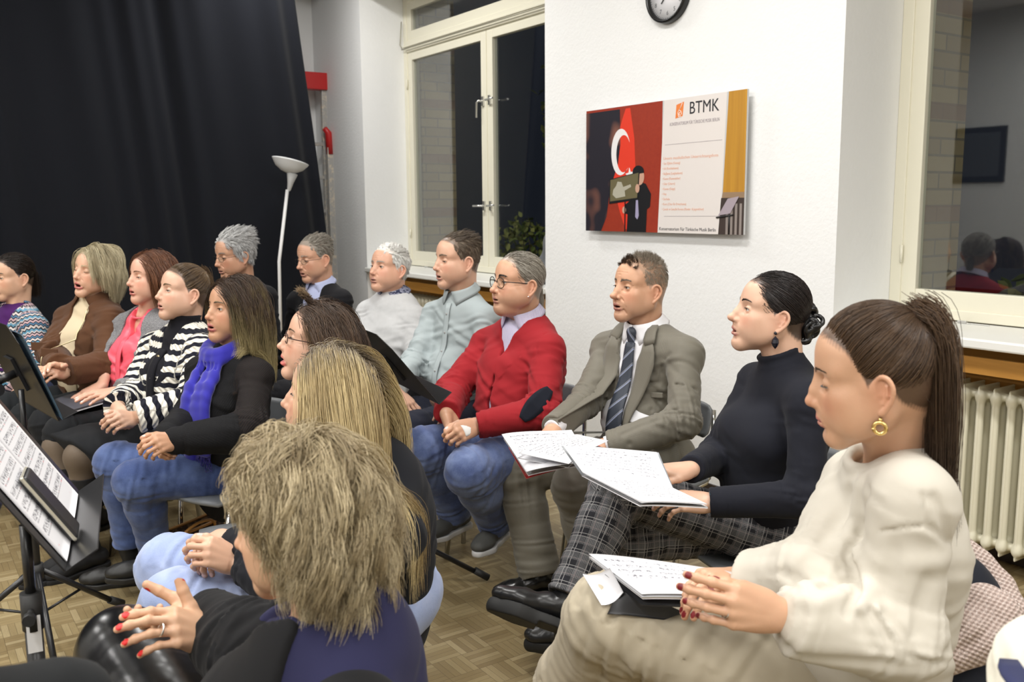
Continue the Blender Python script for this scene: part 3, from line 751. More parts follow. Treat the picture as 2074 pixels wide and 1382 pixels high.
def hair_to(q, T, n=3500, M=300, r=.0006, layer=(.002, .009), K=12, frizz=.0006, up=.0):
    """combed back over the skull to the tie point T (head coordinates)"""
    p = q.p; w = p.get('wide', 1.); T = np.asarray(T, float); rts = scalp_pts(n, p); ed = edge_pts(n // 3, p); rts[:len(ed)] = ed; nrm = (rts - SCC) / SCR ** 2; nrm /= np.linalg.norm(nrm, axis=1, keepdims=True)
    to = T - rts; dist = np.linalg.norm(to, axis=1); d0 = to / dist[:, None] + nrm * .5; d0 /= np.linalg.norm(d0, axis=1, keepdims=True)
    L = dist * 1.22; ly = rng.uniform(layer[0], layer[1], n)
    A = [rts]; P = rts.copy()
    for i in range(1, K):
        u = i / (K - 1); tgt = T + (rts - T) * (1 - u); q_ = tgt.copy(); c = SCC
        # push out to the skull surface plus clearance, easing into the knot at the end
        v = (q_ - c); a = np.linalg.norm(v / (SCR * (1, w, 1) ), axis=1, keepdims=True)
        surf = c + v / np.maximum(a, 1e-6); nn = v / np.maximum(np.linalg.norm(v, axis=1, keepdims=True), 1e-6)
        e = min(1., max(0., (u - .82) / .18)); pos = (surf + nn * (ly * min(1, u * 4) + up * np.sin(u * 3.14))[:, None]) * (1 - e) + (T + rng.normal(size=(n, 3)) * .004) * e
        A.append(pos)
    A = np.stack(A, 1); t = np.linspace(0, 1, K)[None, :, None]; ph = rng.uniform(0, 6.28, (n, 1, 3)); A = A + frizz * np.sin(t * 7 + ph) * t
    return A, r, None, .8
def tail(q, T, d0, L, n=1600, M=60, rad=.012, r=.0007, K=16, stiff=.75, spread=.006, wav=.0, clump=.2, wl=4, drag=None):
    T = np.asarray(T, float); roots = T + rng.normal(size=(M, 3)) * rad * .45; gv = grav(q); d = np.tile(_n(d0), (M, 1)) + rng.normal(size=(M, 3)) * .14; d /= np.linalg.norm(d, axis=1, keepdims=True)
    dr = np.zeros(3) if drag is None else np.array(drag, float)
    G = lay(roots, d, rng.uniform(L * .78, L, M), K, 1., q.Nl, shoulders(q), lambda P, t: gv + dr, rng.uniform(.004, .02, M), stiff)
    A, gi = clumped(G, roots, n, spread, clump, wav, wl, frizz=.0012)
    return A, r, gi, .25
# ---------------------------------------------------------------- clothes
def bounds(J, ks, pad):
    P = np.array([J[k] for k in ks]); return P.min(0) - pad, P.max(0) + pad
def patt(V, bones):
    best = np.full(len(V), 9.); out = np.zeros((len(V), 3), np.float32)
    for i, (a, b, r) in enumerate(bones):
        a = np.asarray(a, float); b = np.asarray(b, float); ba = b - a; L = np.linalg.norm(ba); t = (V - a) @ ba / L; h = np.clip(t, 0, L); dd = V - a - h[:, None] * ba / L; d = np.linalg.norm(dd, axis=1) - r
        u = _n(np.cross(ba, (.2, .3, .9) if abs(ba[2]) < .8 * L else (1., .3, 0))); v = np.cross(ba / L, u); th = np.arctan2(dd @ v, dd @ u)
        m = d < best; best[m] = d[m]; out[m] = np.stack((t + i * 10, th * r, np.full(len(V), float(i))), 1)[m]
    return out
def torso_ops(s, q, b=1., belly=0., bust=0., o=0., hem=0., k=.05, sh=1.):
    """o: extra thickness in metres over the body"""
    J = q.J; N, P, F, L, U = (J[k_] for k_ in 'NPFLU'); c = q.sc * b; sp = _n(N - P); LN = np.linalg.norm(N - P)
    w_ = P + (N - P) * .32 - F * .005; ch = P + (N - P) * .66 - F * .012; up = P + (N - P) * .86 - F * .008
    s.cone(P - U * (.02 + hem) + F * .01, w_, .150 * c + o, .138 * c + o, k=k, flat=(F, .78))
    s.cone(w_, ch, .138 * c + o, .155 * c + o, k=k, flat=(F, .76)); s.cone(ch, up, .153 * c + o, .108 * c + o, k=k, flat=(F, .68))
    for sd, y in (('l', 1), ('r', -1)):
        S_ = J['S' + sd]
        s.cone(up, S_ - U * .012, .085 * c + o, (.046 * q.sc + o) * sh, k=k * .8); s.cone(N - U * .030 * q.sc - F * .008, S_ - U * .014, .046 * q.sc + o, .043 * q.sc + o, k=.04)
        if bust: s.ell(P + (N - P) * .60 + F * (.085 + .02 * bust) * c + L * y * .068 * c, (.058 + .012 * bust, .070 + .01 * bust, .066 + .012 * bust), R=np.stack((F, L, U), 1), k=.085)
    if belly: s.ell(P + (N - P) * .30 + F * (.05 + .035 * belly), (.10 + .04 * belly, .135 + .03 * belly, .13 + .02 * belly), R=np.stack((F, L, U), 1), k=.07)
def sleeve_ops(s, q, sd, ra=.054, re=.047, rw=.034, o=0., cutw=True, stop=0.02, f=1., k=.03, only='both', seed=0):
    J = q.J; S_, E, Wr = J['S' + sd], J['E' + sd], J['W' + sd]; c = q.sc
    S2 = S_ - J['U'] * .022 - J['L'] * (.008 if sd == 'l' else -.008); s.cone(S2, E, ra * .90 * c + o * .8, re * .95 * c + o, k=k)
    d = _n(Wr - E); Lf = np.linalg.norm(Wr - E); end = Wr - d * stop
    s.cone(E, end + d * .01, re * c + o, rw * c + o, k=.028, cut=[(end, d)])
    R_ = .05
    if f:
        s.fold(S_, E, R_, .0055 * f, .034, 1.0, .28, ph=seed + 1.3, tw=1.4); s.fold(E, Wr, R_, .0060 * f, .030, .0, .36, ph=seed + 2.1, tw=-1.5)
        s.fold(S_, E, R_, .0040 * f, .05, .2, .3, ph=seed, tw=1.9); s.fold(E, Wr, R_, .0030 * f, .022, .92, .2, ph=seed, tw=.6)
def top(q, name, mat, h=.008, b=1., belly=0., bust=0., o=.008, sl=.008, ra=.054, re=.047, rw=.032, f=1., nz=.004, nsc=18, seed=0, hem=0., extra=None, neck=None, sides='lr', stop=.02, arms=True, k=.05, sh=1., pat=True, pf=1.):
    s = Sdf(); J = q.J; torso_ops(s, q, b, belly, bust, o, hem, k, sh); q.tor_s = Sdf(); torso_ops(q.tor_s, q, b, belly, bust, o, hem, k, sh)
    if f:
        s.fold(J['P'], J['N'], .17, .0085 * f * pf, .085, .22, .22, ph=seed * 1.7, tw=1.2); s.fold(J['Sl'], J['P'], .17, .005 * f * pf, .07, .35, .3, ph=seed + .6, tw=1.6)
        s.fold(J['Sr'], J['P'], .17, .004 * f * pf, .08, .35, .3, ph=seed + 2.6, tw=1.6)
    for sd in (sides if arms else ''): sleeve_ops(s, q, sd, ra, re, rw, sl, f=f, seed=seed + (1.7 if sd == 'r' else 0), stop=stop)
    if extra: extra(s, q)
    if nz: s.noise(nz, nsc, seed + 3)
    lo, hi = bounds(J, ['N', 'P', 'Sl', 'Sr'] + (['El', 'Er', 'Wl', 'Wr'] if arms else []), .22); lo[2] = max(lo[2], .3)
    V, F = s.mesh(lo, hi, h)
    at = dict(pat=patt(V, [(J['P'], J['N'], .13), (J['Sl'], J['El'], .05), (J['El'], J['Wl'], .042), (J['Sr'], J['Er'], .05), (J['Er'], J['Wr'], .042)])) if pat else None
    q.top_s = s
    return mesh_np(name, V, F, mat, q.root, True, at)
def trousers(q, name, mat, h=.008, o=.01, rt=.082, rk=.060, ra=.048, f=1., nz=.004, seed=0, hem=.03, extra=None, sides='lr', calf=.058, skirt=False, nsc=16):
    s = Sdf(); J = q.J; c = q.sc; P, F, L, U = J['P'], J['F'], J['L'], J['U']
    s.cone(J['Ql'] + U * .01, J['Qr'] + U * .01, .105 * c + o, .105 * c + o, k=.05, flat=(U, .95)); s.ell(P + U * .02 - F * .03, (.12 * c + o, .165 * c + o, .10), R=np.stack((F, L, U), 1), k=.05)
    for sd in sides:
        Q, K, A = J['Q' + sd], J['K' + sd], J['A' + sd]
        s.cone(Q, K, rt * c + o, rk * c + o, k=.04)
        if not skirt:
            d = _n(A - K); e = A - d * hem; m = K + (A - K) * .35 - F * .012
            s.cone(K, m, rk * c + o, calf * c + o, k=.035); s.cone(m, e + d * .02, calf * c + o, ra * c + o, k=.03, cut=[(e, d)])
            s.fold(K, A, .06, .005 * f, .045, .05, .25, ph=seed, tw=1.5); s.fold(K, A, .06, .005 * f, .04, .9, .3, ph=seed + 1, tw=1.2)
            s.fold(Q, K, .08, .006 * f, .05, .95, .2, ph=seed + 2, tw=1.6)
        s.fold(Q, K, .09, .008 * f, .055, .08, .25, ph=seed + 3, tw=1.2); s.fold(Q, K, .09, .003 * f, .06, .55, .4, ph=seed + 4, tw=2.)
    if extra: extra(s, q)
    if nz: s.noise(nz, nsc, seed + 5)
    pts = ['P', 'Ql', 'Qr'] + [a + b for a in 'KA' for b in sides]; lo, hi = bounds(J, pts, .2); lo[2] = max(lo[2], .01)
    V, F_ = s.mesh(lo, hi, h)
    at = dict(pat=patt(V, [(J['Ql'], J['Kl'], .075), (J['Kl'], J['Al'], .055), (J['Qr'], J['Kr'], .075), (J['Kr'], J['Ar'], .055)]))
    q.tr_s = s
    return mesh_np(name, V, F_, mat, q.root, True, at)
def shoe(q, sd, dirv=None, kind='shoe', mat=None, sole=None, name='shoe', pitch=0., h=.004, sc=1., toe=None):
    J = q.J; A, K = J['A' + sd], J['K' + sd]
    d = J['F'] if dirv is None else np.array(dirv, float); d = _n(d)
    R = frame(d, (0, 0, 1.)) if pitch == 0 else frame(d, np.array((0, 0, 1.)) + 1e-3 * d)
    if toe is not None: d = _n(toe - (A - np.array((0, 0, .05)))); R = frame(d, _n(K - A) + 1e-3)
    o = A - R[:, 2] * .08 * sc if toe is not None or A[2] > .14 else np.array((A[0], A[1], 0.)); m = lambda x, y, z: o + R @ (np.array((x, y, z)) * sc)
    up = _n(K - A); s = Sdf(); so = Sdf(); hz = .035 if kind == 'boot' else .022
    if kind == 'heel': hz = .02
    s.chain([m(-.045, 0, hz + .030), m(.04, 0, hz + .030), m(.11, 0, hz + .018), m(.165, 0, hz + .012)], [.036, .036, .034, .022], k=.02, flat=(R[:, 2], .9))
    s.ell(m(.13, .0, hz + .015), (.062 * sc, .043 * sc, .026 * sc), R=R, k=.02)
    top_ = A + up * ({'boot': .10, 'heel': .30, 'shoe': .0}[kind])
    s.cone(m(-.02, 0, hz + .04), A + up * .01, .036, .040 if kind != 'heel' else .034, k=.02)
    if kind != 'shoe': s.cone(A, top_, .041 if kind == 'boot' else .036, .046 if kind == 'boot' else .056, k=.02, cut=[(top_, up)])
    s.plane(m(0, 0, hz - .002), -R[:, 2], k=.004)
    for x, w, z1 in ((-.045, .034, 0), (.05, .034, 0), (.13, .042, 0), (.165, .028, 0)): pass
    so.chain([m(-.048, 0, hz * .5), m(.04, 0, hz * .5), m(.115, 0, hz * .5), m(.168, 0, hz * .5)], [.038 * sc, .034 * sc, .044 * sc, .028 * sc], k=.03)
    so.plane(m(0, 0, hz), R[:, 2], k=.002); so.plane(m(0, 0, 0), -R[:, 2], k=.002)
    if kind == 'boot': so.box(m(.035, 0, 0), (.03, .08, .012), R=R, k=.002, m='-')
    s.noise(.0012, 60, 3)
    pts = np.array([m(-.1, -.06, -.005), m(-.1, .06, -.005), m(.21, -.06, -.005), m(.21, .06, -.005), top_ + .06, top_ - .06, m(.1, 0, .1)])
    V, F = s.mesh(pts.min(0) - .01, pts.max(0) + .01, h); ob = mesh_np(name, V, F, mat, q.root)
    V, F = so.mesh(pts.min(0) - .01, pts.max(0) + .01, .004, 1); so_ = mesh_np('sole', V, F, sole or mat, ob)
    q.__dict__.setdefault('shoes', {})[sd] = (ob, m, R)
    return ob
def shape(q, name, mat, f, lo, hi, h=.005, pat=None, parent=None):
    s = Sdf(); f(s); V, F = s.mesh(lo, hi, h); return mesh_np(name, V, F, mat, parent or (q.root if q else None), True, dict(pat=patt(V, pat)) if pat else None)
def ribbon(name, pts, widths, dirs, th, mat, parent, extra_attr=None):
    """thick cloth band along points; dirs = side directions"""
    pts = np.asarray(pts, float); n = len(pts); V = []; F = []
    for i in range(n):
        t = _n(pts[min(i + 1, n - 1)] - pts[max(i - 1, 0)]); sd = _n(np.asarray(dirs[i], float) - t * np.dot(dirs[i], t)); nn = np.cross(t, sd)
        for a, b in ((-1, -1), (-.5, -1), (0, -1), (.5, -1), (1, -1), (1, 1), (.5, 1), (0, 1), (-.5, 1), (-1, 1)): V.append(pts[i] + sd * a * widths[i] / 2 + nn * b * th / 2)
    for i in range(n - 1):
        for k in range(10): F.append((i * 10 + k, i * 10 + (k + 1) % 10, (i + 1) * 10 + (k + 1) % 10, (i + 1) * 10 + k))
    F += [tuple(range(10))[::-1], tuple((n - 1) * 10 + k for k in range(10))]
    sarc = np.repeat(np.concatenate(([0], np.cumsum(np.linalg.norm(np.diff(pts, axis=0), axis=1)))), 10); ac = np.tile([-.5, -.25, 0, .25, .5, .5, .25, 0, -.25, -.5], n) * np.repeat(widths, 10)
    return mesh_np(name, V, F, mat, parent, True, dict(pat=np.stack((sarc, ac, 0 * ac), 1)))
def surf(s, P, d, off=0.):
    """walk from P along d to the solid s (sphere tracing); returns the hit + off outwards"""
    P = np.asarray(P, float).copy(); d = _n(d)
    for _ in range(40):
        e = float(s(P[None])[0])
        if abs(e - off) < .0006: break
        P = P + d * (e - off) * .8
    return P
def ring(name, c, n, R, r, mat, parent, e=1., seg=28):
    c = np.asarray(c, float); n = _n(n); u = _n(np.cross(n, (.3, .2, .9))); v = np.cross(n, u); mb = MB()
    P = [c + (u * math.cos(a) + v * math.sin(a) * e) * R for a in np.linspace(0, 2 * math.pi, seg + 1)]
    mb.tube(P, r, 8); return mb.build(name, mat, parent)
def glasses(q, mat, kind='thin', z0=-.003, w=.024, h=.0165, tw=.0009, xx=.101, lens=None):
    R, H, hs = q.R, q.H, q.hs; f = lambda v: H + R @ np.array(v, float) * hs; root = None; mb = MB(); W_ = q.p.get('wide', 1.)
    for y in (-1, 1):
        cx = y * .0325; P = []
        for a in np.linspace(0, 2 * math.pi, 29):
            ex = .75 if kind == 'rect' else .9; ca, sa = math.cos(a), math.sin(a)
            yy = w * math.copysign(abs(ca) ** ex, ca); zz = h * math.copysign(abs(sa) ** ex, sa); P.append(f((xx - abs(cx + yy * y) * .12 - .002 + zz * .08, cx + yy * y, z0 + zz)))
        mb.tube(P, tw, 6, cap=False)
        mb.tube([f((xx - (.0325 + w) * .12 - .002, y * (.0325 + w), z0 + .006)), f((.07, y * .077 * W_, z0 + .006)), f((-.002, y * .0785 * W_, z0 + .004)), f((-.022, y * .078 * W_, -.012))], tw * 1.25, 6)
    mb.tube([f((xx - .003, -.009, z0 + .004)), f((xx + .001, 0, z0 + .007)), f((xx - .003, .009, z0 + .004))], tw * 1.1, 6)
    o = mb.build('glasses', mat, q.root)
    for y in (-1, 1):
        lb = MB(); cx = y * .0325; V = []
        for off in (0, -.001):
            for a in np.linspace(0, 2 * math.pi, 24, endpoint=False):
                ca, sa = math.cos(a), math.sin(a); ex = .75 if kind == 'rect' else .9
                yy = w * math.copysign(abs(ca) ** ex, ca); zz = h * math.copysign(abs(sa) ** ex, sa); V.append(f((xx - abs(cx + yy * y) * .12 - .002 + zz * .08 + off, cx + yy * y, z0 + zz)))
        lb.raw(V, [tuple(range(24)), tuple(range(24, 48))[::-1]] + [(i, (i + 1) % 24, 24 + (i + 1) % 24, 24 + i) for i in range(24)])
        lb.build('lens', GLASS_THIN, o)
    return o
def earring(q, sd, mat, kind='stud', z=-.050):
    y = 1 if sd == 'l' else -1; f = lambda v: q.H + q.R @ np.array(v, float) * q.hs; c = f((-.008, y * (.0785 * q.p.get('wide', 1.) + .003), z)); mb = MB()
    if kind == 'stud': V, F = uvs(c, .0045, 12, 8); mb.raw(V, [tuple(x) for x in F], True); return mb.build('earring', mat, q.root)
    return c
# ---------------------------------------------------------------- the room
XW, XF, XN = 3.43, 3.85, 3.80                    # wall face, window frame plane, radiator niche back
YB, YC, ZC = 8.30, 6.95, 3.75                    # back wall, curtain, ceiling
WIN = [(4.69, 7.285, 2), (-.05, 2.55, 1)]        # window openings along the wall (y0, y1, number)
def structure(o, label=None): o['kind'] = 'structure'; return o
def wall_mat(name, col, b=.35):
    m = NT(name, .9, .2, base=col); o = m.obj(); n = m.math('ADD', m.noise(o, 55., 4., .6), m.math('MULTIPLY', m.noise(o, 9., 3.), .7)); m.bump(n, b, .006); return m.m
WHITE = wall_mat('white_roughcast_paint', (.84, .845, .84)); WPAINT = plain('cream_gloss_paint', (.74, .71, .58), .35, bump=(25., .15))
def room():
    b = MB(); sill = .95; head = 3.25
    b.box((XW, WIN[0][1], 0), (XF + .12, YB, ZC)); b.box((XW, WIN[1][1], 0), (XF + .12, WIN[0][0], ZC)); b.box((XW, -4, 0), (XF + .12, WIN[1][0], ZC))
    for y0, y1, n in WIN: b.box((XW, y0, head), (XF + .12, y1, ZC)); b.box((XN + .02, y0, 0), (XF + .12, y1, sill - .04))
    structure(b.build('wall_right', WHITE))
    # ochre lining of the radiator niches
    oc = NT('ochre_varnished_board', .45, .4); n = oc.noise(oc.n('ShaderNodeMapping', {'Vector': oc.obj(), 'Scale': (1, 1, 14)}), 6., 4.); oc.set('Base Color', oc.mix(n, (.50, .25, .055), (.33, .15, .028)))
    for i, (y0, y1, n) in enumerate(WIN):
        b = MB(); b.box((XN, y0, 0), (XN + .02, y1, .91)); b.box((XW + .03, y0 + .002, .84), (XW + .05, y1 - .002, .905)); structure(b.build('trim_%d' % (i + 1), oc.m))
    # floor: mosaic parquet
    m = NT('oak_mosaic_parquet', .34, .45); v = m.n('ShaderNodeMapping', {'Vector': m.obj(), 'Rotation': (0, 0, .0), 'Scale': (1, 1, 1)}); xyz = m.sep(v); T = .115
    cx = m.math('FLOOR', m.math('DIVIDE', xyz[0], T)); cy = m.math('FLOOR', m.math('DIVIDE', xyz[1], T)); par = m.math('FLOORED_MODULO', m.math('ADD', cx, cy), 2.)
    fx = m.math('FRACT', m.math('DIVIDE', xyz[0], T)); fy = m.math('FRACT', m.math('DIVIDE', xyz[1], T)); s5 = 5.
    across = m.math('ADD', m.math('MULTIPLY', fx, par), m.math('MULTIPLY', fy, m.math('SUBTRACT', 1., par))); along = m.math('ADD', m.math('MULTIPLY', fy, par), m.math('MULTIPLY', fx, m.math('SUBTRACT', 1., par)))
    st = m.math('FLOOR', m.math('MULTIPLY', across, s5)); fs = m.math('FRACT', m.math('MULTIPLY', across, s5))
    rv = m.n('ShaderNodeTexWhiteNoise', {'Vector': m.n('ShaderNodeCombineXYZ', {0: cx, 1: cy, 2: st})}, 0); rv2 = m.n('ShaderNodeTexWhiteNoise', {'Vector': m.n('ShaderNodeCombineXYZ', {0: cx, 1: cy, 2: 3.7})}, 0)
    gr = m.noise(m.n('ShaderNodeCombineXYZ', {0: m.math('MULTIPLY', along, 2.), 1: m.math('MULTIPLY', m.math('ADD', across, m.math('MULTIPLY', rv, 9.)), 26.), 2: rv2}), 1.6, 5., .6)
    c = m.ramp(rv, [(0, (.205, .150, .070)), (.4, (.265, .200, .098)), (.75, (.33, .26, .135)), (1, (.43, .35, .20))]); c = m.mix(m.math('MULTIPLY', gr, .55), c, (.15, .105, .048)); c = m.mix(m.math('MULTIPLY', rv2, .25), c, (.37, .29, .15))
    e1 = m.math('LESS_THAN', m.math('PINGPONG', fs, .5), .035); e2 = m.math('LESS_THAN', m.math('PINGPONG', along, .5), .010); e = m.math('MAXIMUM', e1, e2); c = m.mix(m.math('MULTIPLY', e, .55), c, (.06, .038, .018))
    m.set('Base Color', c); m.set('Roughness', m.math('ADD', .30, m.math('MULTIPLY', gr, .2))); m.bump(m.math('SUBTRACT', gr, m.math('MULTIPLY', e, 2.)), .12, .001)
    b = MB(); b.box((-3.4, -4, -.1), (XF + .12, YB, 0)); structure(b.build('floor', m.m))
    b = MB(); b.box((-3.4, -4, ZC), (XF + .12, YB, ZC + .1)); structure(b.build('ceiling', plain('ceiling_white', (.8, .8, .79), .9)))
    G = wall_mat('grey_white_paint', (.70, .70, .69), .1)
    b = MB(); b.box((-3.5, -4, 0), (-3.4, YB, ZC)); structure(b.build('wall_left', G))
    b = MB(); b.box((-3.4, YB, 0), (XF + .12, YB + .1, ZC)); b.box((2.2, 7.6, 3.42), (XF, YB, ZC)); structure(b.build('wall_back', WHITE))
    b = MB(); b.box((-3.4, -4.1, 0), (XF + .12, -4, ZC)); structure(b.build('wall_front', G))
    b = MB(); b.box((XW - .012, -4, 0), (XW, WIN[1][0], .07)); b.box((XW - .012, WIN[1][1], 0), (XW, WIN[0][0], .07)); b.box((XN - .012, WIN[1][0], 0), (XN, WIN[1][1], .06)); b.box((XN - .012, WIN[0][0], 0), (XN, WIN[0][1], .06)); structure(b.build('baseboard_right', plain('dark_brown_skirting', (.03, .02, .015), .5)))
    for i, (y0, y1, n) in enumerate(WIN): window(y0, y1, i + 1)
def glass_mat(name='window_glass', refl=.12):
    m = bpy.data.materials.new(name); m.use_nodes = True; t = m.node_tree; t.nodes.clear(); o = t.nodes.new('ShaderNodeOutputMaterial'); mx = t.nodes.new('ShaderNodeMixShader'); tr = t.nodes.new('ShaderNodeBsdfTransparent'); gl = t.nodes.new('ShaderNodeBsdfGlossy'); gl.inputs['Roughness'].default_value = .02
    fr = t.nodes.new('ShaderNodeLayerWeight'); fr.inputs[0].default_value = .5; pw = t.nodes.new('ShaderNodeMath'); pw.operation = 'POWER'; pw.inputs[1].default_value = 4.; sc = t.nodes.new('ShaderNodeMath'); sc.operation = 'MULTIPLY_ADD'; sc.inputs[1].default_value = .85 if refl > .03 else .25; sc.inputs[2].default_value = refl; tr.inputs[0].default_value = (.93, .95, .94, 1); k = t.links.new; k(fr.outputs['Facing'], pw.inputs[0]); k(pw.outputs[0], sc.inputs[0]); k(sc.outputs[0], mx.inputs[0]); k(tr.outputs[0], mx.inputs[1]); k(gl.outputs[0], mx.inputs[2]); k(mx.outputs[0], o.inputs[0]); return m
GLASS = glass_mat(); GLASS_THIN = glass_mat('lens_glass', .015)
def window(y0, y1, n):
    sill, head, tr = .99, 3.25, 2.83; xf = XF; ym = (y0 + y1) / 2 if n == 1 else 1.25
    w = empty('window_%d' % n, (xf, ym, sill)); w['kind'] = 'structure'
    def F(name, boxes, mat=WPAINT, parent=w, bev=.004):
        b = MB()
        for lo, hi in boxes: b.box(lo, hi)
        return b.build(name, mat, parent, bev)
    F('window_frame', [((xf - .02, y1 - .055, sill), (xf + .10, y1, head)), ((xf - .02, y0, sill), (xf + .10, y0 + .055, head)), ((xf - .02, y0 + .055, sill), (xf + .10, y1 - .055, sill + .045)), ((xf - .02, y0 + .055, head - .05), (xf + .10, y1 - .055, head)), ((xf - .03, y0 + .055, tr - .035), (xf + .10, y1 - .055, tr + .055)), ((xf - .005, ym - .02, sill + .045), (xf + .06, ym + .02, tr - .035))])
    F('moulding', [((xf - .045, y0 + .03, tr + .004), (xf - .028, y1 - .03, tr + .020))])
    def sash(a, b_, z0, z1, tops=False):
        s = F('sash', [((xf - .012, a, z0), (xf + .035, a + .075, z1)), ((xf - .012, b_ - .075, z0), (xf + .035, b_, z1)), ((xf - .012, a + .075, z0), (xf + .035, b_ - .075, z0 + .085)), ((xf - .012, a + .075, z1 - .075), (xf + .035, b_ - .075, z1))])
        F('pane', [((xf + .012, a + .07, z0 + .08), (xf + .016, b_ - .07, z1 - .07))], GLASS, s, 0)
        return s
    S1 = sash(ym + .005, y1 - .05, sill + .04, tr - .03); S2 = sash(y0 + .05, ym - .005, sill + .04, tr - .03); sash(y0 + .05, y1 - .05, tr + .05, head - .04)
    hm = plain('brushed_handle', (.62, .62, .60), .3, .9)
    for z, dn in ((2.28, 1), (1.50, 0)):
        for s_, yy in ((S1, ym + .045), (S2, ym - .045)):
            b = MB(); b.box((xf - .024, yy - .012, z - .035), (xf - .012, yy + .012, z + .035)); b.tube([(xf - .014, yy, z), (xf - .055, yy, z)], .008, 10)
            q = 1 if s_ is S1 else -1
            b.tube([(xf - .052, yy, z + .004), (xf - .056, yy + q * .03, z - .01), (xf - .056, yy + q * .035, z - .12)] if (dn and q > 0) else [(xf - .052, yy, z), (xf - .056, yy + q * .10, z + (.0 if q > 0 else .004))], .0075, 10); b.build('window_handle', hm, s_)
    for z in (sill + .28, tr - .3):
        b = MB(); b.tube([(xf - .022, y1 - .055, z - .04), (xf - .022, y1 - .055, z + .04)], .007, 10); b.build('hinge', WPAINT, w)
        b = MB(); b.tube([(xf - .022, y0 + .055, z - .04), (xf - .022, y0 + .055, z + .04)], .007, 10); b.build('hinge', WPAINT, w)
    b = MB(); b.tube([(xf - .05, y1 - .03, tr + .22), (xf - .055, y1 + .0 - .005, tr + .03), (xf - .05, y1 - .03, tr - .0)], .004, 6)
    b.tube([(xf - .052, y1 - .03, tr - .01), (xf - .052, y0 + .03, tr - .01)], .005, 8); b.build('opener_rod', plain('old_rod', (.35, .33, .26), .4, .5), w)
    s = F('window_sill', [((XW - .03, y0 + .002, .945), (xf + .02, y1 - .002, .985))], plain('white_sill_paint', (.80, .80, .77), .35), w, .008)
    F('latch', [((xf - .06, y1 - .40, .985), (xf - .048, y1 - .36, .998)), ((xf - .056, y1 - .50, .985), (xf - .052, y1 - .38, .989))], hm, w, .002)
def outside():
    m = NT('yellow_grey_brick', .9, .2); br = m.t.nodes.new('ShaderNodeTexBrick'); sp = m.sep(m.obj()); m.t.links.new(m.n('ShaderNodeCombineXYZ', {0: m.math('ADD', sp[0], sp[1]), 1: sp[2], 2: 0.}), br.inputs['Vector']); br.inputs['Scale'].default_value = 1.
    for k, v in (('Brick Width', .25), ('Row Height', .078), ('Mortar Size', .006)): br.inputs[k].default_value = v
    br.inputs['Color1'].default_value = (.42, .33, .19, 1); br.inputs['Color2'].default_value = (.33, .25, .15, 1); br.inputs['Mortar'].default_value = (.2, .17, .13, 1)
    band = m.math('LESS_THAN', m.math('FRACT', m.math('DIVIDE', sp[2], .47)), .16); m.set('Base Color', m.mix(m.math('MULTIPLY', band, .8), br.outputs[0], (.22, .12, .09))); m.bump(br.outputs[1], .5, -.01 if False else .004)
    b = MB(); x0, x1 = XF + .125, XF + .46
    for a, c in ((WIN[0][1] - .04, YB + 1), (WIN[1][1] - .04, WIN[0][0] + .04), (-4, WIN[1][0] + .04)): b.box((x0, a, 0), (x1, c, 4.2))
    for y0, y1, n in WIN: b.box((x0, y0 + .03, 3.3), (x1, y1 - .03, 4.2)); b.box((x0, y0 + .03, 0), (x1, y1 - .03, .93))
    structure(b.build('trim_3', m.m))
    b = MB(); b.box((XF + .62, -6, -.3), (XF + 14, 16, -.2)); structure(b.build('ground', plain('dark_garden_soil', (.03, .035, .02), .95)))
    # leaves of shrubs close to the panes, lit by the room
    lm = NT('shrub_leaf', .6, .3); lm.set('Base Color', lm.mix(lm.attr('hr'), (.10, .16, .03), (.36, .34, .10)))
    def shrub(c, r, n, size, label, seed):
        g = np.random.default_rng(seed); e = empty('shrub', (c[0], c[1], -.2), label=label, cat='shrub'); V = []; F = []; hr = []
        for i in range(n):
            d = g.normal(size=3); d /= np.linalg.norm(d); p = np.array(c) + d * np.array(r) * g.uniform(.3, 1.) ** .5; R = frame(g.normal(size=3), g.normal(size=3) + (0, 0, 1)); L = size * g.uniform(.7, 1.3)
            k = len(V); prof = ((0, 0, 0), (.25, .22, .03), (.6, .26, .05), (1, 0, -.04), (.6, -.26, .05), (.25, -.22, .03), (.5, 0, -.02))
            V += [p + R @ (np.array(q) * L) for q in prof]; F += [(k, k + 6, k + 1), (k + 1, k + 6, k + 2), (k + 2, k + 6, k + 3), (k + 3, k + 6, k + 4), (k + 4, k + 6, k + 5), (k + 5, k + 6, k)]; hr += [g.random()] * 7
        mesh_np('foliage', V, F, lm.m, e, False, dict(hr=np.array(hr))); b = MB()
        for i in range(9):
            a = np.array((c[0] + g.normal() * .04, c[1] + g.normal() * .04, -.2)); t = np.array(c) + g.normal(size=3) * np.array(r) * .55; b.tube([a, (a + t) / 2 + g.normal(size=3) * .05, t], [.014, .009, .004], 6)
        b.build('branches', plain('shrub_bark', (.10, .07, .04), .9), e)
    shrub((4.95, 7.05, 1.12), (.28, .42, .28), 420, .07, 'yellow-green shrub outside the lower left of the far window', 3)
    shrub((5.4, 5.2, 1.2), (.5, .6, .45), 420, .08, 'dark shrub outside the right casement of the far window', 4)
    shrub((5.6, 6.6, 2.4), (.6, .9, .8), 380, .10, 'dim tree branches high outside the far window', 5)
    shrub((4.85, 1.65, 2.1), (.25, .7, .95), 420, .10, 'climbing leaves hanging outside the near window', 6)
    shrub((5.3, 2.3, .9), (.35, .5, .4), 300, .10, 'low shrub outside the near window', 7)
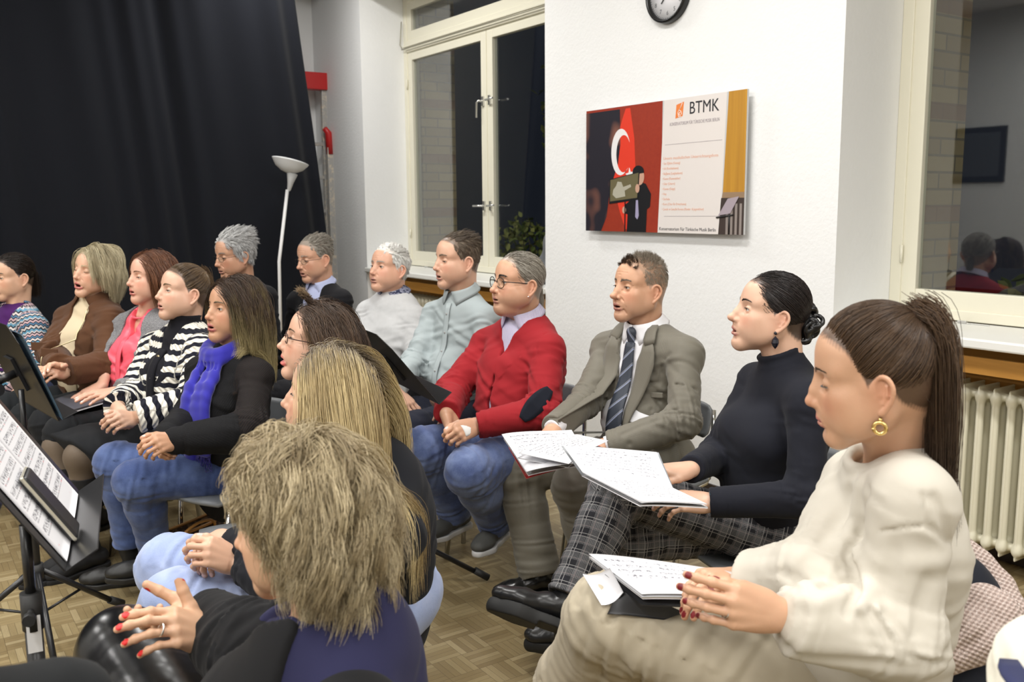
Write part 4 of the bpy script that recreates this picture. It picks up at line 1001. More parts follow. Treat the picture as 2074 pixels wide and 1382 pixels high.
def radiator(name_label, y0, n, x=3.66):
    e = empty('radiator', (x, y0, .0), label=name_label, cat='radiator'); M = plain('radiator_cream_enamel', (.78, .75, .60), .32, bump=(12., .12)); p = .062; H0, H1 = .09, .775; hw = .085
    s = Sdf()
    for sx in (-.055, 0, .055):
        s.cone((sx, 0, .07), (sx, 0, .62), .0165, .0165, k=.006, flat=((0, 1, 0), .95))
    for z, sg in ((.045, -1), (.645, 1)):
        s.cone((-.06, 0, z), (.06, 0, z), .023, .023, k=.02, flat=((0, 1, 0), .9)); s.cone((-.03, -.032, z), (-.03, .032, z), .017, .017, k=.008)
    s.box((0, 0, .345), (.078, .0025, .34), rr=.002, k=.008)
    V, F = s.mesh((-.11, -.036, -.01), (.11, .036, .70), .005)
    me = None
    for i in range(n):
        if me is None: o = mesh_np('section', V, F, M, e); me = o; o.location = (x, y0, .085); o.matrix_parent_inverse = parent_inv(e)
        else: o = me.copy(); COL.objects.link(o); o.parent = e; o.matrix_parent_inverse = parent_inv(e); o.location = (x, y0 + p * i, .085)
    b = MB(); b.tube([(x - .03, y0 - .02, .13), (x - .03, y0 - .10, .13), (x - .03, y0 - .10, 0)], .011, 10); b.build('pipe', M, e)
    for yy in (y0 + .1, y0 + p * n - .16): b = MB(); b.box((x - .07, yy, 0), (x + .07, yy + .03, .10)); b.build('foot', plain('iron_foot', (.05, .045, .04), .6), e)
def curtain():
    m = NT('black_stage_cloth', .95, .1); n = m.noise(m.obj(), 500., 2.); m.set('Base Color', (.0085, .0095, .013)); m.set('Sheen Weight', .05); m.bump(n, .2, .0008)
    nx, nz = 520, 46; V = []; F = []; x0 = -3.35
    for j in range(nz + 1):
        t = j / nz; z = .03 + t * (ZC - .08); xe = 2.98 - .27 * t ** 1.1 + .02 * math.sin(t * 5)
        for i in range(nx + 1):
            s = i / nx; x = x0 + (xe - x0) * s; q = s * 84 + 1.1 * math.sin(s * 31); a = .022 + .014 * math.sin(s * 47) ; y = YC + a * math.sin(q) + .02 * math.sin(q * 2.3 + t * 3) * (1 - t * .5) + .03 * math.sin(s * 23 + 2 * t); V.append((x, y, z))
    for j in range(nz):
        for i in range(nx): k = j * (nx + 1) + i; F.append((k, k + 1, k + nx + 2, k + nx + 1))
    o = mesh_np('curtain', V, np.array(F), m.m); tag(o, 'floor-length black stage curtain across the end of the room', 'curtain'); sm = o.modifiers.new('thickness', 'SOLIDIFY'); sm.thickness = .004
def ladder():
    e = empty('step_ladder', (3.2, 8.0, 0), label='folded paint-stained step ladder with red end caps standing behind the curtain', cat='ladder')
    al = NT('worn_aluminium', .45, .5, .6); n = al.noise(al.obj(), 22., 4., .7); al.set('Base Color', al.mix(al.n('ShaderNodeMapRange', {0: n, 1: .5, 2: .62}), (.45, .44, .42), (.70, .62, .50))); al.set('Metallic', .35)
    red = plain('red_plastic', (.50, .02, .02), .4); top_ = atY(649, 150, 8.1); dx = 0
    def rail(p, q, w, t, mat, name):
        d = _n(np.array(q) - p); L = np.linalg.norm(np.array(q) - p); R = frame(d, (0, 1, 0)); b = MB(); b.box((0, -w / 2, -t / 2), (L, w / 2, t / 2), R=R, c=p); return b.build(name, mat, e, .003)
    x = top_[0] + .01; z = top_[2]
    rail((x, 8.05, 0), (x, 8.05, z - .12), .07, .045, al.m, 'rail'); rail((x - .34, 8.05, 0), (x - .34, 8.05, z - .12), .07, .045, al.m, 'rail')
    b = MB(); b.box((x - .38, 8.00, z - .15), (x + .030, 8.10, z)); b.build('end_cap', red, e, .008)
    hz = atY(659, 262, 7.95); hx = hz[0] + .035; rail((hx, 7.95, 0), (hx, 7.95, hz[2] - .16), .06, .045, al.m, 'rail'); rail((hx - .36, 7.95, 0), (hx - .36, 7.95, hz[2] - .16), .06, .045, al.m, 'rail')
    b = MB(); b.tube([(hx - .045, 7.95, hz[2] + .01), (hx - .01, 7.95, hz[2] - .03), (hx, 7.95, hz[2] - .22)], [.024, .032, .032], 10); b.build('hinge_cap', red, e)
    for i in range(7): b = MB(); zz = .25 + i * .30; b.box((x - .34, 8.03, zz), (x, 8.07, zz + .03)); b.build('rung', al.m, e, .003)
def floor_lamp():
    c = W(583, 345, 6.75); e = empty('floor_lamp', (c[0] - .05, c[1], 0), label='white uplighter floor lamp with a glass bowl, unlit, before the black curtain', cat='lamp')
    wm = plain('white_enamel', (.75, .75, .75), .4); bx, by = c[0] - .03, c[1]
    tilt = frame((1, -.1, -.26), (.26, .0, 1)); b = MB(); prof = [(.012, .0), (.055, .012), (.10, .040), (.128, .078), (.134, .090), (.130, .091), (.096, .046), (.052, .018), (.0, .010)]; b.lathe((c[0], c[1], c[2] - .02), prof, 40, R=tilt)
    g = NT('frosted_white_glass', .35, .5, base=(.82, .83, .84)); g.set('Transmission Weight', .25); b.build('lamp_shade', g.m, e)
    b = MB(); b.lathe((c[0], c[1], c[2] - .15), [(.010, 0), (.014, .01), (.022, .06), (.040, .13), (.0, .132)], 24, R=tilt); b.build('shade_holder', plain('grey_holder', (.45, .45, .45), .4), e)
    b = MB(); b.tube([(c[0] - .01, by, c[2] - .14), (c[0] - .10, by - .01, c[2] - .66), (c[0] - .125, by - .01, .03)], .0125, 12); b.build('pole', wm, e)
    b = MB(); b.lathe((c[0] - .125, by - .01, 0), [(0, .0), (.13, 0), (.13, .015), (.05, .03), (.014, .04), (0, .04)], 32); b.build('base', wm, e)
def wall_clock():
    c = np.array((XW, 3.607, 2.565)); R = frame((0, -1, 0), (-1, 0, 0)); e = empty('wall_clock', tuple(c), label='round white wall clock with a black rim above the poster', cat='clock'); r = .152
    R = np.stack(((0, -1, 0), (0, 0, 1), (-1, 0, 0)), 1).astype(float)
    b = MB(); b.lathe(c, [(r * .99, 0), (r, .012), (r * .985, .034), (r * .93, .042), (r * .87, .036), (r * .85, .020)], 64, R=R); b.build('rim', plain('black_plastic', (.01, .01, .011), .25), e)
    b = MB(); b.lathe(c, [(0, .018), (r * .86, .018), (r * .86, .004), (0, .004)], 64, R=R); b.build('clock_face', plain('white_dial', (.85, .85, .88), .4), e); ink = plain('dark_grey_print', (.10, .10, .11), .5)
    for h in range(1, 13):
        a = math.pi / 2 - h * math.pi / 6; text('numeral', str(h), c + R @ np.array((math.cos(a) * r * .66, math.sin(a) * r * .66, .0185)), R, .030, ink, e)
    b = MB()
    for k in range(60):
        a = k * math.pi / 30; w = .0012 if k % 5 else .002; Rk = R @ rotz(a); b.box((r * .80, -w, 0), (r * .84, w, .0004), R=Rk, c=c + R @ np.array((0, 0, .0184)))
    b.build('minute_track', ink, e)
    for nm, L, w, a in (('hour_hand', .065, .0035, math.radians(228)), ('minute_hand', .10, .0022, math.radians(95)), ('second_hand', .11, .0008, math.radians(20))):
        b = MB(); Rk = R @ rotz(a); b.box((-.015, -w, .001), (L, w, .002), R=Rk, c=c + R @ np.array((0, 0, .020))); b.build(nm, plain('black_hand', (.01, .01, .01), .4), e)
def text(name, s, loc, R, size, mat, parent, align='CENTER', sx=1., th=.0004, shear=0., ay='CENTER', width=None):
    cu = bpy.data.curves.new(name, 'FONT'); cu.body = s; cu.size = size; cu.align_x = align; cu.align_y = ay; cu.extrude = th; cu.shear = shear; cu.resolution_u = 3
    o = bpy.data.objects.new(name, cu); COL.objects.link(o); dg = bpy.context.evaluated_depsgraph_get(); me = bpy.data.meshes.new_from_object(o.evaluated_get(dg)); bpy.data.objects.remove(o)
    n = len(me.vertices); V = np.zeros(n * 3); me.vertices.foreach_get('co', V); V = V.reshape(-1, 3)
    if width: w = max(np.ptp(V[:, 0]), 1e-6); sx = width / w
    V[:, 0] *= sx; V = V @ np.asarray(R).T + np.asarray(loc); me.vertices.foreach_set('co', V.ravel()); me.update(); me.materials.clear(); return link(name, me, mat, parent)
def poster():
    y1, y0, z0, z1 = 4.229, 3.037, 1.353, 2.028; xs = XW - .045; R = np.stack(((0, -1, 0), (0, 0, 1), (-1, 0, 0)), 1).astype(float); Wd, Hh = y1 - y0, z1 - z0; o = np.array((xs, y1, z0))
    e = empty('poster', (XW, (y0 + y1) / 2, z0), label='large printed poster board with BTMK lettering hung on the white wall', cat='poster'); M = lambda n, c, r=.45: plain('print_' + n, c, r)
    P = lambda u, v, w=0.: o + R @ np.array((u * Wd, v * Hh, w))
    def poly(name, pts, mat, w=.0006):
        b = MB(); b.prism([(u * Wd, v * Hh) for u, v in pts], o + R[:, 2] * w, R[:, 0], R[:, 1], R[:, 2], .0004); return b.build(name, mat, e)
    b = MB(); b.box((0, 0, -.012), (Wd, Hh, 0), R=R, c=o); b.build('board', plain('grey_panel', (.55, .55, .55), .5), e); sm_ = plain('steel_spacer', (.5, .5, .5), .3, 1.)
    for u in (.12, .88):
        for v in (.15, .85): b = MB(); b.tube([P(u, v, -.012), P(u, v, -.045)], .012, 10); b.build('standoff', sm_, e)
    m = NT('print_red_backdrop', .5, .35); n = m.noise(m.obj(), 45., 4., .7); m.set('Base Color', m.mix(n, (.36, .045, .018), (.24, .022, .012))); poly('backdrop', [(0, 0), (.525, 0), (.525, 1), (0, 1)], m.m, 0)
    poly('banner', [(.505, 0), (.875, 0), (.895, 1), (.535, 1)], M('white', (.74, .69, .66)), .0002)
    m = NT('print_gold', .5, .35); sp = m.sep(m.obj()); m.set('Base Color', m.mix(m.noise(m.n('ShaderNodeMapping', {'Vector': m.obj(), 'Scale': (1, 14, .4)}), 3., 2.), (.62, .33, .04), (.34, .15, .02))); poly('gold_panel', [(.885, .30), (1, .30), (1, 1), (.905, 1)], m.m, .0003)
    poly('shelf_panel', [(.875, .22), (1, .22), (1, .30), (.885, .30)], M('tan', (.30, .20, .12)), .0003); poly('dark_strip', [(.865, 0), (1, 0), (1, .26), (.877, .26)], M('brown', (.05, .035, .03)), .0004)
    for i in range(4): u = .905 + i * .024; poly('pillar', [(u, 0), (u + .012, 0), (u + .012, .22), (u, .22)], M('pillar_grey', (.28, .24, .22)), .0006)
    # flag, crescent and star
    poly('flag', [(.33, .40), (.285, .30), (.29, .15), (.33, 0), (.39, 0), (.36, .5), (.335, .72), (.31, .98), (.26, .98), (.225, .72), (.19, .5), (.20, .36), (.24, .2), (.30, 0), (.34, 0)][3:] if False else [(.285, .98), (.315, .98), (.345, .74), (.355, .50), (.335, .20), (.325, .02), (.29, .02), (.25, .16), (.21, .34), (.185, .50), (.215, .70), (.262, .90)], M('flag_red', (.72, .045, .02)), .0006)
    cc = (.253, .64); pts = [(cc[0] + .092 * math.cos(a) * .72, cc[1] + .185 * math.sin(a)) for a in np.linspace(.55, 2 * math.pi - .75, 26)] + [(cc[0] + .020 + .070 * math.cos(a) * .72, cc[1] - .015 + .148 * math.sin(a)) for a in np.linspace(2 * math.pi - .85, .62, 24)]
    b = MB(); wht = M('flag_white', (.80, .78, .78)); k = 26; A = [(u * Wd, v * Hh) for u, v in pts]
    for i in range(23): b.prism([A[i], A[i + 1], A[49 - i - 1], A[49 - i]], o + R[:, 2] * .0010, R[:, 0], R[:, 1], R[:, 2], .0004)
    b.build('crescent', wht, e)
    st = []
    for i in range(10): rr = .052 if i % 2 == 0 else .022; a = math.pi / 2 + i * math.pi / 5 + .15; st.append((.318 + rr * math.cos(a) * .60, .455 + rr * 1.15 * math.sin(a)))
    poly('star', st, wht, .0012)
    m = NT('print_blurred_dark', .5, .35); m.set('Base Color', m.mix(m.n('ShaderNodeMapRange', {0: m.noise(m.obj(), 5., 1.), 1: .52, 2: .66}), (.018, .016, .024), (.20, .085, .06))); poly('blurred_figure', [(0, 0), (.115, 0), (.155, .12), (.175, .30), (.20, .42), (.235, .55), (.25, .70), (.245, .98), (.0, .98)], m.m, .0009)
    # generic child holding a framed picture on a stand
    blk = M('black', (.008, .008, .01)); skn = M('skin', (.55, .33, .24)); poly('figure_body', [(.30, 0), (.43, 0), (.435, .18), (.455, .20), (.46, .30), (.425, .38), (.40, .39), (.365, .34), (.33, .26), (.29, .22), (.285, .15), (.305, .14)], blk, .0014)
    ov = lambda cx, cy, rx, ry, a0=0, a1=6.283, n=20: [(cx + rx * math.cos(a), cy + ry * math.sin(a)) for a in np.linspace(a0, a1, n, endpoint=a1 < 6.28)]
    poly('figure_face', ov(.385, .435, .030, .065), skn, .0018); poly('figure_hair', ov(.375, .475, .038, .050, -.2, 3.6) , blk, .0022); poly('figure_tie', [(.358, .12), (.372, .10), (.382, .13), (.374, .27), (.362, .27)], M('lilac', (.35, .32, .48)), .0018)
    poly('picture_frame', [(.175, .225), (.375, .255), (.385, .475), (.178, .425)], blk, .0024); poly('picture', [(.182, .245), (.370, .272), (.378, .468), (.184, .420)], M('olive', (.14, .12, .06)), .0028)
    poly('picture_figure', [(.225, .27), (.29, .285), (.285, .33), (.33, .36), (.325, .38), (.275, .36), (.262, .40), (.235, .405), (.225, .37), (.205, .34), (.20, .30)], M('pale', (.42, .40, .32)), .0032); poly('figure_hand', ov(.372, .345, .014, .035), skn, .0034); poly('figure_hand', ov(.282, .175, .013, .028), skn, .0030); poly('picture_stand', [(.285, 0), (.292, 0), (.292, .25), (.285, .25)], blk, .0032)
    # logo and writing
    og = M('orange', (.78, .22, .05)); poly('logo_square', [(.605, .855), (.648, .868), (.655, .972), (.610, .955)], og, .0006)
    cw = M('white2', (.85, .83, .80)); b = MB(); g = lambda u, v: P(u, v, .0014)
    b.tube([g(.632, .90), g(.626, .885), g(.634, .872), (g(.642, .885)), g(.638, .905), g(.626, .915), g(.620, .895), g(.624, .868), g(.640, .862)], .0018, 6); b.tube([g(.628, .915), g(.640, .945), g(.645, .965)], .0016, 6); b.build('clef', cw, e)
    blkt = M('ink', (.015, .015, .02)); gt = M('ink_grey', (.30, .26, .28)); ot = M('ink_orange', (.72, .38, .26))
    text('lettering', 'BTMK', P(.770, .915, .0008), R, .085, blkt, e, sx=.9, width=.165 * Wd, th=.0006)
    text('lettering', 'KONSERVATORIUM FÜR TÜRKISCHE MUSIK BERLIN', P(.715, .815, .0008), R, .024, gt, e, width=.285 * Wd)
    for v in (.665, .125): poly('rule', [(.545, v), (.875, v + .004), (.875, v + .007), (.545, v + .003)], gt, .0006)
    text('lettering', 'Unsere musikalischen Unterrichtsangebote', P(.535, .565, .0008), R, .021, ot, e, 'LEFT', width=.32 * Wd)
    for i, l in enumerate(('• San Eğitimi (Gesang)', '• Ud (Kurzhalslaute)', '• Bağlama (Langhalslaute)', '• Kanun (Kastenzither)', '• Gitar (Gitarre)', '• Keman (Geige)', '• Ney', '• Darbuka', '• Koro (Chor für Erwachsene)', '• Çocuk ve Gençlik Korosu (Kinder- & Jugendchor)')):
        text('lettering', l, P(.530, .527 - .0385 * i, .0008), R, .0175, ot, e, 'LEFT', sx=.82)
    text('lettering', 'Konservatorium Für Türkische Musik Berlin', P(.515, .030, .0008), R, .024, blkt, e, 'LEFT', width=.335 * Wd)
    b = MB(); q = lambda u, v: P(u, v, .0030); b.tube([q(.925, 0), q(.925, .14)], .003, 6); b.tube([q(.855, .12), q(.945, .14)], .004, 6); b.build('small_music_stand', blk, e); poly('small_sheet', [(.865, .135), (.93, .15), (.975, .27), (.915, .255)], M('sheet', (.38, .32, .36)), .0032)
def ceiling_lamps():
    for i, (x, y) in enumerate(LAMPS):
        l = bpy.data.lights.new('ceiling_light', 'AREA'); l.shape = 'RECTANGLE'; l.size = .30; l.size_y = 1.5; l.energy = LAMP_W; l.color = (1., .985, .96)
        o = bpy.data.objects.new('lamp_glow', l); o.location = (x, y, ZC - .115); COL.objects.link(o)
        b = MB(); b.box((x - .16, y - .77, ZC - .10), (x + .16, y + .77, ZC - .03)); b.box((x - .03, y - .5, ZC - .03), (x + .03, y - .46, ZC)); b.box((x - .03, y + .46, ZC - .03), (x + .03, y + .5, ZC))
        h = b.build('ceiling_lamp', plain('lamp_housing', (.8, .8, .8), .4) if i == 0 else bpy.data.materials['lamp_housing'], None, .01)
        tag(h, 'white ceiling strip lamp %s, %s' % ('added along the opposite wall to brighten faces' if x < -2 else 'over the open floor' if x < 0 else 'over the row by the windows', 'behind the camera' if y < -1 else 'beside the camera' if y < 1 else 'a third of the way to the curtain' if y < 2.8 else 'halfway to the curtain' if y < 4 else 'two thirds of the way to the curtain' if y < 5 else 'nearest the curtain'), 'lamp', 'ceiling strip lamps')
EYE_BROWN = eye_mat()
LASH = plain('eyelash', (.01, .008, .006), .5)
def cloth(name, col, rough=.85, bump=(900., .25, .0004), var=.12, vs=9., sheen=.04, spec=.15, col2=None):
    m = NT(name, rough, spec); n = m.noise(m.obj(), vs, 4.)
    c = m.mix(m.math('MULTIPLY', n, var * 2), col, col2 or tuple(np.array(col) * .6)); m.set('Base Color', c); m.set('Sheen Weight', sheen)
    m.bump(m.noise(m.obj(), bump[0], 2.), bump[1], bump[2]); return m.m
def denim(name, dark, light, wear=.5):
    m = NT(name, .8, .2); o = m.obj(); n = m.noise(o, 7., 5., .6); n2 = m.noise(o, 300., 2.)
    f = m.n('ShaderNodeMapRange', {0: n, 1: .62 - wear * .3, 2: .80 - wear * .2}); f = m.math('MULTIPLY', f, .75)
    c = m.mix(f, dark, light); c = m.mix(m.math('MULTIPLY', n2, .35), c, tuple(np.array(light) * .9)); m.set('Base Color', c); m.set('Sheen Weight', .2)
    m.bump(m.math('ADD', n2, m.noise(o, 40., 3.)), .35, .0012); return m.m
def wave_stripes(m, coord, period, duty):      # 0/1 stripes along a coordinate
    f = m.math('FRACT', m.math('DIVIDE', coord, period)); return m.math('LESS_THAN', f, duty)
def striped_mat():
    m = NT('cable_knit', .9, .15); v = m.sep(m.attr('pat', 'Vector')); o = m.obj()
    wob = m.math('MULTIPLY', m.math('SINE', m.math('MULTIPLY', v[1], 190.)), .0022)
    s = m.math('ADD', v[0], wob); f = wave_stripes(m, s, .044, .52); c = m.mix(f, (.012, .013, .022), (.80, .77, .68)); m.set('Base Color', c)
    cab = m.math('SINE', m.math('ADD', m.math('MULTIPLY', v[1], 300.), m.math('MULTIPLY', v[0], 260.))); m.bump(m.math('ADD', cab, m.math('MULTIPLY', f, 1.6)), .6, .004); m.set('Sheen Weight', .05); return m.m
def plaid_mat():
    m = NT('glen_check', .85, .2); v = m.sep(m.attr('pat', 'Vector')); a, b = v[0], v[1]
    def line(x, per, ph, w): f = m.math('FRACT', m.math('DIVIDE', m.math('ADD', x, ph), per)); return m.math('LESS_THAN', f, w)
    mx = lambda x, y: m.math('MAXIMUM', x, y)
    L = mx(mx(line(a, .050, 0, .035), line(a, .050, .009, .035)), mx(line(b, .050, 0, .035), line(b, .050, .009, .035)))
    L2 = mx(line(a, .050, .032, .04), line(b, .050, .032, .04))
    hair = m.math('MULTIPLY', line(b, .0035, 0, .45), line(a, .050, .0, .5)); hair2 = m.math('MULTIPLY', line(a, .0035, 0, .45), line(b, .050, .0, .5))
    c = m.mix(mx(hair, hair2), (.018, .018, .022), (.16, .16, .165)); c = m.mix(m.math('MULTIPLY', L2, .5), c, (.24, .19, .19)); c = m.mix(m.math('MULTIPLY', L, .85), c, (.30, .29, .285)); m.set('Base Color', c)
    m.bump(m.noise(m.obj(), 500., 2.), .3, .0006); return m.m
def suit_mat():
    m = NT('sharkskin_wool', .62, .3); v = m.sep(m.attr('pat', 'Vector')); o = m.obj()
    ln = m.math('LESS_THAN', m.math('FRACT', m.math('DIVIDE', v[1], .0042)), .4); n = m.noise(o, 30., 3.)
    c = m.mix(m.math('MULTIPLY', ln, .2), (.150, .138, .108), (.25, .235, .195)); c = m.mix(m.math('MULTIPLY', n, .3), c, (.10, .09, .07)); m.set('Base Color', c); m.set('Sheen Weight', .15)
    m.bump(m.noise(o, 700., 2.), .15, .0004); return m.m
def nordic_mat():
    m = NT('nordic_knit', .9, .15); v = m.sep(m.attr('pat', 'Vector')); a, b = v[0], v[1]
    zig = m.math('MULTIPLY', m.math('PINGPONG', b, .011), .9); s = m.math('ADD', a, zig); f = m.math('FRACT', m.math('DIVIDE', s, .075))
    c = m.ramp(f, [(0, (.55, .50, .48)), (.14, (.02, .02, .03)), (.24, (.10, .25, .36)), (.40, (.50, .46, .46)), (.50, (.015, .015, .025)), (.60, (.46, .32, .34)), (.74, (.02, .02, .03)), (.82, (.08, .18, .30)), (.92, (.02, .02, .03))], 'CONSTANT')
    m.set('Base Color', c); m.bump(m.math('SINE', m.math('MULTIPLY', a, 1500.)), .4, .001); m.set('Sheen Weight', .05); return m.m
def tweed_mat():
    m = NT('grey_tweed', .9, .15); n = m.noise(m.obj(), 420., 3., .8); c = m.ramp(n, [(.35, (.06, .06, .07)), (.5, (.16, .16, .17)), (.62, (.42, .42, .42))]); m.set('Base Color', c); m.bump(n, .4, .0008); return m.m
def knit_mat(name, c0, c1, per=.0045, spark=0.):
    m = NT(name, .9, .2); o = m.sep(m.obj()); u = m.math('ADD', m.math('MULTIPLY', o[2], .9), m.math('MULTIPLY', o[0], .5)); w = m.math('ADD', o[1], m.math('MULTIPLY', o[0], -.6))
    k = 6.283 / per; a = m.math('SINE', m.math('MULTIPLY', u, k)); b = m.math('SINE', m.math('ADD', m.math('MULTIPLY', w, k * .8), m.math('MULTIPLY', u, k / 2))); h = m.math('MULTIPLY', m.math('ADD', a, b), .5)
    c = m.mix(m.n('ShaderNodeMapRange', {0: h, 1: -.7, 2: .7}), c0, c1)
    if spark: c = m.mix(m.math('MULTIPLY', m.math('GREATER_THAN', m.noise(m.obj(), 520., 1.), .66), spark), c, (.9, .86, .84))
    m.set('Base Color', c); m.bump(h, .8, .0022); m.set('Sheen Weight', .04); return m.m
def tie_mat():
    m = NT('striped_tie', .5, .4); v = m.sep(m.attr('pat', 'Vector')); s = m.math('ADD', v[0], v[1]); f = m.math('FRACT', m.math('DIVIDE', s, .062))
    c = m.ramp(f, [(0, (.035, .042, .058)), (.60, (.30, .32, .36)), (.635, (.03, .035, .05)), (.68, (.32, .34, .38)), (.715, (.12, .17, .38)), (.76, (.32, .34, .38)), (.795, (.035, .042, .058))], 'CONSTANT'); m.set('Base Color', c); return m.m
def leather_mat():
    m = NT('black_leather', .26, .5, base=(.006, .006, .007)); o = m.obj(); m.bump(m.math('ADD', m.noise(o, 6., 2.), m.math('MULTIPLY', m.noise(o, 900., 2.), .02)), .3, .006); return m.m
def mesh_knit_mat():
    m = NT('black_openwork_knit', .85, .2); v = m.sep(m.attr('pat', 'Vector'))
    a = m.math('SINE', m.math('MULTIPLY', v[0], 900.)); b = m.math('SINE', m.math('ADD', m.math('MULTIPLY', v[1], 1000.), m.math('MULTIPLY', v[0], 450.))); h = m.math('MULTIPLY', a, b)
    arm = m.math('MULTIPLY', m.math('GREATER_THAN', v[2], .5), m.math('LESS_THAN', v[2], 1.5))
    c = m.mix(m.math('MULTIPLY', m.math('GREATER_THAN', h, .38), arm), (.008, .008, .009), (.030, .018, .013)); m.set('Base Color', c); m.bump(h, .4, .001); return m.m
def paisley_mat():
    m = NT('patterned_cotton', .7, .3); n = m.n('ShaderNodeTexVoronoi', {'Vector': m.obj(), 'Scale': 90.}); c = m.ramp(n, [(0, (.6, .6, .66)), (.25, (.03, .035, .09)), (.5, (.35, .36, .45)), (.6, (.02, .025, .06))]); m.set('Base Color', c); return m.m
def pinstripe_mat():
    m = NT('fine_striped_cotton', .7, .3); v = m.sep(m.obj()); f = m.math('LESS_THAN', m.math('FRACT', m.math('DIVIDE', m.math('SUBTRACT', v[0], v[1]), .0045)), .4); m.set('Base Color', m.mix(f, (.68, .68, .78), (.30, .24, .48))); return m.m
# ---------------------------------------------------------------- where everybody sits (pixel of the photograph + distance along the view axis)
SP = {}
SP['cream'] = dict(head=(1757, 760, 1.50), yaw=129, pitch=9, roll=-2, hs=1.0, xs=.90, phi=152, N=(1812, 925, 1.57), P=(1775, 1440, 1.66), sw=.98,
    Sl=(1852, 1000, 1.43), El=('Z', 1815, 1290, .80), Wl=('Z', 1570, 1245, .85), Sr=(1738, 965, 1.70), Er=(1650, 1175), Wr=('Z', 1490, 1175, .80), Kl=('Z', 1235, 1250, .67), Kr=('Z', 1290, 1330, .56), Al=('Z', 1140, 1400, .42), Ar=('Z', 1210, 1560, .12))
SP['turtle'] = dict(head=(1556, 632, 2.58), yaw=148, pitch=-11, phi=165, N=(1590, 745, 2.60), P=(1560, 1075, 2.72),
    Sl=(1642, 806, 2.44), El=(1632, 1010), Wl=(1440, 1018), Er=(1450, 925), Wr=(1400, 950), Kl=('Z', 1245, 985, .66), Al=(1150, 1226), Kr=(1285, 1090), Ar=(1180, 1260, 'far'))
SP['suit'] = dict(head=(1292, 582, 3.32), male=1, yaw=176, pitch=-5, phi=188, N=(1310, 672, 3.36), P=(1310, 925, 3.42), wide=1.0,
    Sl=(1388, 712, 3.22), Sr=(1232, 700, 3.50), El=(1385, 855), Wl=(1225, 905), Er=(1185, 815), Wr=('Z', 1118, 872, .70), Kl=('Z', 1165, 985, .51), Kr=(1045, 955), Al=(1215, 1180, 'far'), Ar=(1092, 1165, 'far'))
SP['red'] = dict(head=(1046, 572, 3.60), male=1, yaw=176, pitch=-5, phi=192, N=(1062, 652, 3.66), P=(1062, 880, 3.72),
    Sl=(1112, 702, 3.52), Sr=(985, 690, 3.82), El=(1100, 835), Wl=(965, 862), Er=(915, 795), Wr=(905, 838), Kl=('Z', 950, 955, .50), Kr=('Z', 858, 910, .52), Al=(1005, 1060, 'far'), Ar=(925, 1040, 'far'))
SP['shirt'] = dict(head=(923, 526, 4.08), male=1, yaw=178, pitch=0, phi=195, N=(937, 602, 4.12), P=(935, 830, 4.20),
    Sl=(985, 640, 4.02), Sr=(880, 632, 4.25), El=(985, 755), Wl=('Z', 885, 810, .70), Er=(838, 735), Wr=('Z', 800, 790, .70), Kl=(838, 875), Kr=(790, 850))
SP['white'] = dict(head=(786, 542, 4.62), male=1, yaw=195, pitch=-8, phi=208, N=(797, 602, 4.66),
    Sl=(840, 640, 4.58), Sr=(745, 630, 4.74), El=(850, 735), Wl=('Z', 790, 790, .66), Er=(728, 725))
SP['glasses'] = dict(head=(636, 522, 4.95), male=1, yaw=192, pitch=8, phi=205, N=(652, 582, 5.0), Sl=(690, 605, 4.9), Sr=(605, 605, 5.1))
SP['silver'] = dict(head=(472, 516, 4.85), male=1, yaw=192, pitch=9, phi=205, N=(492, 575, 4.92))
SP['sweater'] = dict(head=(24, 560, 4.60), yaw=203, pitch=2, phi=215, N=(34, 625, 4.62), Sl=(70, 655, 4.5), El=(80, 745, 4.4), Wl=(30, 800, 4.2))
SP['suede'] = dict(head=(190, 548, 4.28), yaw=212, pitch=-5, roll=-8, phi=215, N=(190, 612, 4.32), Sl=(228, 645, 4.22), Sr=(138, 640, 4.42), El=(218, 740), Wl=('Z', 128, 756, .78), Er=(108, 715), Wr=('Z', 122, 746, .80), Kl=('Z', 60, 850, .56), Kr=('Z', 20, 830, .56))
SP['pink'] = dict(head=(304, 561, 4.08), yaw=196, pitch=-5, phi=208, N=(300, 638, 4.12), Sl=(338, 672, 4.02), Sr=(243, 660, 4.22), El=(330, 780), Wl=(232, 795), Er=(215, 748), Wr=('Z', 208, 780, .71), Kl=('Z', 130, 880, .56), Kr=('Z', 100, 860, .56), Al=(190, 1040, 'far'), Ar=(150, 1040, 'far'))
SP['striped'] = dict(head=(368, 590, 3.76), yaw=190, pitch=-9, phi=203, N=(376, 668, 3.80), Sl=(412, 708, 3.68), Sr=(312, 700, 3.94), El=(392, 815), Wl=(268, 848), Er=(270, 800), Wr=(236, 826), Kl=(165, 925), Kr=(122, 905), Al=(180, 1105, 'far'), Ar=(130, 1100, 'far'))
SP['scarf'] = dict(head=(470, 626, 3.36), yaw=196, pitch=-7, phi=203, N=(468, 716, 3.40), Sl=(520, 755, 3.28), Sr=(408, 745, 3.54), El=(505, 872), Wl=(355, 893), Er=(385, 850), Wr=(338, 885), Kl=('Z', 275, 975, .50), Kr=('Z', 235, 938, .52), Al=(318, 1130, 'far'), Ar=(262, 1115, 'far'))
SP['brunette'] = dict(head=(640, 690, 2.72), yaw=160, pitch=-12, phi=160, N=(680, 800, 2.74), Kl=('Z', 530, 1150, .5), Kr=('Z', 560, 1110, .5))
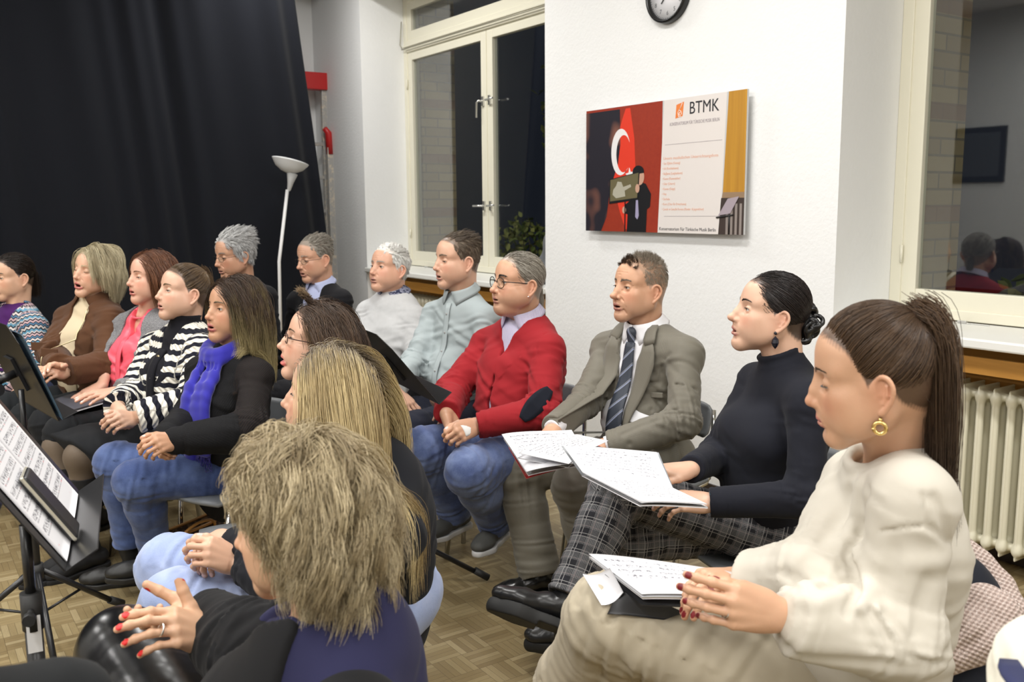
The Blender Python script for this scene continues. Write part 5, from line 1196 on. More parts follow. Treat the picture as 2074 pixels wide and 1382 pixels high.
SP['blonde'] = dict(head=(664, 802, 2.12), yaw=142, pitch=-8, phi=135, N=(745, 955, 2.14), Sl=(800, 1075, 2.0), Sr=(620, 1010, 2.25), El=('Z', 640, 1230, .66), Wl=('Z', 480, 1140, .66), Er=('Z', 540, 1130, .68), Wr=('Z', 450, 1090, .68), P=(775, 1330, 2.25), Kl=('Z', 360, 1230, .54), Kr=('Z', 345, 1150, .54), Ar=(315, 1330, 'far'), Al=(360, 1440, 'far'))
SP['curly'] = dict(head=(604, 1048, 1.31), yaw=132, pitch=8, phi=118, N=(690, 1250, 1.30), chest=True, P=('o', .10, 0, -.46), Sl=(715, 1470, 1.18), Sr=(600, 1290, 1.44), El=('Z', 570, 1440, .74), Wl=('Z', 428, 1292, .76), Er=('Z', 510, 1300, .77), Wr=('Z', 418, 1250, .75), Kl=('Z', 250, 1320, .64), Kr=('Z', 330, 1360, .58), Al=('Z', 190, 1500, .3), Ar=('Z', 250, 1550, .1))
# ---------------------------------------------------------------- small clothing pieces
def vcut(s, q, w0, w1, ln, x0=.02, z0=-.02, k=.004, wb=None):
    """open the front of a jacket: half width w0 at the neck to w1 at ln below; wb widens again below"""
    J = q.J; N = col3(J['N']); F = col3(J['F']); L = col3(J['L']); sp = col3(_n(J['N'] - J['P']))
    def f(P):
        d = P - N; t = -(d @ sp) + z0; y = np.abs(d @ L); x = d @ F
        w = w0 + (w1 - w0) * np.clip(t / ln, 0, 1)
        if wb is not None: w = w + np.maximum(0, t - ln) * wb
        return np.maximum(np.maximum(y - w, x0 - x), -.08 - t * 0 - t) * .8
    s._a(f, k, '-')
def crew(s, q, R=.062, r=.008, fwd=.012, up=.012, tilt=.35):
    J = q.J; s.torus(J['N'] + J['U'] * up + J['F'] * fwd, J['U'] - J['F'] * -tilt * 1., R * q.sc, r, k=.012)
def neckhole(s, q, r=.066, fwd=.012, dn=.0):
    J = q.J; a = J['N'] + J['F'] * fwd - J['U'] * dn; s.cone(a, a + J['U'] * .22 + J['F'] * .06, r * q.sc, (r + .02) * q.sc, k=.008, m='-')
def turtleneck(s, q, r=.057, h=.085):
    J = q.J; a = J['N'] - J['U'] * .02 + J['F'] * .0; b = J['N'] * .5 + (q.H + q.R @ np.array((-.03, 0, -.08)) * q.hs) * .5 + (0, 0, .0); d = _n(b - a)
    s.cone(a, a + d * h, r + .008, r, k=.025, cut=[(a + d * (h - .008), d)]); s.torus(a + d * (h * .5), d, r + .001, .006, k=.008); s.torus(a + d * (h - .012), d, r - .002, .0065, k=.006)
    s.cone(a + d * .03, a + d * (h + .06), r - .012, r - .012, k=.003, m='-') if False else None
def cuff(s, q, sd, r=.034, ln=.05, stop=.02, sl=.008, ribs=0):
    J = q.J; d = _n(J['W' + sd] - J['E' + sd]); e = J['W' + sd] - d * stop; s.torus(e - d * .004, d, r + sl - .004, .005, k=.006); s.groove([e - d * ln + np.cross(d, u) * (r + sl + .006) for u in (J['U'], J['F'], -J['U'])], .002, .004)
def collar(q, mat, r=.060, w=.040, name='collar', gap=.42, lift=.020, slope=.6, point=1.5, fwd=.012, dark=None):
    r = r + .011; lift = lift + .013; J = q.J; n = 25; P = []; D = []; Wd = []; U = J['U']; ax = _n(U + J['F'] * .35); c = J['N'] + U * lift + J['F'] * fwd; u = _n(J['F'] - ax * ax.dot(J['F'])); v = np.cross(ax, u)
    for i in range(n):
        a = gap + (2 * math.pi - 2 * gap) * i / (n - 1); o = u * math.cos(a) + v * math.sin(a); e = abs(i / (n - 1) * 2 - 1); wd = w * (1 + (point - 1) * e ** 6)
        P.append(c + o * (r + .007) * q.sc - ax * (wd * .42 - w * .42) + o * e ** 6 * .006); D.append(o * slope - ax + (-v * math.copysign(1, math.sin(a)) * .0)); Wd.append(wd)
    ribbon(name, P, Wd, D, .004, mat, q.root)
    P2 = [c + (u * math.cos(a) + v * math.sin(a)) * (r - .001) * q.sc + ax * .004 for a in np.linspace(.15, 2 * math.pi - .15, 25)]
    return P2
def inner(q, name, mat, o=.0, b=1., belly=0., bust=0., h=.008, nz=.003, seed=5, extra=None, f=1.):
    return top(q, name, mat, h, b, belly, bust, o, arms=False, nz=nz, seed=seed, extra=extra, f=f)
def strip_on(q, s, name, mat, top_off, bot_off, w0, w1, n=16, off=.003, th=.004, dirv=None, parent=None, side=0.):
    """band laid down the front of a garment solid s from N + top_off to N + bot_off (local f, l, u)"""
    J = q.J; loc = lambda v: J['F'] * v[0] + J['L'] * v[1] + J['U'] * v[2]; P = []
    for i in range(n):
        t = i / (n - 1); o = J['N'] + loc(np.array(top_off) * (1 - t) + np.array(bot_off) * t) + J['F'] * .35; P.append(surf(q.tor_s if dirv is None else s, o, -J['F'] if dirv is None else dirv, off + .002))
    return ribbon(name, P, list(np.linspace(w0, w1, n)), [J['L']] * n, th, mat, parent or q.root)
def buttons_on(q, s, mat, offs, r=.006, name='button'):
    J = q.J; loc = lambda v: J['F'] * v[0] + J['L'] * v[1] + J['U'] * v[2]
    for o in offs:
        p = surf(q.tor_s, J['N'] + loc(o) + J['F'] * .35, -J['F'], .0045); mb = MB(); mb.lathe(p, [(0, .002), (r * .8, .0022), (r, .001), (r, -.002), (0, -.002)], 12, R=frame(J['U'], J['F'])); mb.build(name, mat, q.root)
def watch(q, sd, mat, face, name='wristwatch', back=.012, R=.031, fr=.019):
    J = q.J; Wp, Rh, hsc, side = q.hf[sd]; d = _n(J['E' + sd] - Wp); c = Wp + d * back; o = ring(name, c, d, R, .0045, mat, q.root, e=1.); f = MB(); up = Rh[:, 2]
    f.lathe(c + up * (R + .001), [(0, .006), (fr * .82, .006), (fr, .004), (fr, -.003), (0, -.003)], 24, R=frame(Rh[:, 0], up)); f.build('watch_face', face, o); return o
def pgroove(s, px, amp, wd, z=1.2):
    return [surf(s, W(x, y, z), ray(x, y)) for x, y in px], amp, wd
SK1 = lambda n, c, **k: skin_mat('skin_' + n, c, **k)
# ---------------------------------------------------------------- woman in the cream sweatshirt (right foreground)
def p_cream():
    NAILC['skin_cream'] = (.16, .008, .012)
    hm = hair_mat('brown_hair', (.030, .016, .009), (.15, .090, .050), tip=((.030, .018, .012), .3, .9))
    q = person('woman in a cream sweatshirt with a high brown ponytail, head bent over an open folder', **SP['cream'], hh=.0022, hr=.0022, lid=.12, down=1., open=.12, lips=1.05, nose=.95, skin=SK1('cream', (.60, .375, .26), cap=(.05, .03, .018), lipc=(.48, .15, .14)), hairm=hm, brow_w=.8,
        hand_l=dict(to=(1468, 1222), up=(-.05, 1., .30), pose=[(22, 22, 12), (30, 28, 14), (36, 32, 16), (42, 34, 18)], thumb=(-6, 10, 10), tin=.10, spread=.3), hand_r=dict(to=(1425, 1172), up=(-.1, .1, 1), pose='hold', thumb=(5, 18, 20)))
    T = (-.088, 0, .088)
    parts = [hair_to(q, T, 9500, r=.00055, layer=(.002, .010), frizz=.0006)]
    parts.append(tail(q, np.array(T) + (-.012, 0, .006), (-1, 0, .25), .42, 4600, 110, .015, .00055, 20, .55, .0095, .0015, .25, 3))
    n = 260; rr = scalp_pts(n, q.p); m = (rr[:, 2] < .03) | (rr[:, 0] > .05); rr = rr[m]; d = np.tile((-.3, 0, -.6), (len(rr), 1)) + rng.normal(size=(len(rr), 3)) * .4
    parts.append((np.stack([rr + d * k * .006 + rng.normal(size=rr.shape) * .0008 * k for k in range(6)], 1), .0003, None, .2))
    cat_hair(q, parts); tp = toW(q, np.array([T]))[0]; ring('hair_tie', tp + q.R @ np.array((-.004, 0, .003)), q.R @ np.array((-1, 0, .5)), .013, .006, plain('hair_tie', (.05, .025, .02), .8), q.root)
    C = cloth('cream_fleece', (.56, .525, .455), .9, (700., .2, .0005), .06, 6.); 
    def ex(s, q):
        J = q.J; neckhole(s, q, .068, .014, .002); crew(s, q, .071, .0085, .014, .004, .30)
        for sd in 'lr':
            d = _n(J['W' + sd] - J['E' + sd]); e = J['W' + sd] - d * .022; s.cone(e - d * .05, e, .036, .035, k=.012, cut=[(e, d)]); s.groove([e - d * .055 + v * .052 for v in (J['U'], J['U'] * .7 + J['L'] * .7, J['L'], J['L'] * .7 - J['U'] * .7, -J['U'], -J['U'] * .7 - J['L'] * .7, -J['L'], J['U'] * .7 - J['L'] * .7, J['U'])], .007, .006)
        a = J['Sl'] + (J['El'] - J['Sl']) * .22
        s.groove([a + J['F'] * .10 - J['U'] * .01, a + J['L'] * .085 + J['F'] * .03, a + J['L'] * .07 - J['F'] * .06], .0035, .004)          # dropped shoulder seam
        s.groove([J['N'] + J['L'] * .075 + J['F'] * .02, J['N'] + J['L'] * .09 - J['U'] * .10 + J['F'] * .12], .001, .003)
        s.cone(J['El'], J['Wl'] + (J['El'] - J['Wl']) * .3, .064, .050, k=.04)
        G = [pgroove(s, *g) for g in (
            ([(1868, 1000), (1872, 1040), (1876, 1066), (1835, 1068), (1790, 1076), (1745, 1090), (1722, 1108)], .0035, .0035),
            ([(1722, 1108), (1716, 1124), (1728, 1150), (1738, 1175), (1737, 1200), (1722, 1225), (1716, 1242)], .014, .0065), ([(1735, 1120), (1752, 1160), (1752, 1200), (1740, 1228)], -.006, .014),
            ([(1742, 985), (1738, 1020), (1730, 1055), (1716, 1090)], -.010, .014), ([(1716, 1000), (1700, 1050), (1665, 1090)], .007, .016), ([(1756, 1000), (1752, 1045), (1740, 1080)], .005, .010),
            ([(1668, 1187), (1695, 1180), (1733, 1172)], .012, .008), ([(1640, 1130), (1620, 1165), (1600, 1180)], .007, .015), ([(1700, 1205), (1660, 1222), (1625, 1215)], -.006, .012),
            ([(1768, 1240), (1785, 1262), (1800, 1290), (1806, 1312)], .010, .007), ([(1795, 1242), (1815, 1268), (1838, 1305), (1846, 1330)], .010, .008), ([(1780, 1238), (1800, 1262), (1822, 1296)], -.007, .008), ([(1742, 1252), (1752, 1280), (1770, 1310)], .006, .010),
            ([(1885, 1070), (1905, 1085), (1922, 1098)], .007, .006), ([(1892, 1010), (1908, 1050), (1918, 1085)], .005, .009), ([(1880, 1180), (1860, 1230), (1862, 1275)], .006, .014), ([(1810, 1120), (1800, 1180), (1812, 1240)], .005, .016))]
        for g in G: s.groove(g[0], g[1] * 1.6, g[2])
    top(q, 'sweatshirt', C, .0055, .92, .1, .3, .012, .018, .058, .056, .040, .8, .0030, 12, 2, hem=.02, extra=ex, stop=.03)
    B = cloth('beige_trousers', (.44, .385, .29), .8, (800., .2, .0004), .12, 8.)
    trousers(q, 'trousers', B, .0065, .012, .088, .072, .070, 1.3, .005, 3, hem=.03, calf=.072, extra=lambda s, q: s.cone(q.J['Kl'] * .4 + q.J['Ql'] * .6, q.J['Kl'], .09, .072, k=.05))
    M = plain('black_leather_shoe', (.01, .01, .01), .4); shoe(q, 'l', None, 'shoe', M); shoe(q, 'r', None, 'shoe', M)
    gold = plain('gold', (.85, .62, .25), .22, 1.); c = earring(q, 'l', gold, 'drop', -.058)
    o = ring('earring', c + (0, 0, -.014), q.R @ np.array((.25, 1, 0)), .0095, .0034, gold, q.root); mb = MB(); V, F = uvs(c, .0035, 12, 8); mb.raw(V, [tuple(x) for x in F], True); mb.build('stud', gold, o)
    Wp, Rh, hsc, sd = q.hf['l']; k = Wp + Rh @ (np.array((.100, .0135 * 1, -.006)) * hsc); ring('ring', k, Rh[:, 0], .0098, .0013, plain('silver', (.8, .8, .8), .15, 1.), q.root)
    return q
def p_turtle():
    hm = hair_mat('black_hair', (.008, .006, .006), (.035, .026, .024), rough=.32)
    q = person('woman in a black turtleneck with a black satin bow on her low bun', **SP['turtle'], hh=.0025, hr=.0026, lid=.42, down=.2, open=.45, lips=.95, nose=1.12, skin=SK1('turtle', (.66, .44, .34), cap=(.018, .013, .012), lipc=(.46, .17, .15)), hairm=hm, brow_w=.8,
        hand_l=dict(to=(1330, 1010), up=(0, .5, .8), pose='soft', thumb=(10, 15, 15)), hand_r=dict(to=(1335, 952), up=(0, .1, 1), pose='hold', thumb=(5, 20, 20)))
    T = (-.112, 0, -.018); cat_hair(q, [hair_to(q, T, 7500, r=.00065, layer=(.002, .010))])
    bun = toW(q, np.array([T]))[0]; s = Sdf(); Bk = plain('black_satin', (.008, .008, .009), .28, bump=(30., .3)); f = lambda v: bun + q.R @ np.array(v, float)
    for i in range(16):
        a = i * 2.4; u = np.array((-.02 - .012 * math.sin(i * 1.7), .030 * math.cos(a), .042 * math.sin(a) + .004)); s.torus(f(u), q.R @ _n(np.array((.6, math.cos(a * 1.3), math.sin(a * 1.1)))), .019, .0065, k=.004)
    s.ell(f((-.012, 0, 0)), (.028, .032, .036), k=.01); s.noise(.0022, 90, 4); V, F = s.mesh(bun - .09, bun + .09, .003); mesh_np('hair_scrunchie', V, F, Bk, q.root)
    C = cloth('black_jersey', (.0125, .0135, .020), .82, (900., .2, .0004), .1, 8.)
    def ex(s, q):
        turtleneck(s, q, .059, .082)
    top(q, 'turtleneck_sweater', C, .006, 1.0, .15, .85, .006, .008, .058, .050, .034, .55, .002, 15, 4, hem=.03, extra=ex, stop=-.002, pf=.5)
    trousers(q, 'checked_trousers', plaid_mat(), .006, .010, .086, .066, .062, .8, .003, 6, hem=.02, calf=.066)
    M = plain('black_boot_leather', (.012, .012, .013), .33, bump=(40., .25)); So = plain('black_rubber', (.012, .012, .012), .7)
    toe = onS(972, 1196, q.J['Al'] - (0, 0, .05), .20, True); b = shoe(q, 'l', None, 'boot', M, So, 'boot', toe=toe, h=.0035, sc=1.12)
    shoe(q, 'r', (-.75, .35, 0), 'boot', M, So, 'boot')
    _, m, R = q.shoes['l']; lm = plain('black_lace', (.02, .02, .02), .7)
    for i in range(6):
        c0 = m(.045 - i * .018, 0, .075 + i * .022); mb = MB(); mb.tube([c0 + R[:, 1] * .030 - R[:, 2] * .004, c0 + R[:, 0] * .012 + R[:, 2] * .012, c0 - R[:, 1] * .030 + R[:, 2] * .002], .0024, 6)
        mb.tube([c0 + R[:, 1] * .030 + R[:, 2] * .008, c0 + R[:, 0] * .014 + R[:, 2] * .006, c0 - R[:, 1] * .030 - R[:, 2] * .006], .0024, 6); mb.build('shoelace', lm, b)
    dk = plain('dark_stone', (.01, .01, .02), .15); c = earring(q, 'l', dk, 'drop', -.052); mb = MB(); V, F = uvs(c, .005, 12, 8); mb.raw(V, [tuple(x) for x in F], True)
    mb.lathe(c + (0, 0, -.028), [(0, .020), (.009, .010), (.011, 0), (.007, -.010), (0, -.018)], 8, smooth=False); mb.build('earring', dk, q.root)
    watch(q, 'l', plain('silver_band', (.6, .6, .6), .25, 1.), plain('blue_dial', (.05, .10, .14), .2))
    return q
def p_suit():
    hm = hair_mat('grey_brown_hair', (.13, .10, .07), (.40, .35, .28), rough=.5)
    q = person('man in a grey suit with a striped tie, holding an open book of sheet music', **SP['suit'], hh=.0024, lid=.38, down=.1, open=.45, old=1., nose=1.22, jaw=1.08, beard=1, skin=SK1('suit', (.60, .36, .245), cap=(.20, .16, .12), lipc=(.40, .17, .14), stubm=.12, stub=(.35, .28, .24)), hairm=hm, browm=hair_mat('grey_brows', (.05, .035, .025), (.2, .16, .12)), lift=.004, brow_w=1.3, capm=.55,
        hand_l=dict(to=(1150, 938), up=(.1, .6, .7), pose='hold', thumb=(5, 15, 15)), hand_r=dict(to=(1108, 885), up=(.3, -.1, 1), pose='soft', thumb=(0, 10, 12)))
    a = hair_short(q, 7000, .012, (-.6, 0, .7), .9, .00045, .004, top=1.3, frizz=.0006, clump=.15, g0=.1)
    m = hair_short(q, 3200, .016, (.55, .25, .75), 1.0, .0006, .012, top=1.4, frizz=.0015, clump=.4, g0=0., topx=None)
    A = m[0]; fr = (A[:, 0, 0] > .035) & (A[:, 0, 2] > .07) & (np.abs(A[:, 0, 1]) < .045); hm2 = hair_mat('dark_quiff', (.022, .012, .008), (.11, .07, .045))
    cat_hair(q, [a, (A[~fr & (A[:, 0, 2] > .085)], .0005, None, .3)])
    Q = A[fr]; Q = np.concatenate([Q + rng.normal(size=(len(Q), 1, 3)) * .002 for _ in range(3)]); Q = Q + (Q - Q[:, :1]) * .05
    V, F, at = strands('fringe', toW(q, Q), .0006, None, None); mesh_np('fringe', V, F, hm2, q.root, True, at)
    SM = suit_mat()
    def ex(s, q):
        J = q.J; vcut(s, q, .062, .030, .36, .015, -.01, wb=.22)
        G = [pgroove(s, *g, z=2.9) for g in (([(1308, 776), (1335, 775), (1375, 780), (1412, 790)], .009, .006), ([(1312, 788), (1345, 790), (1400, 803)], -.006, .010), ([(1358, 716), (1340, 745), (1332, 790), (1330, 830)], .003, .005),
            ([(1320, 830), (1350, 850), (1372, 880)], .008, .008), ([(1335, 812), (1372, 836), (1395, 872)], .007, .009), ([(1260, 880), (1300, 862), (1335, 850)], .005, .008), ([(1345, 730), (1375, 760), (1400, 770)], .004, .010), ([(1270, 820), (1262, 860), (1275, 900)], .006, .010))]
        for g in G: s.groove(*g)
    top(q, 'suit_jacket', SM, .006, 1.0, .3, 0, .016, .010, .058, .050, .042, .9, .0022, 12, 7, hem=.05, extra=ex, stop=.015)
    js = q.top_s
    Wm = cloth('white_shirt', (.82, .82, .85), .7, (600., .1, .0004), .04, 8.); inner(q, 'dress_shirt', Wm, .002, 1.0, .35, seed=3, f=.6); ss = q.top_s
    collar(q, Wm, .062, .044, 'shirt_collar', .22, .026, .55, 1.9)
    tie = strip_on(q, ss, 'necktie', tie_mat(), (0, .004, -.03), (0, .0, -.43), .040, .085, 22, .007, .007); J = q.J
    kn = surf(ss, J['N'] + J['F'] * .35 + J['U'] * (-.012), -J['F'], .010); s = Sdf(); s.cone(kn + J['U'] * .018, kn - J['U'] * .022, .021, .014, flat=(J['F'], .7)); V, F = s.mesh(kn - .05, kn + .05, .003); mesh_np('tie_knot', V, F, tie_mat(), tie, True, dict(pat=patt(V, [(kn + J['U'] * .03, kn - J['U'] * .03, .02)])))
    for y in (1, -1):                                # lapels: two-part bands with a notch
        loc = lambda v: J['N'] + J['F'] * .35 + J['L'] * v[1] * y + J['U'] * v[2]
        P = [surf(js, loc((0, w, z)), -J['F'] + J['L'] * y * .0, .006) for w, z in ((.083, -.020), (.088, -.06), (.086, -.10), (.078, -.16), (.066, -.22), (.054, -.28), (.044, -.33), (.038, -.37))]
        ribbon('lapel', P, [.040, .062, .080, .072, .058, .042, .026, .010], [J['L'] * y] * 8, .005, SM, q.root)
        P = [surf(js, loc((0, w, z)), -J['F'], .008) for w, z in ((.074, .035), (.080, .012), (.086, -.012), (.092, -.030))]
        ribbon('jacket_collar', P, [.036, .046, .052, .044], [J['L'] * y] * 4, .006, SM, q.root)
    a = surf(js, J['N'] + J['F'] * .35 + J['L'] * .115 + J['U'] * -.215, -J['F'], .001); mb = MB(); R = frame(J['L'], J['F']); mb.box((-.05, -.0095, -.003), (.05, .0095, .003), R=R @ rotz(.12), c=a); mb.build('breast_pocket', SM, q.root, .002)
    trousers(q, 'suit_trousers', SM, .0065, .012, .090, .068, .070, 1.1, .003, 8, hem=.0, calf=.070)
    M = plain('black_dress_shoe', (.012, .012, .012), .25); shoe(q, 'l', None, 'shoe', M); shoe(q, 'r', (-1, .2, 0), 'shoe', M)
    for sd in 'lr':
        d = _n(J['W' + sd] - J['E' + sd]); e = J['W' + sd]; s = Sdf(); s.cone(e - d * .05, e - d * .002, .036, .035, cut=[(e - d * .004, d)]); V, F = s.mesh(np.minimum(e, e - d * .06) - .05, np.maximum(e, e - d * .06) + .05, .004); mesh_np('shirt_cuff', V, F, Wm, q.root)
    return q
def p_red():
    hm = hair_mat('silver_brown_hair', (.12, .10, .075), (.46, .43, .37), rough=.4)
    q = person('man in a red sweater and black round glasses, hands clasped on his jeans', **SP['red'], hh=.0026, lid=.5, open=.35, fat=.9, wide=1.04, old=.5, nose=1.1, beard=1, skin=SK1('red', (.60, .36, .25), cap=(.22, .19, .15), lipc=(.42, .18, .15), stubm=.22, stub=(.22, .18, .15)), hairm=hm, browm=hair_mat('black_brows', (.01, .01, .01), (.04, .03, .02)), lift=.006, temple=.006, brow_w=1.5,
        hand_l=dict(to=(925, 878), up=(0, .75, .6), pose='clasp', thumb=(5, 20, 20)), hand_r=dict(to=(925, 885), up=(.1, -.8, .5), pose='clasp', thumb=(5, 20, 20)))
    T = (-.108, 0, -.02); cat_hair(q, [hair_to(q, T, 6000, r=.0007, layer=(.002, .009)), tail(q, T, (-.4, 0, -1), .10, 600, 40, .012, .0007, 8)])
    Rm = cloth('red_wool', (.31, .018, .024), .85, (700., .3, .0006), .14, 12.)
    def ex(s, q):
        J = q.J; vcut(s, q, .070, .004, .115, .0, .015)
        for sd in 'lr': cuff(s, q, sd, .036, .055, .01, .012)
        s.groove([J['Sl'] + J['U'] * .07 + J['F'] * .01, J['Sl'] + J['F'] * .085 - J['U'] * .02, J['Sl'] + J['F'] * .07 - J['L'] * .03 - J['U'] * .12], .004, .005)
    top(q, 'red_sweater', Rm, .006, 1.07, .9, .3, .012, .012, .064, .058, .038, 1.2, .0035, 14, 9, hem=.05, extra=ex, stop=.005)
    rs = q.top_s; Sm = pinstripe_mat(); inner(q, 'shirt', Sm, .000, 1.08, .6, h=.009, f=0.); collar(q, Sm, .066, .042, 'shirt_collar', .40, .030, .5, 1.7)
    J = q.J; Pp = [surf(rs, W(1114 - 56 * t, 788 + 62 * t, 3.1), ray(1114 - 56 * t, 788 + 62 * t), .007) for t in np.linspace(0, 1, 13)]; ax = _n(Pp[-1] - Pp[0]); sd_ = _n(np.cross(ax, ray(1085, 820)))
    ribbon('elbow_patch', Pp, [.014 + .058 * math.sin(math.pi * (i + .5) / 13) ** .6 for i in range(13)], [sd_] * 13, .006, cloth('navy_suede', (.012, .014, .022)), q.root)
    Jm = denim('blue_jeans', (.040, .062, .17), (.20, .26, .44), .75)
    trousers(q, 'jeans', Jm, .0065, .012, .092, .076, .064, 1.2, .004, 10, hem=.0, calf=.070)
    M = plain('grey_sneaker', (.06, .06, .055), .7, bump=(300., .3)); So = plain('white_rubber', (.55, .55, .55), .6); shoe(q, 'l', (-.8, -.5, 0), 'shoe', M, So); shoe(q, 'r', (-.9, -.3, 0), 'shoe', M, So)
    glasses(q, plain('black_acetate', (.006, .006, .006), .2), 'round', -.004, .0235, .0205, .0016); earring(q, 'l', plain('silver_stud', (.9, .9, .9), .15, 1.))
    Wp, Rh, hsc, side = q.hf['l']; f = lambda v: Wp + Rh @ (np.array(v) * hsc)
    ribbon('bandage', [f((.052, y, .0165 - 9 * y * y)) for y in np.linspace(-.030, .028, 9)], [.050] * 9, [Rh[:, 0]] * 9, .004, plain('white_gauze', (.82, .82, .80), .9, bump=(600., .3)), q.root)
    return q
def p_shirt():
    hm = hair_mat('brown_grey_hair', (.055, .038, .026), (.20, .155, .11), rough=.45)
    q = person('man in a pale grey button shirt with short brown hair, eyes lowered', **SP['shirt'], hh=.0028, lid=.14, down=.9, open=.5, fat=.3, wide=1.02, old=.5, skin=SK1('shirt', (.64, .41, .31), cap=(.09, .065, .045), lipc=(.45, .2, .17)), hairm=hm, lift=.006, brow_w=1.2,
        hand_r=dict(to=(848, 832), up=(.1, 0, 1), pose='flat', thumb=(10, 10, 10), spread=.5), hand_l=dict(to=(900, 830, 'far'), up=(0, .3, 1), pose='soft'))
    cat_hair(q, [hair_short(q, 6500, .020, (-.9, .3, .25), .35, .0007, .007, top=1.9, frizz=.001)])
    C = cloth('pale_grey_cotton', (.36, .41, .42), .75, (800., .2, .0004), .1, 10.)
    def ex(s, q):
        for sd in 'lr': cuff(s, q, sd, .036, .06, .01, .008)
    top(q, 'button_shirt', C, .0065, 1.02, .55, 0, .008, .010, .058, .048, .038, 1.3, .0035, 16, 12, hem=.04, extra=ex, stop=.01)
    strip_on(q, q.top_s, 'button_placket', C, (0, 0, -.02), (0, 0, -.48), .030, .030, 18, .001, .004)
    buttons_on(q, q.top_s, plain('grey_button', (.3, .3, .3), .4), [(0, 0, -.07 - .085 * i) for i in range(5)], .0055); collar(q, C, .062, .042, 'shirt_collar', .30, .026, .5, 1.7)
    trousers(q, 'navy_trousers', cloth('navy_cotton', (.016, .018, .030), .85), .008, .012, .088, .072, .062, 1., .004, 13)
    return q
def p_white():
    hm = hair_mat('white_hair', (.55, .54, .50), (.88, .87, .84), rough=.45)
    q = person('white-haired man in a light grey sweater over a patterned shirt collar', **SP['white'], hh=.003, lid=.5, open=.25, fat=.5, old=.8, skin=SK1('white', (.66, .40, .30), cap=(.62, .60, .56), lipc=(.42, .2, .17)), hairm=hm, browm=hair_mat('grey_white_brows', (.25, .22, .18), (.5, .47, .42)), brow_w=1.2, lift=.002)
    cat_hair(q, [hair_short(q, 9000, .028, (-.8, -.5, .2), .45, .0010, .010, top=2., frizz=.0018, side=-.3)])
    top(q, 'light_grey_sweater', cloth('light_grey_melange', (.55, .555, .56), .9, (500., .3, .0008), .2, 40.), .0075, 1.08, .7, .2, .012, .014, .062, .054, .04, 1.3, .004, 14, 15, extra=lambda s, q: crew(s, q, .066, .007, .014, -.006, .4))
    collar(q, paisley_mat(), .062, .050, 'shirt_collar', .55, .022, .9, 1.6)
    trousers(q, 'dark_trousers', cloth('charcoal_cloth', (.02, .02, .024)), .012)
    return q
def p_glasses():
    hm = hair_mat('grey_hair_short', (.16, .14, .11), (.42, .39, .34), rough=.5)
    q = person('man in a black cardigan over a pale blue shirt with rimless glasses, before the ladder', **SP['glasses'], hh=.003, lid=.1, down=1., open=.5, old=1., wide=.96, nose=1.1, skin=SK1('glasses', (.60, .36, .26), cap=(.22, .2, .17), lipc=(.4, .18, .15)), hairm=hm, brow_w=.8)
    cat_hair(q, [hair_short(q, 5500, .018, (-.9, .2, .4), .5, .0009, .008, top=1.7)])
    D = cloth('black_wool', (.010, .010, .012)); 
    top(q, 'black_cardigan', D, .008, 1., .3, 0, .012, .012, .06, .05, .04, 1., .004, 14, 17, extra=lambda s, q: vcut(s, q, .062, .045, .2, .0, .0, wb=.15))
    Bs = cloth('pale_blue_cotton', (.42, .46, .66), .7); inner(q, 'blue_shirt', Bs, .002, 1., .3, h=.009); collar(q, Bs, .060, .042, 'shirt_collar', .45, .022, .6, 1.6)
    trousers(q, 'black_trousers', D, .014); glasses(q, plain('dark_wire', (.02, .02, .02), .3, .5), 'rect', -.006, .021, .0135, .0009)
    return q
def p_silver():
    hm = hair_mat('silver_wavy_hair', (.34, .34, .34), (.78, .78, .77), rough=.45)
    q = person('man with wavy silver hair and glasses dressed in black, in front of the curtain', **SP['silver'], hh=.003, lid=.1, down=1., open=.35, old=1., wide=1., skin=SK1('silver', (.56, .33, .23), cap=(.40, .40, .40), lipc=(.38, .17, .14)), hairm=hm, browm=hair_mat('grey_brows2', (.1, .09, .08), (.3, .28, .26)), lift=.004)
    cat_hair(q, [hair_short(q, 5500, .040, (-1, .2, .25), .75, .0010, .020, top=1.7, frizz=.005, K=8, clump=.45)])
    D = cloth('black_cotton', (.008, .008, .009)); top(q, 'black_shirt', D, .008, 1.05, .5, 0, .012, .012, .06, .05, .04, 1., .004, 14, 19, extra=lambda s, q: crew(s, q, .064, .009, .01, .012, .3))
    trousers(q, 'black_trousers', D, .014); glasses(q, plain('dark_wire_rim', (.02, .018, .016), .3, .5), 'rect', -.006, .021, .0140, .0010)
    return q
def p_sweater():
    hm = hair_mat('dark_hair', (.008, .006, .005), (.035, .022, .016), rough=.35)
    q = person('dark-haired woman in a blue and white zigzag patterned cardigan at the left edge', **SP['sweater'], hh=.003, lid=.3, open=.3, skin=SK1('sweater', (.64, .42, .31), cap=(.015, .01, .008)), hairm=hm)
    T = (-.112, 0, -.005); cat_hair(q, [hair_to(q, T, 5000, r=.0009, layer=(.002, .010)), tail(q, T, (-.3, 0, -1), .12, 900, 60, .025, .0009, 8, .6, .012)])
    top(q, 'patterned_cardigan', nordic_mat(), .008, 1., .2, .7, .014, .016, .060, .052, .04, 1., .004, 14, 21, extra=lambda s, q: vcut(s, q, .075, .02, .22, .0, .0))
    inner(q, 'purple_top', cloth('purple_cotton', (.06, .012, .10)), .002, 1., .2, .7, h=.009); trousers(q, 'blue_jeans', denim('dark_blue_jeans', (.02, .03, .09), (.06, .09, .22)), .012)
    return q
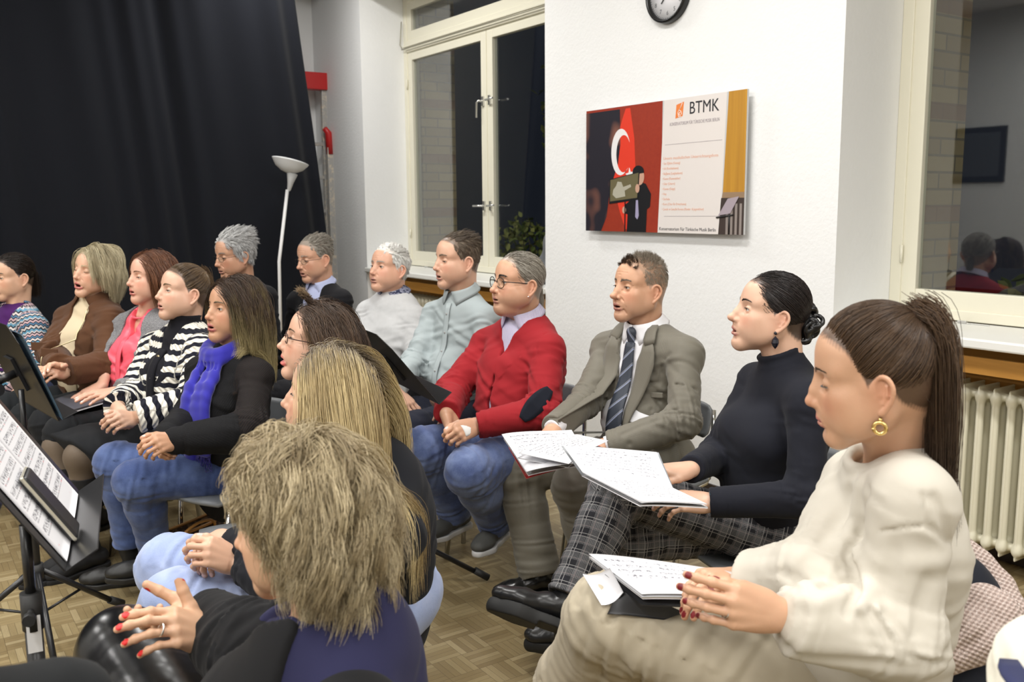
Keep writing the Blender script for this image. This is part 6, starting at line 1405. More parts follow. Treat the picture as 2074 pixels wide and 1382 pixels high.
def p_suede():
    hm = hair_mat('ash_blonde_hair', (.30, .25, .15), (.72, .64, .44), rough=.36)
    q = person('blonde woman with a chin-length bob in a brown suede jacket, eyes closed', **SP['suede'], hh=.0028, lid=.0, open=.9, old=.6, skin=SK1('suede', (.68, .44, .33), cap=(.40, .34, .22), lipc=(.50, .14, .14)), hairm=hm, brow_w=.6, brow_t=.7,
        hand_l=dict(to=(98, 752), up=(.1, .5, .8), pose='soft'), hand_r=dict(to=(95, 742), up=(.1, -.4, .9), pose='soft'))
    cat_hair(q, [hair_long(q, 8500, 380, (.165, .195), -.03, (.006, .036), .00085, 14, .0012, 3., .25, .006, .10, .8, .10, tuck=.25, stiff=.5), hair_under(q, 4000, .12)])
    Sm = cloth('brown_suede', (.105, .048, .024), .95, (400., .3, .0008), .35, 5., .08); Km = cloth('cream_knit', (.62, .52, .36), .9, (500., .4, .001))
    top(q, 'suede_jacket', Sm, .007, 1.02, .3, .8, .018, .018, .062, .056, .046, 1.1, .005, 12, 23, hem=.04, extra=lambda s, q: vcut(s, q, .055, .030, .35, .0, .0, wb=.1))
    js = q.top_s; inner(q, 'cream_sweater', Km, .004, 1., .3, .8, h=.008, extra=lambda s, q: turtleneck(s, q, .055, .07)); collar(q, Sm, .070, .055, 'jacket_collar', .55, .020, .8, 1.5)
    J = q.J
    for y in (1, -1):
        a = surf(js, J['N'] + J['F'] * .35 + J['L'] * .105 * y + J['U'] * -.19, -J['F'], .002); mb = MB(); mb.box((-.05, -.02, -.002), (.05, .02, .003), R=frame(J['L'], J['F']), c=a); mb.build('pocket_flap', Sm, q.root, .003)
    P = [surf(js, J['N'] + J['F'] * .35 + J['L'] * (.060 - .02 * t) + J['U'] * (-.02 - .42 * t), -J['F'], .004) for t in np.linspace(0, 1, 16)]; mb = MB(); mb.tube(P, .0028, 6); mb.build('zip', plain('brass_zip', (.6, .5, .3), .35, .8), q.root)
    earring(q, 'l', plain('pearl', (.75, .75, .72), .15)); c = earring(q, 'l', None, 'drop', -.045); mb = MB(); V, F = uvs(c, .010, 14, 10); mb.raw(V, [tuple(x) for x in F], True); mb.build('earring', plain('silver_pearl', (.55, .55, .55), .15, .8), q.root)
    trousers(q, 'black_trousers', cloth('black_crepe', (.012, .014, .016)), .009, .012, .088, .07); return q
def p_pink():
    hm = hair_mat('auburn_hair', (.060, .022, .012), (.24, .105, .055), rough=.36)
    q = person('woman with auburn hair in a grey tweed blazer over a coral pink blouse', **SP['pink'], hh=.0028, lid=.2, down=.6, open=.5, fat=.3, skin=SK1('pink', (.68, .42, .33), cap=(.10, .045, .025), lipc=(.50, .14, .13)), hairm=hm, brow_w=.6, brow_t=.7,
        hand_l=dict(to=(190, 800), up=(.2, .2, .95), pose='flat'), hand_r=dict(to=(158, 800), up=(.2, 0, 1), pose='flat', spread=.4))
    cat_hair(q, [hair_long(q, 8500, 380, (.22, .28), .0, (.004, .026), .00085, 15, .002, 4., .35, .006, .15, .6, .2, tuck=.25, stiff=.45), hair_under(q, 4000, .14)])
    Tm = tweed_mat(); Pm = cloth('coral_satin', (.84, .10, .15), .42, (60., .2, .002), .1, 6., .1, .5)
    top(q, 'tweed_blazer', Tm, .0075, 1.0, .2, .7, .015, .014, .056, .050, .040, 1., .003, 12, 25, hem=.03, extra=lambda s, q: vcut(s, q, .060, .075, .10, .0, .0, wb=.18)); js = q.top_s
    inner(q, 'coral_blouse', Pm, .005, 1.0, .25, .7, h=.006, nz=.005, f=1.6, extra=lambda s, q: (vcut(s, q, .050, .004, .10, .02, .02), crew(s, q, .062, .007, .012, .008, .3))); ss = q.top_s
    strip_on(q, ss, 'button_placket', Pm, (0, .0, -.09), (0, .0, -.45), .026, .026, 16, .001, .005)
    trousers(q, 'black_trousers', cloth('black_cloth', (.012, .013, .015)), .008, .012, .086, .066, .05); M = plain('black_boot', (.01, .01, .01), .5); shoe(q, 'l', None, 'heel', M, name='boot'); shoe(q, 'r', None, 'heel', M, name='boot')
    return q
def p_striped():
    hm = hair_mat('highlighted_brown_hair', (.035, .022, .015), (.20, .13, .07), rough=.35, tip=((.48, .34, .17), .5, 1.))
    q = person('woman in a black and white striped cable knit cardigan with a high ponytail', **SP['striped'], hh=.0026, lid=.35, down=.3, open=.45, fat=.3, skin=SK1('striped', (.68, .45, .35), cap=(.05, .033, .022), lipc=(.50, .2, .18)), hairm=hm,
        hand_l=dict(to=(238, 848), up=(0, .75, .6), pose='clasp', thumb=(10, 20, 20)), hand_r=dict(to=(234, 855), up=(.1, -.8, .5), pose='clasp', thumb=(10, 20, 20)))
    T = (-.085, 0, .085); cat_hair(q, [hair_to(q, T, 6500, r=.0007, layer=(.002, .008)), tail(q, np.array(T) + (-.01, 0, .01), (-.9, 0, .25), .25, 1500, 80, .014, .0008, 16, .42, .008, .002)])
    tp = toW(q, np.array([T]))[0]; ring('hair_scrunchie', tp + q.R @ np.array((-.006, 0, .006)), q.R @ np.array((-.7, 0, 1)), .015, .009, plain('pink_silk', (.62, .42, .40), .4), q.root)
    K = striped_mat(); Bk = cloth('black_knit', (.010, .010, .014), .9, (300., .5, .001))
    top(q, 'striped_cardigan', K, .0065, 1.03, .35, .8, .018, .018, .062, .056, .046, .9, .003, 12, 27, hem=.02, extra=lambda s, q: vcut(s, q, .050, .012, .12, .0, .0)); js = q.top_s
    inner(q, 'black_rollneck', Bk, .006, 1.02, .3, .8, h=.008, extra=lambda s, q: turtleneck(s, q, .060, .095))
    strip_on(q, js, 'button_band', Bk, (0, .0, -.07), (0, .0, -.46), .045, .045, 20, .003, .006); buttons_on(q, js, plain('gold_button', (.8, .68, .4), .3, 1.), [(0, 0, -.10 - .09 * i) for i in range(5)], .010)
    J = q.J
    def sk(s, q):
        s.cone((J['Ql'] + J['Qr']) / 2, (J['Kl'] + J['Kr']) / 2 - J['F'] * .02, .115, .085, k=.05); s.plane((J['Kl'] + J['Kr']) / 2 + J['F'] * .015, J['F'] * .9 - J['U'] * .45, k=.01)
    trousers(q, 'black_skirt', cloth('black_wool_skirt', (.013, .014, .016)), .008, .012, .095, .078, skirt=True, nz=.003, extra=sk)
    Tg = cloth('sheer_tights', (.15, .115, .085), .5, (900., .05, .0003), .2, 8.); s = Sdf()
    for sd in 'lr':
        s.cone(J['Q' + sd], J['K' + sd], .07, .060, k=.01); s.ell(J['K' + sd] + J['F'] * .005, (.062, .056, .060), k=.02); s.cone(J['K' + sd], J['A' + sd], .057, .04, k=.03)
    lo, hi = bounds(J, ['Kl', 'Kr', 'Al', 'Ar', 'Ql', 'Qr'], .1); lo[2] = .02; V, F = s.mesh(lo, hi, .008); mesh_np('tights', V, F, Tg, q.root)
    M = plain('black_suede_boot', (.008, .008, .009), .85); 
    for sd in 'lr':
        A, Kk = J['A' + sd], J['K' + sd]; b = shoe(q, sd, (-.93, -.35, 0), 'heel', M, M, 'boot'); mb = MB(); d = _n((-.93, -.35, 0)); c = np.array((A[0], A[1], 0)) - d * .035; mb.lathe(c, [(0, 0), (.030, 0), (.034, .05), (.036, .075), (0, .075)], 20); mb.build('heel', M, b)
        b.location.z += .0
    return q
def p_scarf():
    hm = hair_mat('ombre_hair', (.018, .011, .008), (.09, .052, .030), rough=.36, tip=((.50, .41, .20), .30, .95))
    q = person('woman with long dark-to-blonde hair and a bright blue scarf, in blue jeans', **SP['scarf'], hh=.0026, hr=.0026, lid=.5, open=.55, fat=.4, lips=1.1, skin=SK1('scarf', (.56, .33, .22), cap=(.022, .014, .01), lipc=(.48, .14, .14)), hairm=hm, brow_w=.9,
        hand_l=dict(to=(312, 898), up=(0, .7, .6), pose='clasp', thumb=(10, 20, 20)), hand_r=dict(to=(315, 905), up=(.1, -.8, .5), pose='clasp', thumb=(10, 20, 20)))
    cat_hair(q, [hair_long(q, 11500, 330, (.26, .33), -.022, (.006, .034), .00075, 20, .005, 3.2, .5, .008, .05, .75, .28, hang=1., stiff=.42), hair_under(q, 5000, .14)])
    Bk = mesh_knit_mat()
    def ex(s, q):
        J = q.J; crew(s, q, .066, .008, .01, .008, .3); e = J['El'] + (J['Wl'] - J['El']) * .12
        for i in range(9):
            a = i * .7; s.cone(e + J['L'] * .05 * math.cos(a) + J['U'] * .05 * math.sin(a), e - J['U'] * .055 + J['L'] * .075 * math.cos(a) + J['F'] * .05 * math.sin(a), .016, .012, k=.02)
        s.cone(J['El'], J['Wl'], .075, .046, k=.03); s.cone(J['Er'], J['Wr'], .066, .046, k=.03)
    top(q, 'black_knit_top', Bk, .0065, 1.0, .25, .6, .010, .012, .056, .056, .038, .9, .004, 14, 29, hem=.06, extra=ex, stop=.05); ts = q.top_s
    Bl = cloth('royal_blue_wool', (.032, .028, .37), .8, (500., .3, .0006), .25, 14., .4); J = q.J; loc = lambda v: J['N'] + J['F'] * v[0] + J['L'] * v[1] + J['U'] * v[2]; s = Sdf()
    C = [loc((.02 + .072 * math.cos(a), .072 * math.sin(a), .035 - .03 * math.cos(a))) for a in np.linspace(0, 2 * math.pi, 17)]
    s.chain(C, [.026] * 17, k=.012); s.chain([c - J['U'] * .02 + (c - J['N']) * .12 for c in C], [.020] * 17, k=.008)
    for (y0, y1, r) in ((.055, .062, .027), (-.040, -.022, .028), (.012, .035, .020)):
        pp = [surf(q.tor_s, loc((.35, y0 * (1 - t) + y1 * t, -.03 - (.30 if y0 > 0 else .33) * t)), -J['F'], .012) for t in np.linspace(0, 1, 9)]; pp[0] = loc((.09, y0 * .8, .0)); s.chain(pp, [r * (.75 + .35 * i / 8) for i in range(9)], k=.016, flat=(J['F'], .42))
    for i in range(7): s.groove([loc((.12, -.06 + .02 * i, -.02)), loc((.17, -.055 + .022 * i, -.18)), loc((.19, -.055 + .022 * i, -.40))], .007, .0045)
    s.noise(.003, 30, 2, aniso=(1.4, 1.4, .4)); V, F = s.mesh(loc((0, 0, 0)) - (.35, .35, .55), loc((0, 0, 0)) + (.35, .3, .15), .0045); sc = mesh_np('scarf', V, F, Bl, q.root, True)
    ends = []
    for y in np.linspace(-.075, .075, 46):
        p = surf(q.tor_s, loc((.35, y, -.355)), -J['F'], .012); L = rng.uniform(.05, .075); ends.append([p + (rng.normal(size=3) * .002) * k - J['U'] * L * k / 5 for k in range(6)])
    V, F, at = strands('fringe', np.array(ends), .0014, None, None, None, .6, 4); mesh_np('fringe', V, F, Bl, sc, True)
    trousers(q, 'jeans', denim('indigo_jeans', (.030, .052, .155), (.13, .19, .40), .7), .006, .008, .090, .072, .052, .9, .003, 30, hem=.03, calf=.066)
    M = plain('black_shoe', (.01, .01, .01), .5); shoe(q, 'l', (-.8, .3, 0), 'shoe', M); shoe(q, 'r', (-.8, .3, 0), 'shoe', M)
    watch(q, 'l', plain('black_band', (.01, .01, .01), .5), plain('watch_glass', (.012, .012, .03), .08), 'wristwatch', .014, .032, .020)
    return q
def p_brunette():
    hm = hair_mat('dark_brown_hair', (.028, .016, .012), (.13, .080, .050), rough=.34, tip=((.32, .22, .12), .35, 1.))
    NAILC['skin_brunette'] = (.5, .2, .2)
    q = person('woman with brown hair and thin-framed glasses seen behind the long-haired blonde', **SP['brunette'], hh=.0026, lid=.4, open=.9, lips=1.1, skin=SK1('brunette', (.68, .44, .34), cap=(.05, .032, .022), lipc=(.62, .16, .15)), hairm=hm)
    cat_hair(q, [hair_long(q, 9500, 360, (.26, .34), .01, (.006, .028), .00075, 18, .002, 3., .4, .007, .5, .5, .6, tuck=.1, stiff=.45), hair_under(q, 5000, .14),
                 (lambda A: (A, .0007, None, .2))(np.stack([np.array((.035, 0, .112)) + rng.normal(size=(260, 3)) * (.008, .012, .002) + np.array((.007, 0, .0065)) * k + rng.normal(size=(260, 3)) * .0008 * k for k in range(7)], 1))])
    D = cloth('dark_plum_cotton', (.014, .010, .014)); top(q, 'dark_top', D, .009, 1., .3, .8, .012, .012, nz=.004, extra=lambda s, q: crew(s, q, .066, .008, .01, .006, .3)); trousers(q, 'dark_trousers', D, .012)
    glasses(q, plain('brown_metal_frame', (.06, .03, .025), .3, .6), 'rect', -.004, .0235, .015, .0013)
    return q
def p_blonde():
    hm = hair_mat('golden_blonde_hair', (.22, .145, .06), (.72, .58, .31), rough=.34, root=((.16, .13, .10), .12))
    q = person('woman with long golden blonde hair in black top and pale jeans', **SP['blonde'], hh=.0026, hr=.0026, lid=.3, skin=SK1('blonde', (.68, .44, .33), cap=(.24, .18, .10)), hairm=hm, brow_w=.6,
        hand_l=dict(to=(410, 1110), up=(0, .7, .7), pose='clasp', thumb=(5, 20, 20)), hand_r=dict(to=(415, 1105), up=(0, -.7, .6), pose='clasp', thumb=(5, 20, 20)))
    cat_hair(q, [hair_long(q, 18500, 460, (.48, .62), .012, (.006, .050), .00062, 26, .004, 2.6, .32, .009, .35, .7, -.1, frizz=.003, stiff=.42), hair_under(q, 6000, .16)])
    D = cloth('black_viscose', (.010, .011, .015)); top(q, 'black_top', D, .008, 1.12, .5, .8, .016, .012, nz=.004, seed=31, extra=lambda s, q: crew(s, q, .066, .008, .01, .004, .3), stop=.05)
    trousers(q, 'pale_jeans', denim('pale_blue_jeans', (.27, .34, .56), (.44, .51, .72), .6), .0065, .010, .095, .080, .06, 1., .004, 33, hem=.03)
    M = plain('black_canvas', (.012, .012, .014), .8); So = plain('brown_sole', (.2, .17, .14), .7); shoe(q, 'r', (-.8, .5, 0), 'shoe', M, So); shoe(q, 'l', (-.8, .5, 0), 'shoe', M, So)
    return q
def p_curly():
    NAILC['skin_curly'] = (.62, .012, .012)
    hm = hair_mat('ash_blonde_curls', (.20, .145, .075), (.62, .52, .33), rough=.4)
    q = person('woman with short wavy ash-blonde hair seen from behind, red nails, black leather trousers', **SP['curly'], hh=.0028, hr=.0018, lid=.3, old=.6, skin=SK1('curly', (.66, .43, .30), cap=(.22, .17, .10)), hairm=hm,
        hand_l=dict(to=(338, 1262), up=(-.6, .15, .8), pose=[(24, 22, 10), (28, 26, 12), (34, 30, 14), (38, 34, 16)], thumb=(26, 0, -6), tin=-.4, spread=.05), hand_r=dict(to=(322, 1272), up=(.3, -.3, -.9), pose=[(10, 20, 12), (16, 34, 20), (24, 44, 26), (30, 50, 28)], thumb=(30, 5, 0), spread=.3))
    w = 1.; M = 520; roots = scalp_pts(M, dict(dens=1)); roots = roots[np.argsort(roots[:, 2])]; nrm = (roots - SCC) / SCR ** 2; nrm /= np.linalg.norm(nrm, axis=1, keepdims=True)
    gv = grav(q); ph = rng.uniform(0, 6.28, M); sw = np.stack((-.30 - .9 * np.clip((roots[:, 0] + .01) / .05, 0, 1), np.sign(roots[:, 1] + .02) * .6, np.full(M, .0)), 1) + rng.normal(size=(M, 3)) * .22
    G = lay(roots, nrm * .5 + sw * .8, (.065 + .085 * np.clip((.045 - roots[:, 0]) / .09, 0, 1)) * rng.uniform(.85, 1.1, M), 16, w, q.Nl, [], lambda P, t: gv * 1. + sw * (1 - t) + .75 * np.stack((np.sin(ph + t * 5), np.cos(ph * 1.3 + t * 5), .3 * np.sin(ph * 2 + t * 4)), 1), rng.uniform(.006, .030, M), .55)
    A, gi = clumped(G, roots, 19000, .008, .38, .002, 2., frizz=.0022); cat_hair(q, [(A, .0007, gi, .25), hair_under(q, 6000, .05, back=.5)])
    Bk = cloth('black_cardigan_wool', (.010, .010, .011)); Nv = cloth('navy_jersey', (.022, .022, .060))
    top(q, 'navy_top', Nv, .008, 1.05, .4, .9, .012, nz=.003, seed=35, arms=False, extra=lambda s, q: (neckhole(s, q, .074, .02, .03), vcut(s, q, .085, .03, .20, -.02, .03)))
    s = Sdf(); J = q.J
    torso_ops(s, q, 1.05, .4, .9, .020); s.plane(J['N'] - J['F'] * .005, -J['F'], k=.01); vcut(s, q, .095, .06, .3, -.02, .03); sleeve_ops(s, q, 'r', .058, .056, .044, .012, stop=.018, f=1.2); s.cone(J['Sl'], J['El'], .074, .066, k=.02); e_ = _n(J['Wl'] - J['El']); s.cone(J['El'], J['Wl'] - e_ * .01, .060, .046, k=.03, cut=[(J['Wl'] - e_ * .018, e_)]); s.fold(J['El'], J['Wl'], .05, .006, .04, .3, .5)
    s.noise(.003, 16, 4); lo, hi = bounds(J, ['Sl', 'Sr', 'El', 'Er', 'Wl', 'Wr', 'N', 'P'], .2); V, F = s.mesh(lo, hi, .0065); mesh_np('black_cardigan', V, F, Bk, q.root)
    trousers(q, 'leather_trousers', leather_mat(), .0065, .010, .095, .075, .066, .12, .0015, 37, hem=.02, calf=.072)
    sv = plain('silver_jewellery', (.85, .82, .78), .18, 1.); Wp, Rh, hsc, side = q.hf['l']; d = _n(J['El'] - Wp)
    ring('bracelet', Wp + d * .008, d + .12 * J['U'], .032, .0016, sv, q.root); ring('bracelet', Wp + d * .016, d - .15 * J['U'], .034, .0013, plain('rose_gold', (.8, .5, .38), .2, 1.), q.root)
    k = Wp + Rh @ (np.array((.116, -.0065 * side * -1 * 0 - .012 * side, -.008)) * hsc); o = ring('ring', k, Rh[:, 0] - .3 * Rh[:, 2], .0098, .0018, sv, q.root)
    Wp, Rh, hsc, side = q.hf['r']; d = _n(J['Er'] - Wp); ring('bracelet', Wp + d * .012, d, .032, .0022, plain('gold_bracelet', (.75, .62, .35), .25, 1.), q.root)
    return q
# ---------------------------------------------------------------- chairs, stands, papers and the rest
CHROME = plain('chrome_tube', (.72, .72, .72), .12, 1.); GREY_PL = plain('grey_plastic_seat', (.16, .17, .18), .4)
CHAIR0 = []
def chair(pos, phi, label, seat_z=.44, mat=None):
    if not CHAIR0:
        e = empty('chair', (0, 0, 0)); c = MB(); z = .44
        nx, ny = 12, 10; V = []; F = []
        for s_ in (0, -.012):
            for i in range(nx + 1):
                for j in range(ny + 1):
                    u = i / nx * 2 - 1; v = j / ny * 2 - 1; r = 1 - .10 * (abs(u) ** 6) ; x = .205 * u; y = .205 * v * (1 - .12 * max(0, -u)) * (1 - .06 * abs(u) ** 8); V.append((x, y, z + s_ - .014 * (1 - u * u) * (1 - v * v) - .03 * max(0, u - .6) ** 1.5 + .01 * v * v))
        n1 = (nx + 1) * (ny + 1)
        for i in range(nx):
            for j in range(ny): k = i * (ny + 1) + j; F += [(k, k + ny + 1, k + ny + 2, k + 1), (n1 + k, n1 + k + 1, n1 + k + ny + 2, n1 + k + ny + 1)]
        edge = [i * (ny + 1) for i in range(nx + 1)] + [nx * (ny + 1) + j for j in range(1, ny + 1)] + [i * (ny + 1) + ny for i in range(nx - 1, -1, -1)] + [j for j in range(ny - 1, 0, -1)]
        for a, b in zip(edge, edge[1:] + edge[:1]): F.append((a, b, n1 + b, n1 + a))
        c.raw(V, F, True); c.build('seat', GREY_PL, e)
        V = []; F = []
        for s_ in (0, -.012):
            for i in range(9):
                for j in range(13): u = i / 8; v = j / 12 * 2 - 1; w_ = .155 * (1 - .12 * (2 * u - 1) ** 6); V.append((-.222 - .03 * u + s_ + .030 * v * v, w_ * v, .60 + .13 * u * (1 - .06 * v ** 4)))
        for i in range(8):
            for j in range(12): k = i * 13 + j; F += [(k, k + 13, k + 14, k + 1), (117 + k, 117 + k + 1, 117 + k + 14, 117 + k + 13)]
        ed = [i * 13 for i in range(9)] + [104 + j for j in range(1, 13)] + [i * 13 + 12 for i in range(7, -1, -1)] + [j for j in range(11, 0, -1)]
        for a, b in zip(ed, ed[1:] + ed[:1]): F.append((a, b, 117 + b, 117 + a))
        b = MB(); b.raw(V, F, True); b.build('backrest', GREY_PL, e)
        for y in (1, -1):
            b = MB(); b.tube([(-.02, y * .17, z - .020), (.12, y * .19, z - .022), (.165, y * .205, z - .035), (.185, y * .215, z - .08), (.225, y * .235, .0)], .011, 12); b.build('leg', CHROME, e)
            b = MB(); b.tube([(.02, y * .175, z - .020), (-.12, y * .18, z - .022), (-.165, y * .19, z - .05), (-.245, y * .225, .0)], .011, 12); b.build('leg', CHROME, e)
            b = MB(); b.tube([(-.06, y * .165, z - .02), (-.17, y * .17, z - .01), (-.205, y * .175, z + .05), (-.240, y * .150, .62), (-.258, y * .138, .70)], .010, 12); b.build('back_post', CHROME, e)
        b = MB(); b.tube([(.05, -.17, z - .022), (.05, .17, z - .022)], .009, 10); b.tube([(-.12, -.17, z - .024), (-.12, .17, z - .024)], .009, 10); b.build('crossbar', CHROME, e)
        CHAIR0.append(e); o = e
    else:
        e = CHAIR0[0]; o = e.copy(); COL.objects.link(o)
        for ch in list(e.children): c = ch.copy(); COL.objects.link(c); c.parent = o
    o.location = (pos[0], pos[1], 0); o.rotation_euler = (0, 0, phi * D2R)
    return tag(o, label, 'chair', 'chrome-legged chairs of the choir')
BLK = plain('black_enamel', (.012, .012, .013), .32); BLKR = plain('black_rubber_knob', (.015, .015, .015), .6)
def music_stand(label, A, B, e_, zA, far=True, w=.50, h=.34, base_dir=0., foot=None, split=.5, mb_lbl=True, zf=None, legs=(20, 140, 260), legL=.34, pole=None, pr=1.):
    A3 = W(A[0], A[1], zA); B3 = onS(B[0], B[1], A3, w, not far); pn = _n(np.cross(A3 - CAMP, ray(*e_))); ab = _n(B3 - A3); ab = _n(ab * (1, 1, 0)); u = _n(np.cross(ab, pn)); u = u if u[2] > 0 else -u
    u = _n(u - ab * u.dot(ab)); n = np.cross(ab, u); n = n if n[0] > 0 else -n; R = np.stack((ab, u, n), 1)
    c = A3 + ab * w / 2; fc = c + u * h * .42 - n * .03; base = np.array((fc[0] - n[0] * .05, fc[1] - n[1] * .05, 0)); e = empty('music_stand', tuple(base), label=label, cat='music stand')
    b = MB(); poly = [(0, 0), (w, 0), (w, h * .82), (w - .045, h), (.045, h), (0, h * .82)]; b.prism(poly, A3 - n * .003, ab, u, n, .003); b.build('desk', BLK, e, .001)
    b = MB(); b.box((0, -.003, -.003), (w, 0.0, .062), R=R, c=A3); b.build('ledge', BLK, e, .001)
    top_ = fc - n * .05 - (0, 0, .02); b = MB(); b.box((-.05, -.06, -.010), (.05, .06, 0), R=R, c=c + u * h * .42 - n * .004); b.tube([fc + n * .02, fc - n * .045], .014, 12); b.tube([top_ - ab * .035, top_ + ab * .035], .022, 14); b.build('tilt_bracket', BLK, e)
    b = MB(); b.tube([top_ + ab * .03, top_ + ab * .075], .006, 8); b.tube([top_ + ab * .075, top_ + ab * .092], .016, 10); b.build('tilt_knob', BLKR, e)
    zc = min(.66, top_[2] - .14) if zf is None else zf; pb = np.array((top_[0], top_[1], 0.)) if pole is None else np.array((pole[0], pole[1], 0.)); top_ = np.array((pb[0], pb[1], top_[2]))
    b = MB(); b.tube([top_, pb + (0, 0, zc)], .0095, 14); b.build('upper_pole', CHROME if not mb_lbl else BLK, e)
    b = MB(); b.tube([pb + (0, 0, zc + .015), pb + (0, 0, .10)], .0145 * pr, 18); b.build('lower_pole', BLK, e)
    b = MB(); b.tube([pb + (0, 0, zc + .03), pb + (0, 0, zc - .04)], .0185, 16); b.build('collar', BLKR, e); b = MB(); b.tube([pb + (0, 0, zc), pb + (0, 0, zc) - ab * .05], .006, 8); b.tube([pb + (0, 0, zc) - ab * .045, pb + (0, 0, zc) - ab * .062], .011, 8); b.build('height_knob', BLKR, e)
    b = MB(); b.tube([pb + (0, 0, .30), pb + (0, 0, .25)], .022, 16); b.build('leg_hub', BLKR, e)
    for a in legs:
        d = np.array((math.cos(a * D2R), math.sin(a * D2R), 0)); l = MB(); l.tube([pb + d * .02 + (0, 0, .27), pb + d * (legL - .03) + (0, 0, .035)], .0105, 12); l = l.build('leg', BLK, e)
        f = MB(); f.tube([pb + d * (legL - .055) + (0, 0, .055), pb + d * legL + (0, 0, .018)], .0145, 12); f.build('rubber_foot', BLKR, l)
        s_ = MB(); s_.tube([pb + d * .015 + (0, 0, .12), pb + d * .17 + (0, 0, .145)], .005, 8); s_.build('strut', BLK, l)
    return e, A3, R, pb
def sheet_mat(name, rows, seed, red=.0, dens=.5, col=(.74, .74, .77)):
    """printed music: 'pat' = (u, v) in metres on the page"""
    m = NT(name, .55, .3); v = m.sep(m.attr('pat', 'Vector')); u, w = v[0], v[1]; P = .0285
    f = m.math('FRACT', m.math('DIVIDE', w, P)); st = m.math('LESS_THAN', f, .32); ln = m.math('MULTIPLY', st, m.math('LESS_THAN', m.math('FRACT', m.math('MULTIPLY', f, 15.5)), .22))
    txt = m.math('MULTIPLY', m.math('GREATER_THAN', f, .50), m.math('LESS_THAN', f, .62)); nz = m.noise(m.n('ShaderNodeCombineXYZ', {0: u, 1: m.math('FLOOR', m.math('DIVIDE', w, P)), 2: float(seed)}), 260., 2., .7); tx = m.math('MULTIPLY', txt, m.math('GREATER_THAN', nz, .50))
    nn = m.noise(m.n('ShaderNodeCombineXYZ', {0: u, 1: w, 2: float(seed)}), 130., 2., .7); notes = m.math('MULTIPLY', m.math('LESS_THAN', f, .42), m.math('GREATER_THAN', nn, .53))
    mg = m.math('MULTIPLY', m.math('MULTIPLY', m.math('GREATER_THAN', u, .018), m.math('LESS_THAN', u, .192)), m.math('MULTIPLY', m.math('GREATER_THAN', w, .02), m.math('LESS_THAN', w, rows * P)))
    k = m.math('MULTIPLY', m.math('MAXIMUM', m.math('MULTIPLY', ln, .6), m.math('MULTIPLY', m.math('MAXIMUM', tx, notes), .8)), m.math('MULTIPLY', mg, dens * 1.3))
    c = m.mix(k, col, (.06, .06, .08))
    if red: c = m.mix(m.math('MULTIPLY', m.math('MULTIPLY', m.math('GREATER_THAN', m.noise(m.n('ShaderNodeCombineXYZ', {0: u, 1: w, 2: 4.}), 60., 2.), .62), tx), red), c, (.7, .05, .08))
    m.set('Base Color', c); return m.m
PAPER = plain('plain_paper', (.74, .74, .77), .6)
def page(name, mat, parent, C, bulge=.0, th=.0012, n=14, dz=0., wpat=(.21, .297), curl=0., back=None):
    """one leaf: corners C = (top-left, top-right, bottom-right, bottom-left) world points"""
    C = [np.asarray(c, float) + (0, 0, dz) for c in C]; V = []; at = []; nn = _n(np.cross(C[1] - C[0], C[3] - C[0])); nn = nn if nn[2] > 0 else -nn
    for s_ in (0, 1):
        for i in range(n + 1):
            for j in range(n + 1):
                u, v = j / n, i / n; p = (C[0] * (1 - u) + C[1] * u) * (1 - v) + (C[3] * (1 - u) + C[2] * u) * v
                p = p + nn * (bulge * math.sin(math.pi * u ** .7) * (1 + .25 * math.sin(v * 4)) + curl * max(0, u - .6) ** 2 * 6 + curl * .3 * math.sin(v * 3.1) * u) - nn * th * s_; V.append(p); at.append((u * wpat[0], v * wpat[1], float(s_)))
    m_ = (n + 1) ** 2; F = []
    for i in range(n):
        for j in range(n): k = i * (n + 1) + j; F += [(k, k + 1, k + n + 2, k + n + 1), (m_ + k, m_ + k + n + 1, m_ + k + n + 2, m_ + k + 1)]
    ed = list(range(n + 1)) + [i * (n + 1) + n for i in range(1, n + 1)] + [n * (n + 1) + j for j in range(n - 1, -1, -1)] + [i * (n + 1) for i in range(n - 1, 0, -1)]
    for a, b in zip(ed, ed[1:] + ed[:1]): F.append((a, b, m_ + b, m_ + a))
    return mesh_np(name, V, np.array(F), mat, parent, True, dict(pat=np.array(at)))
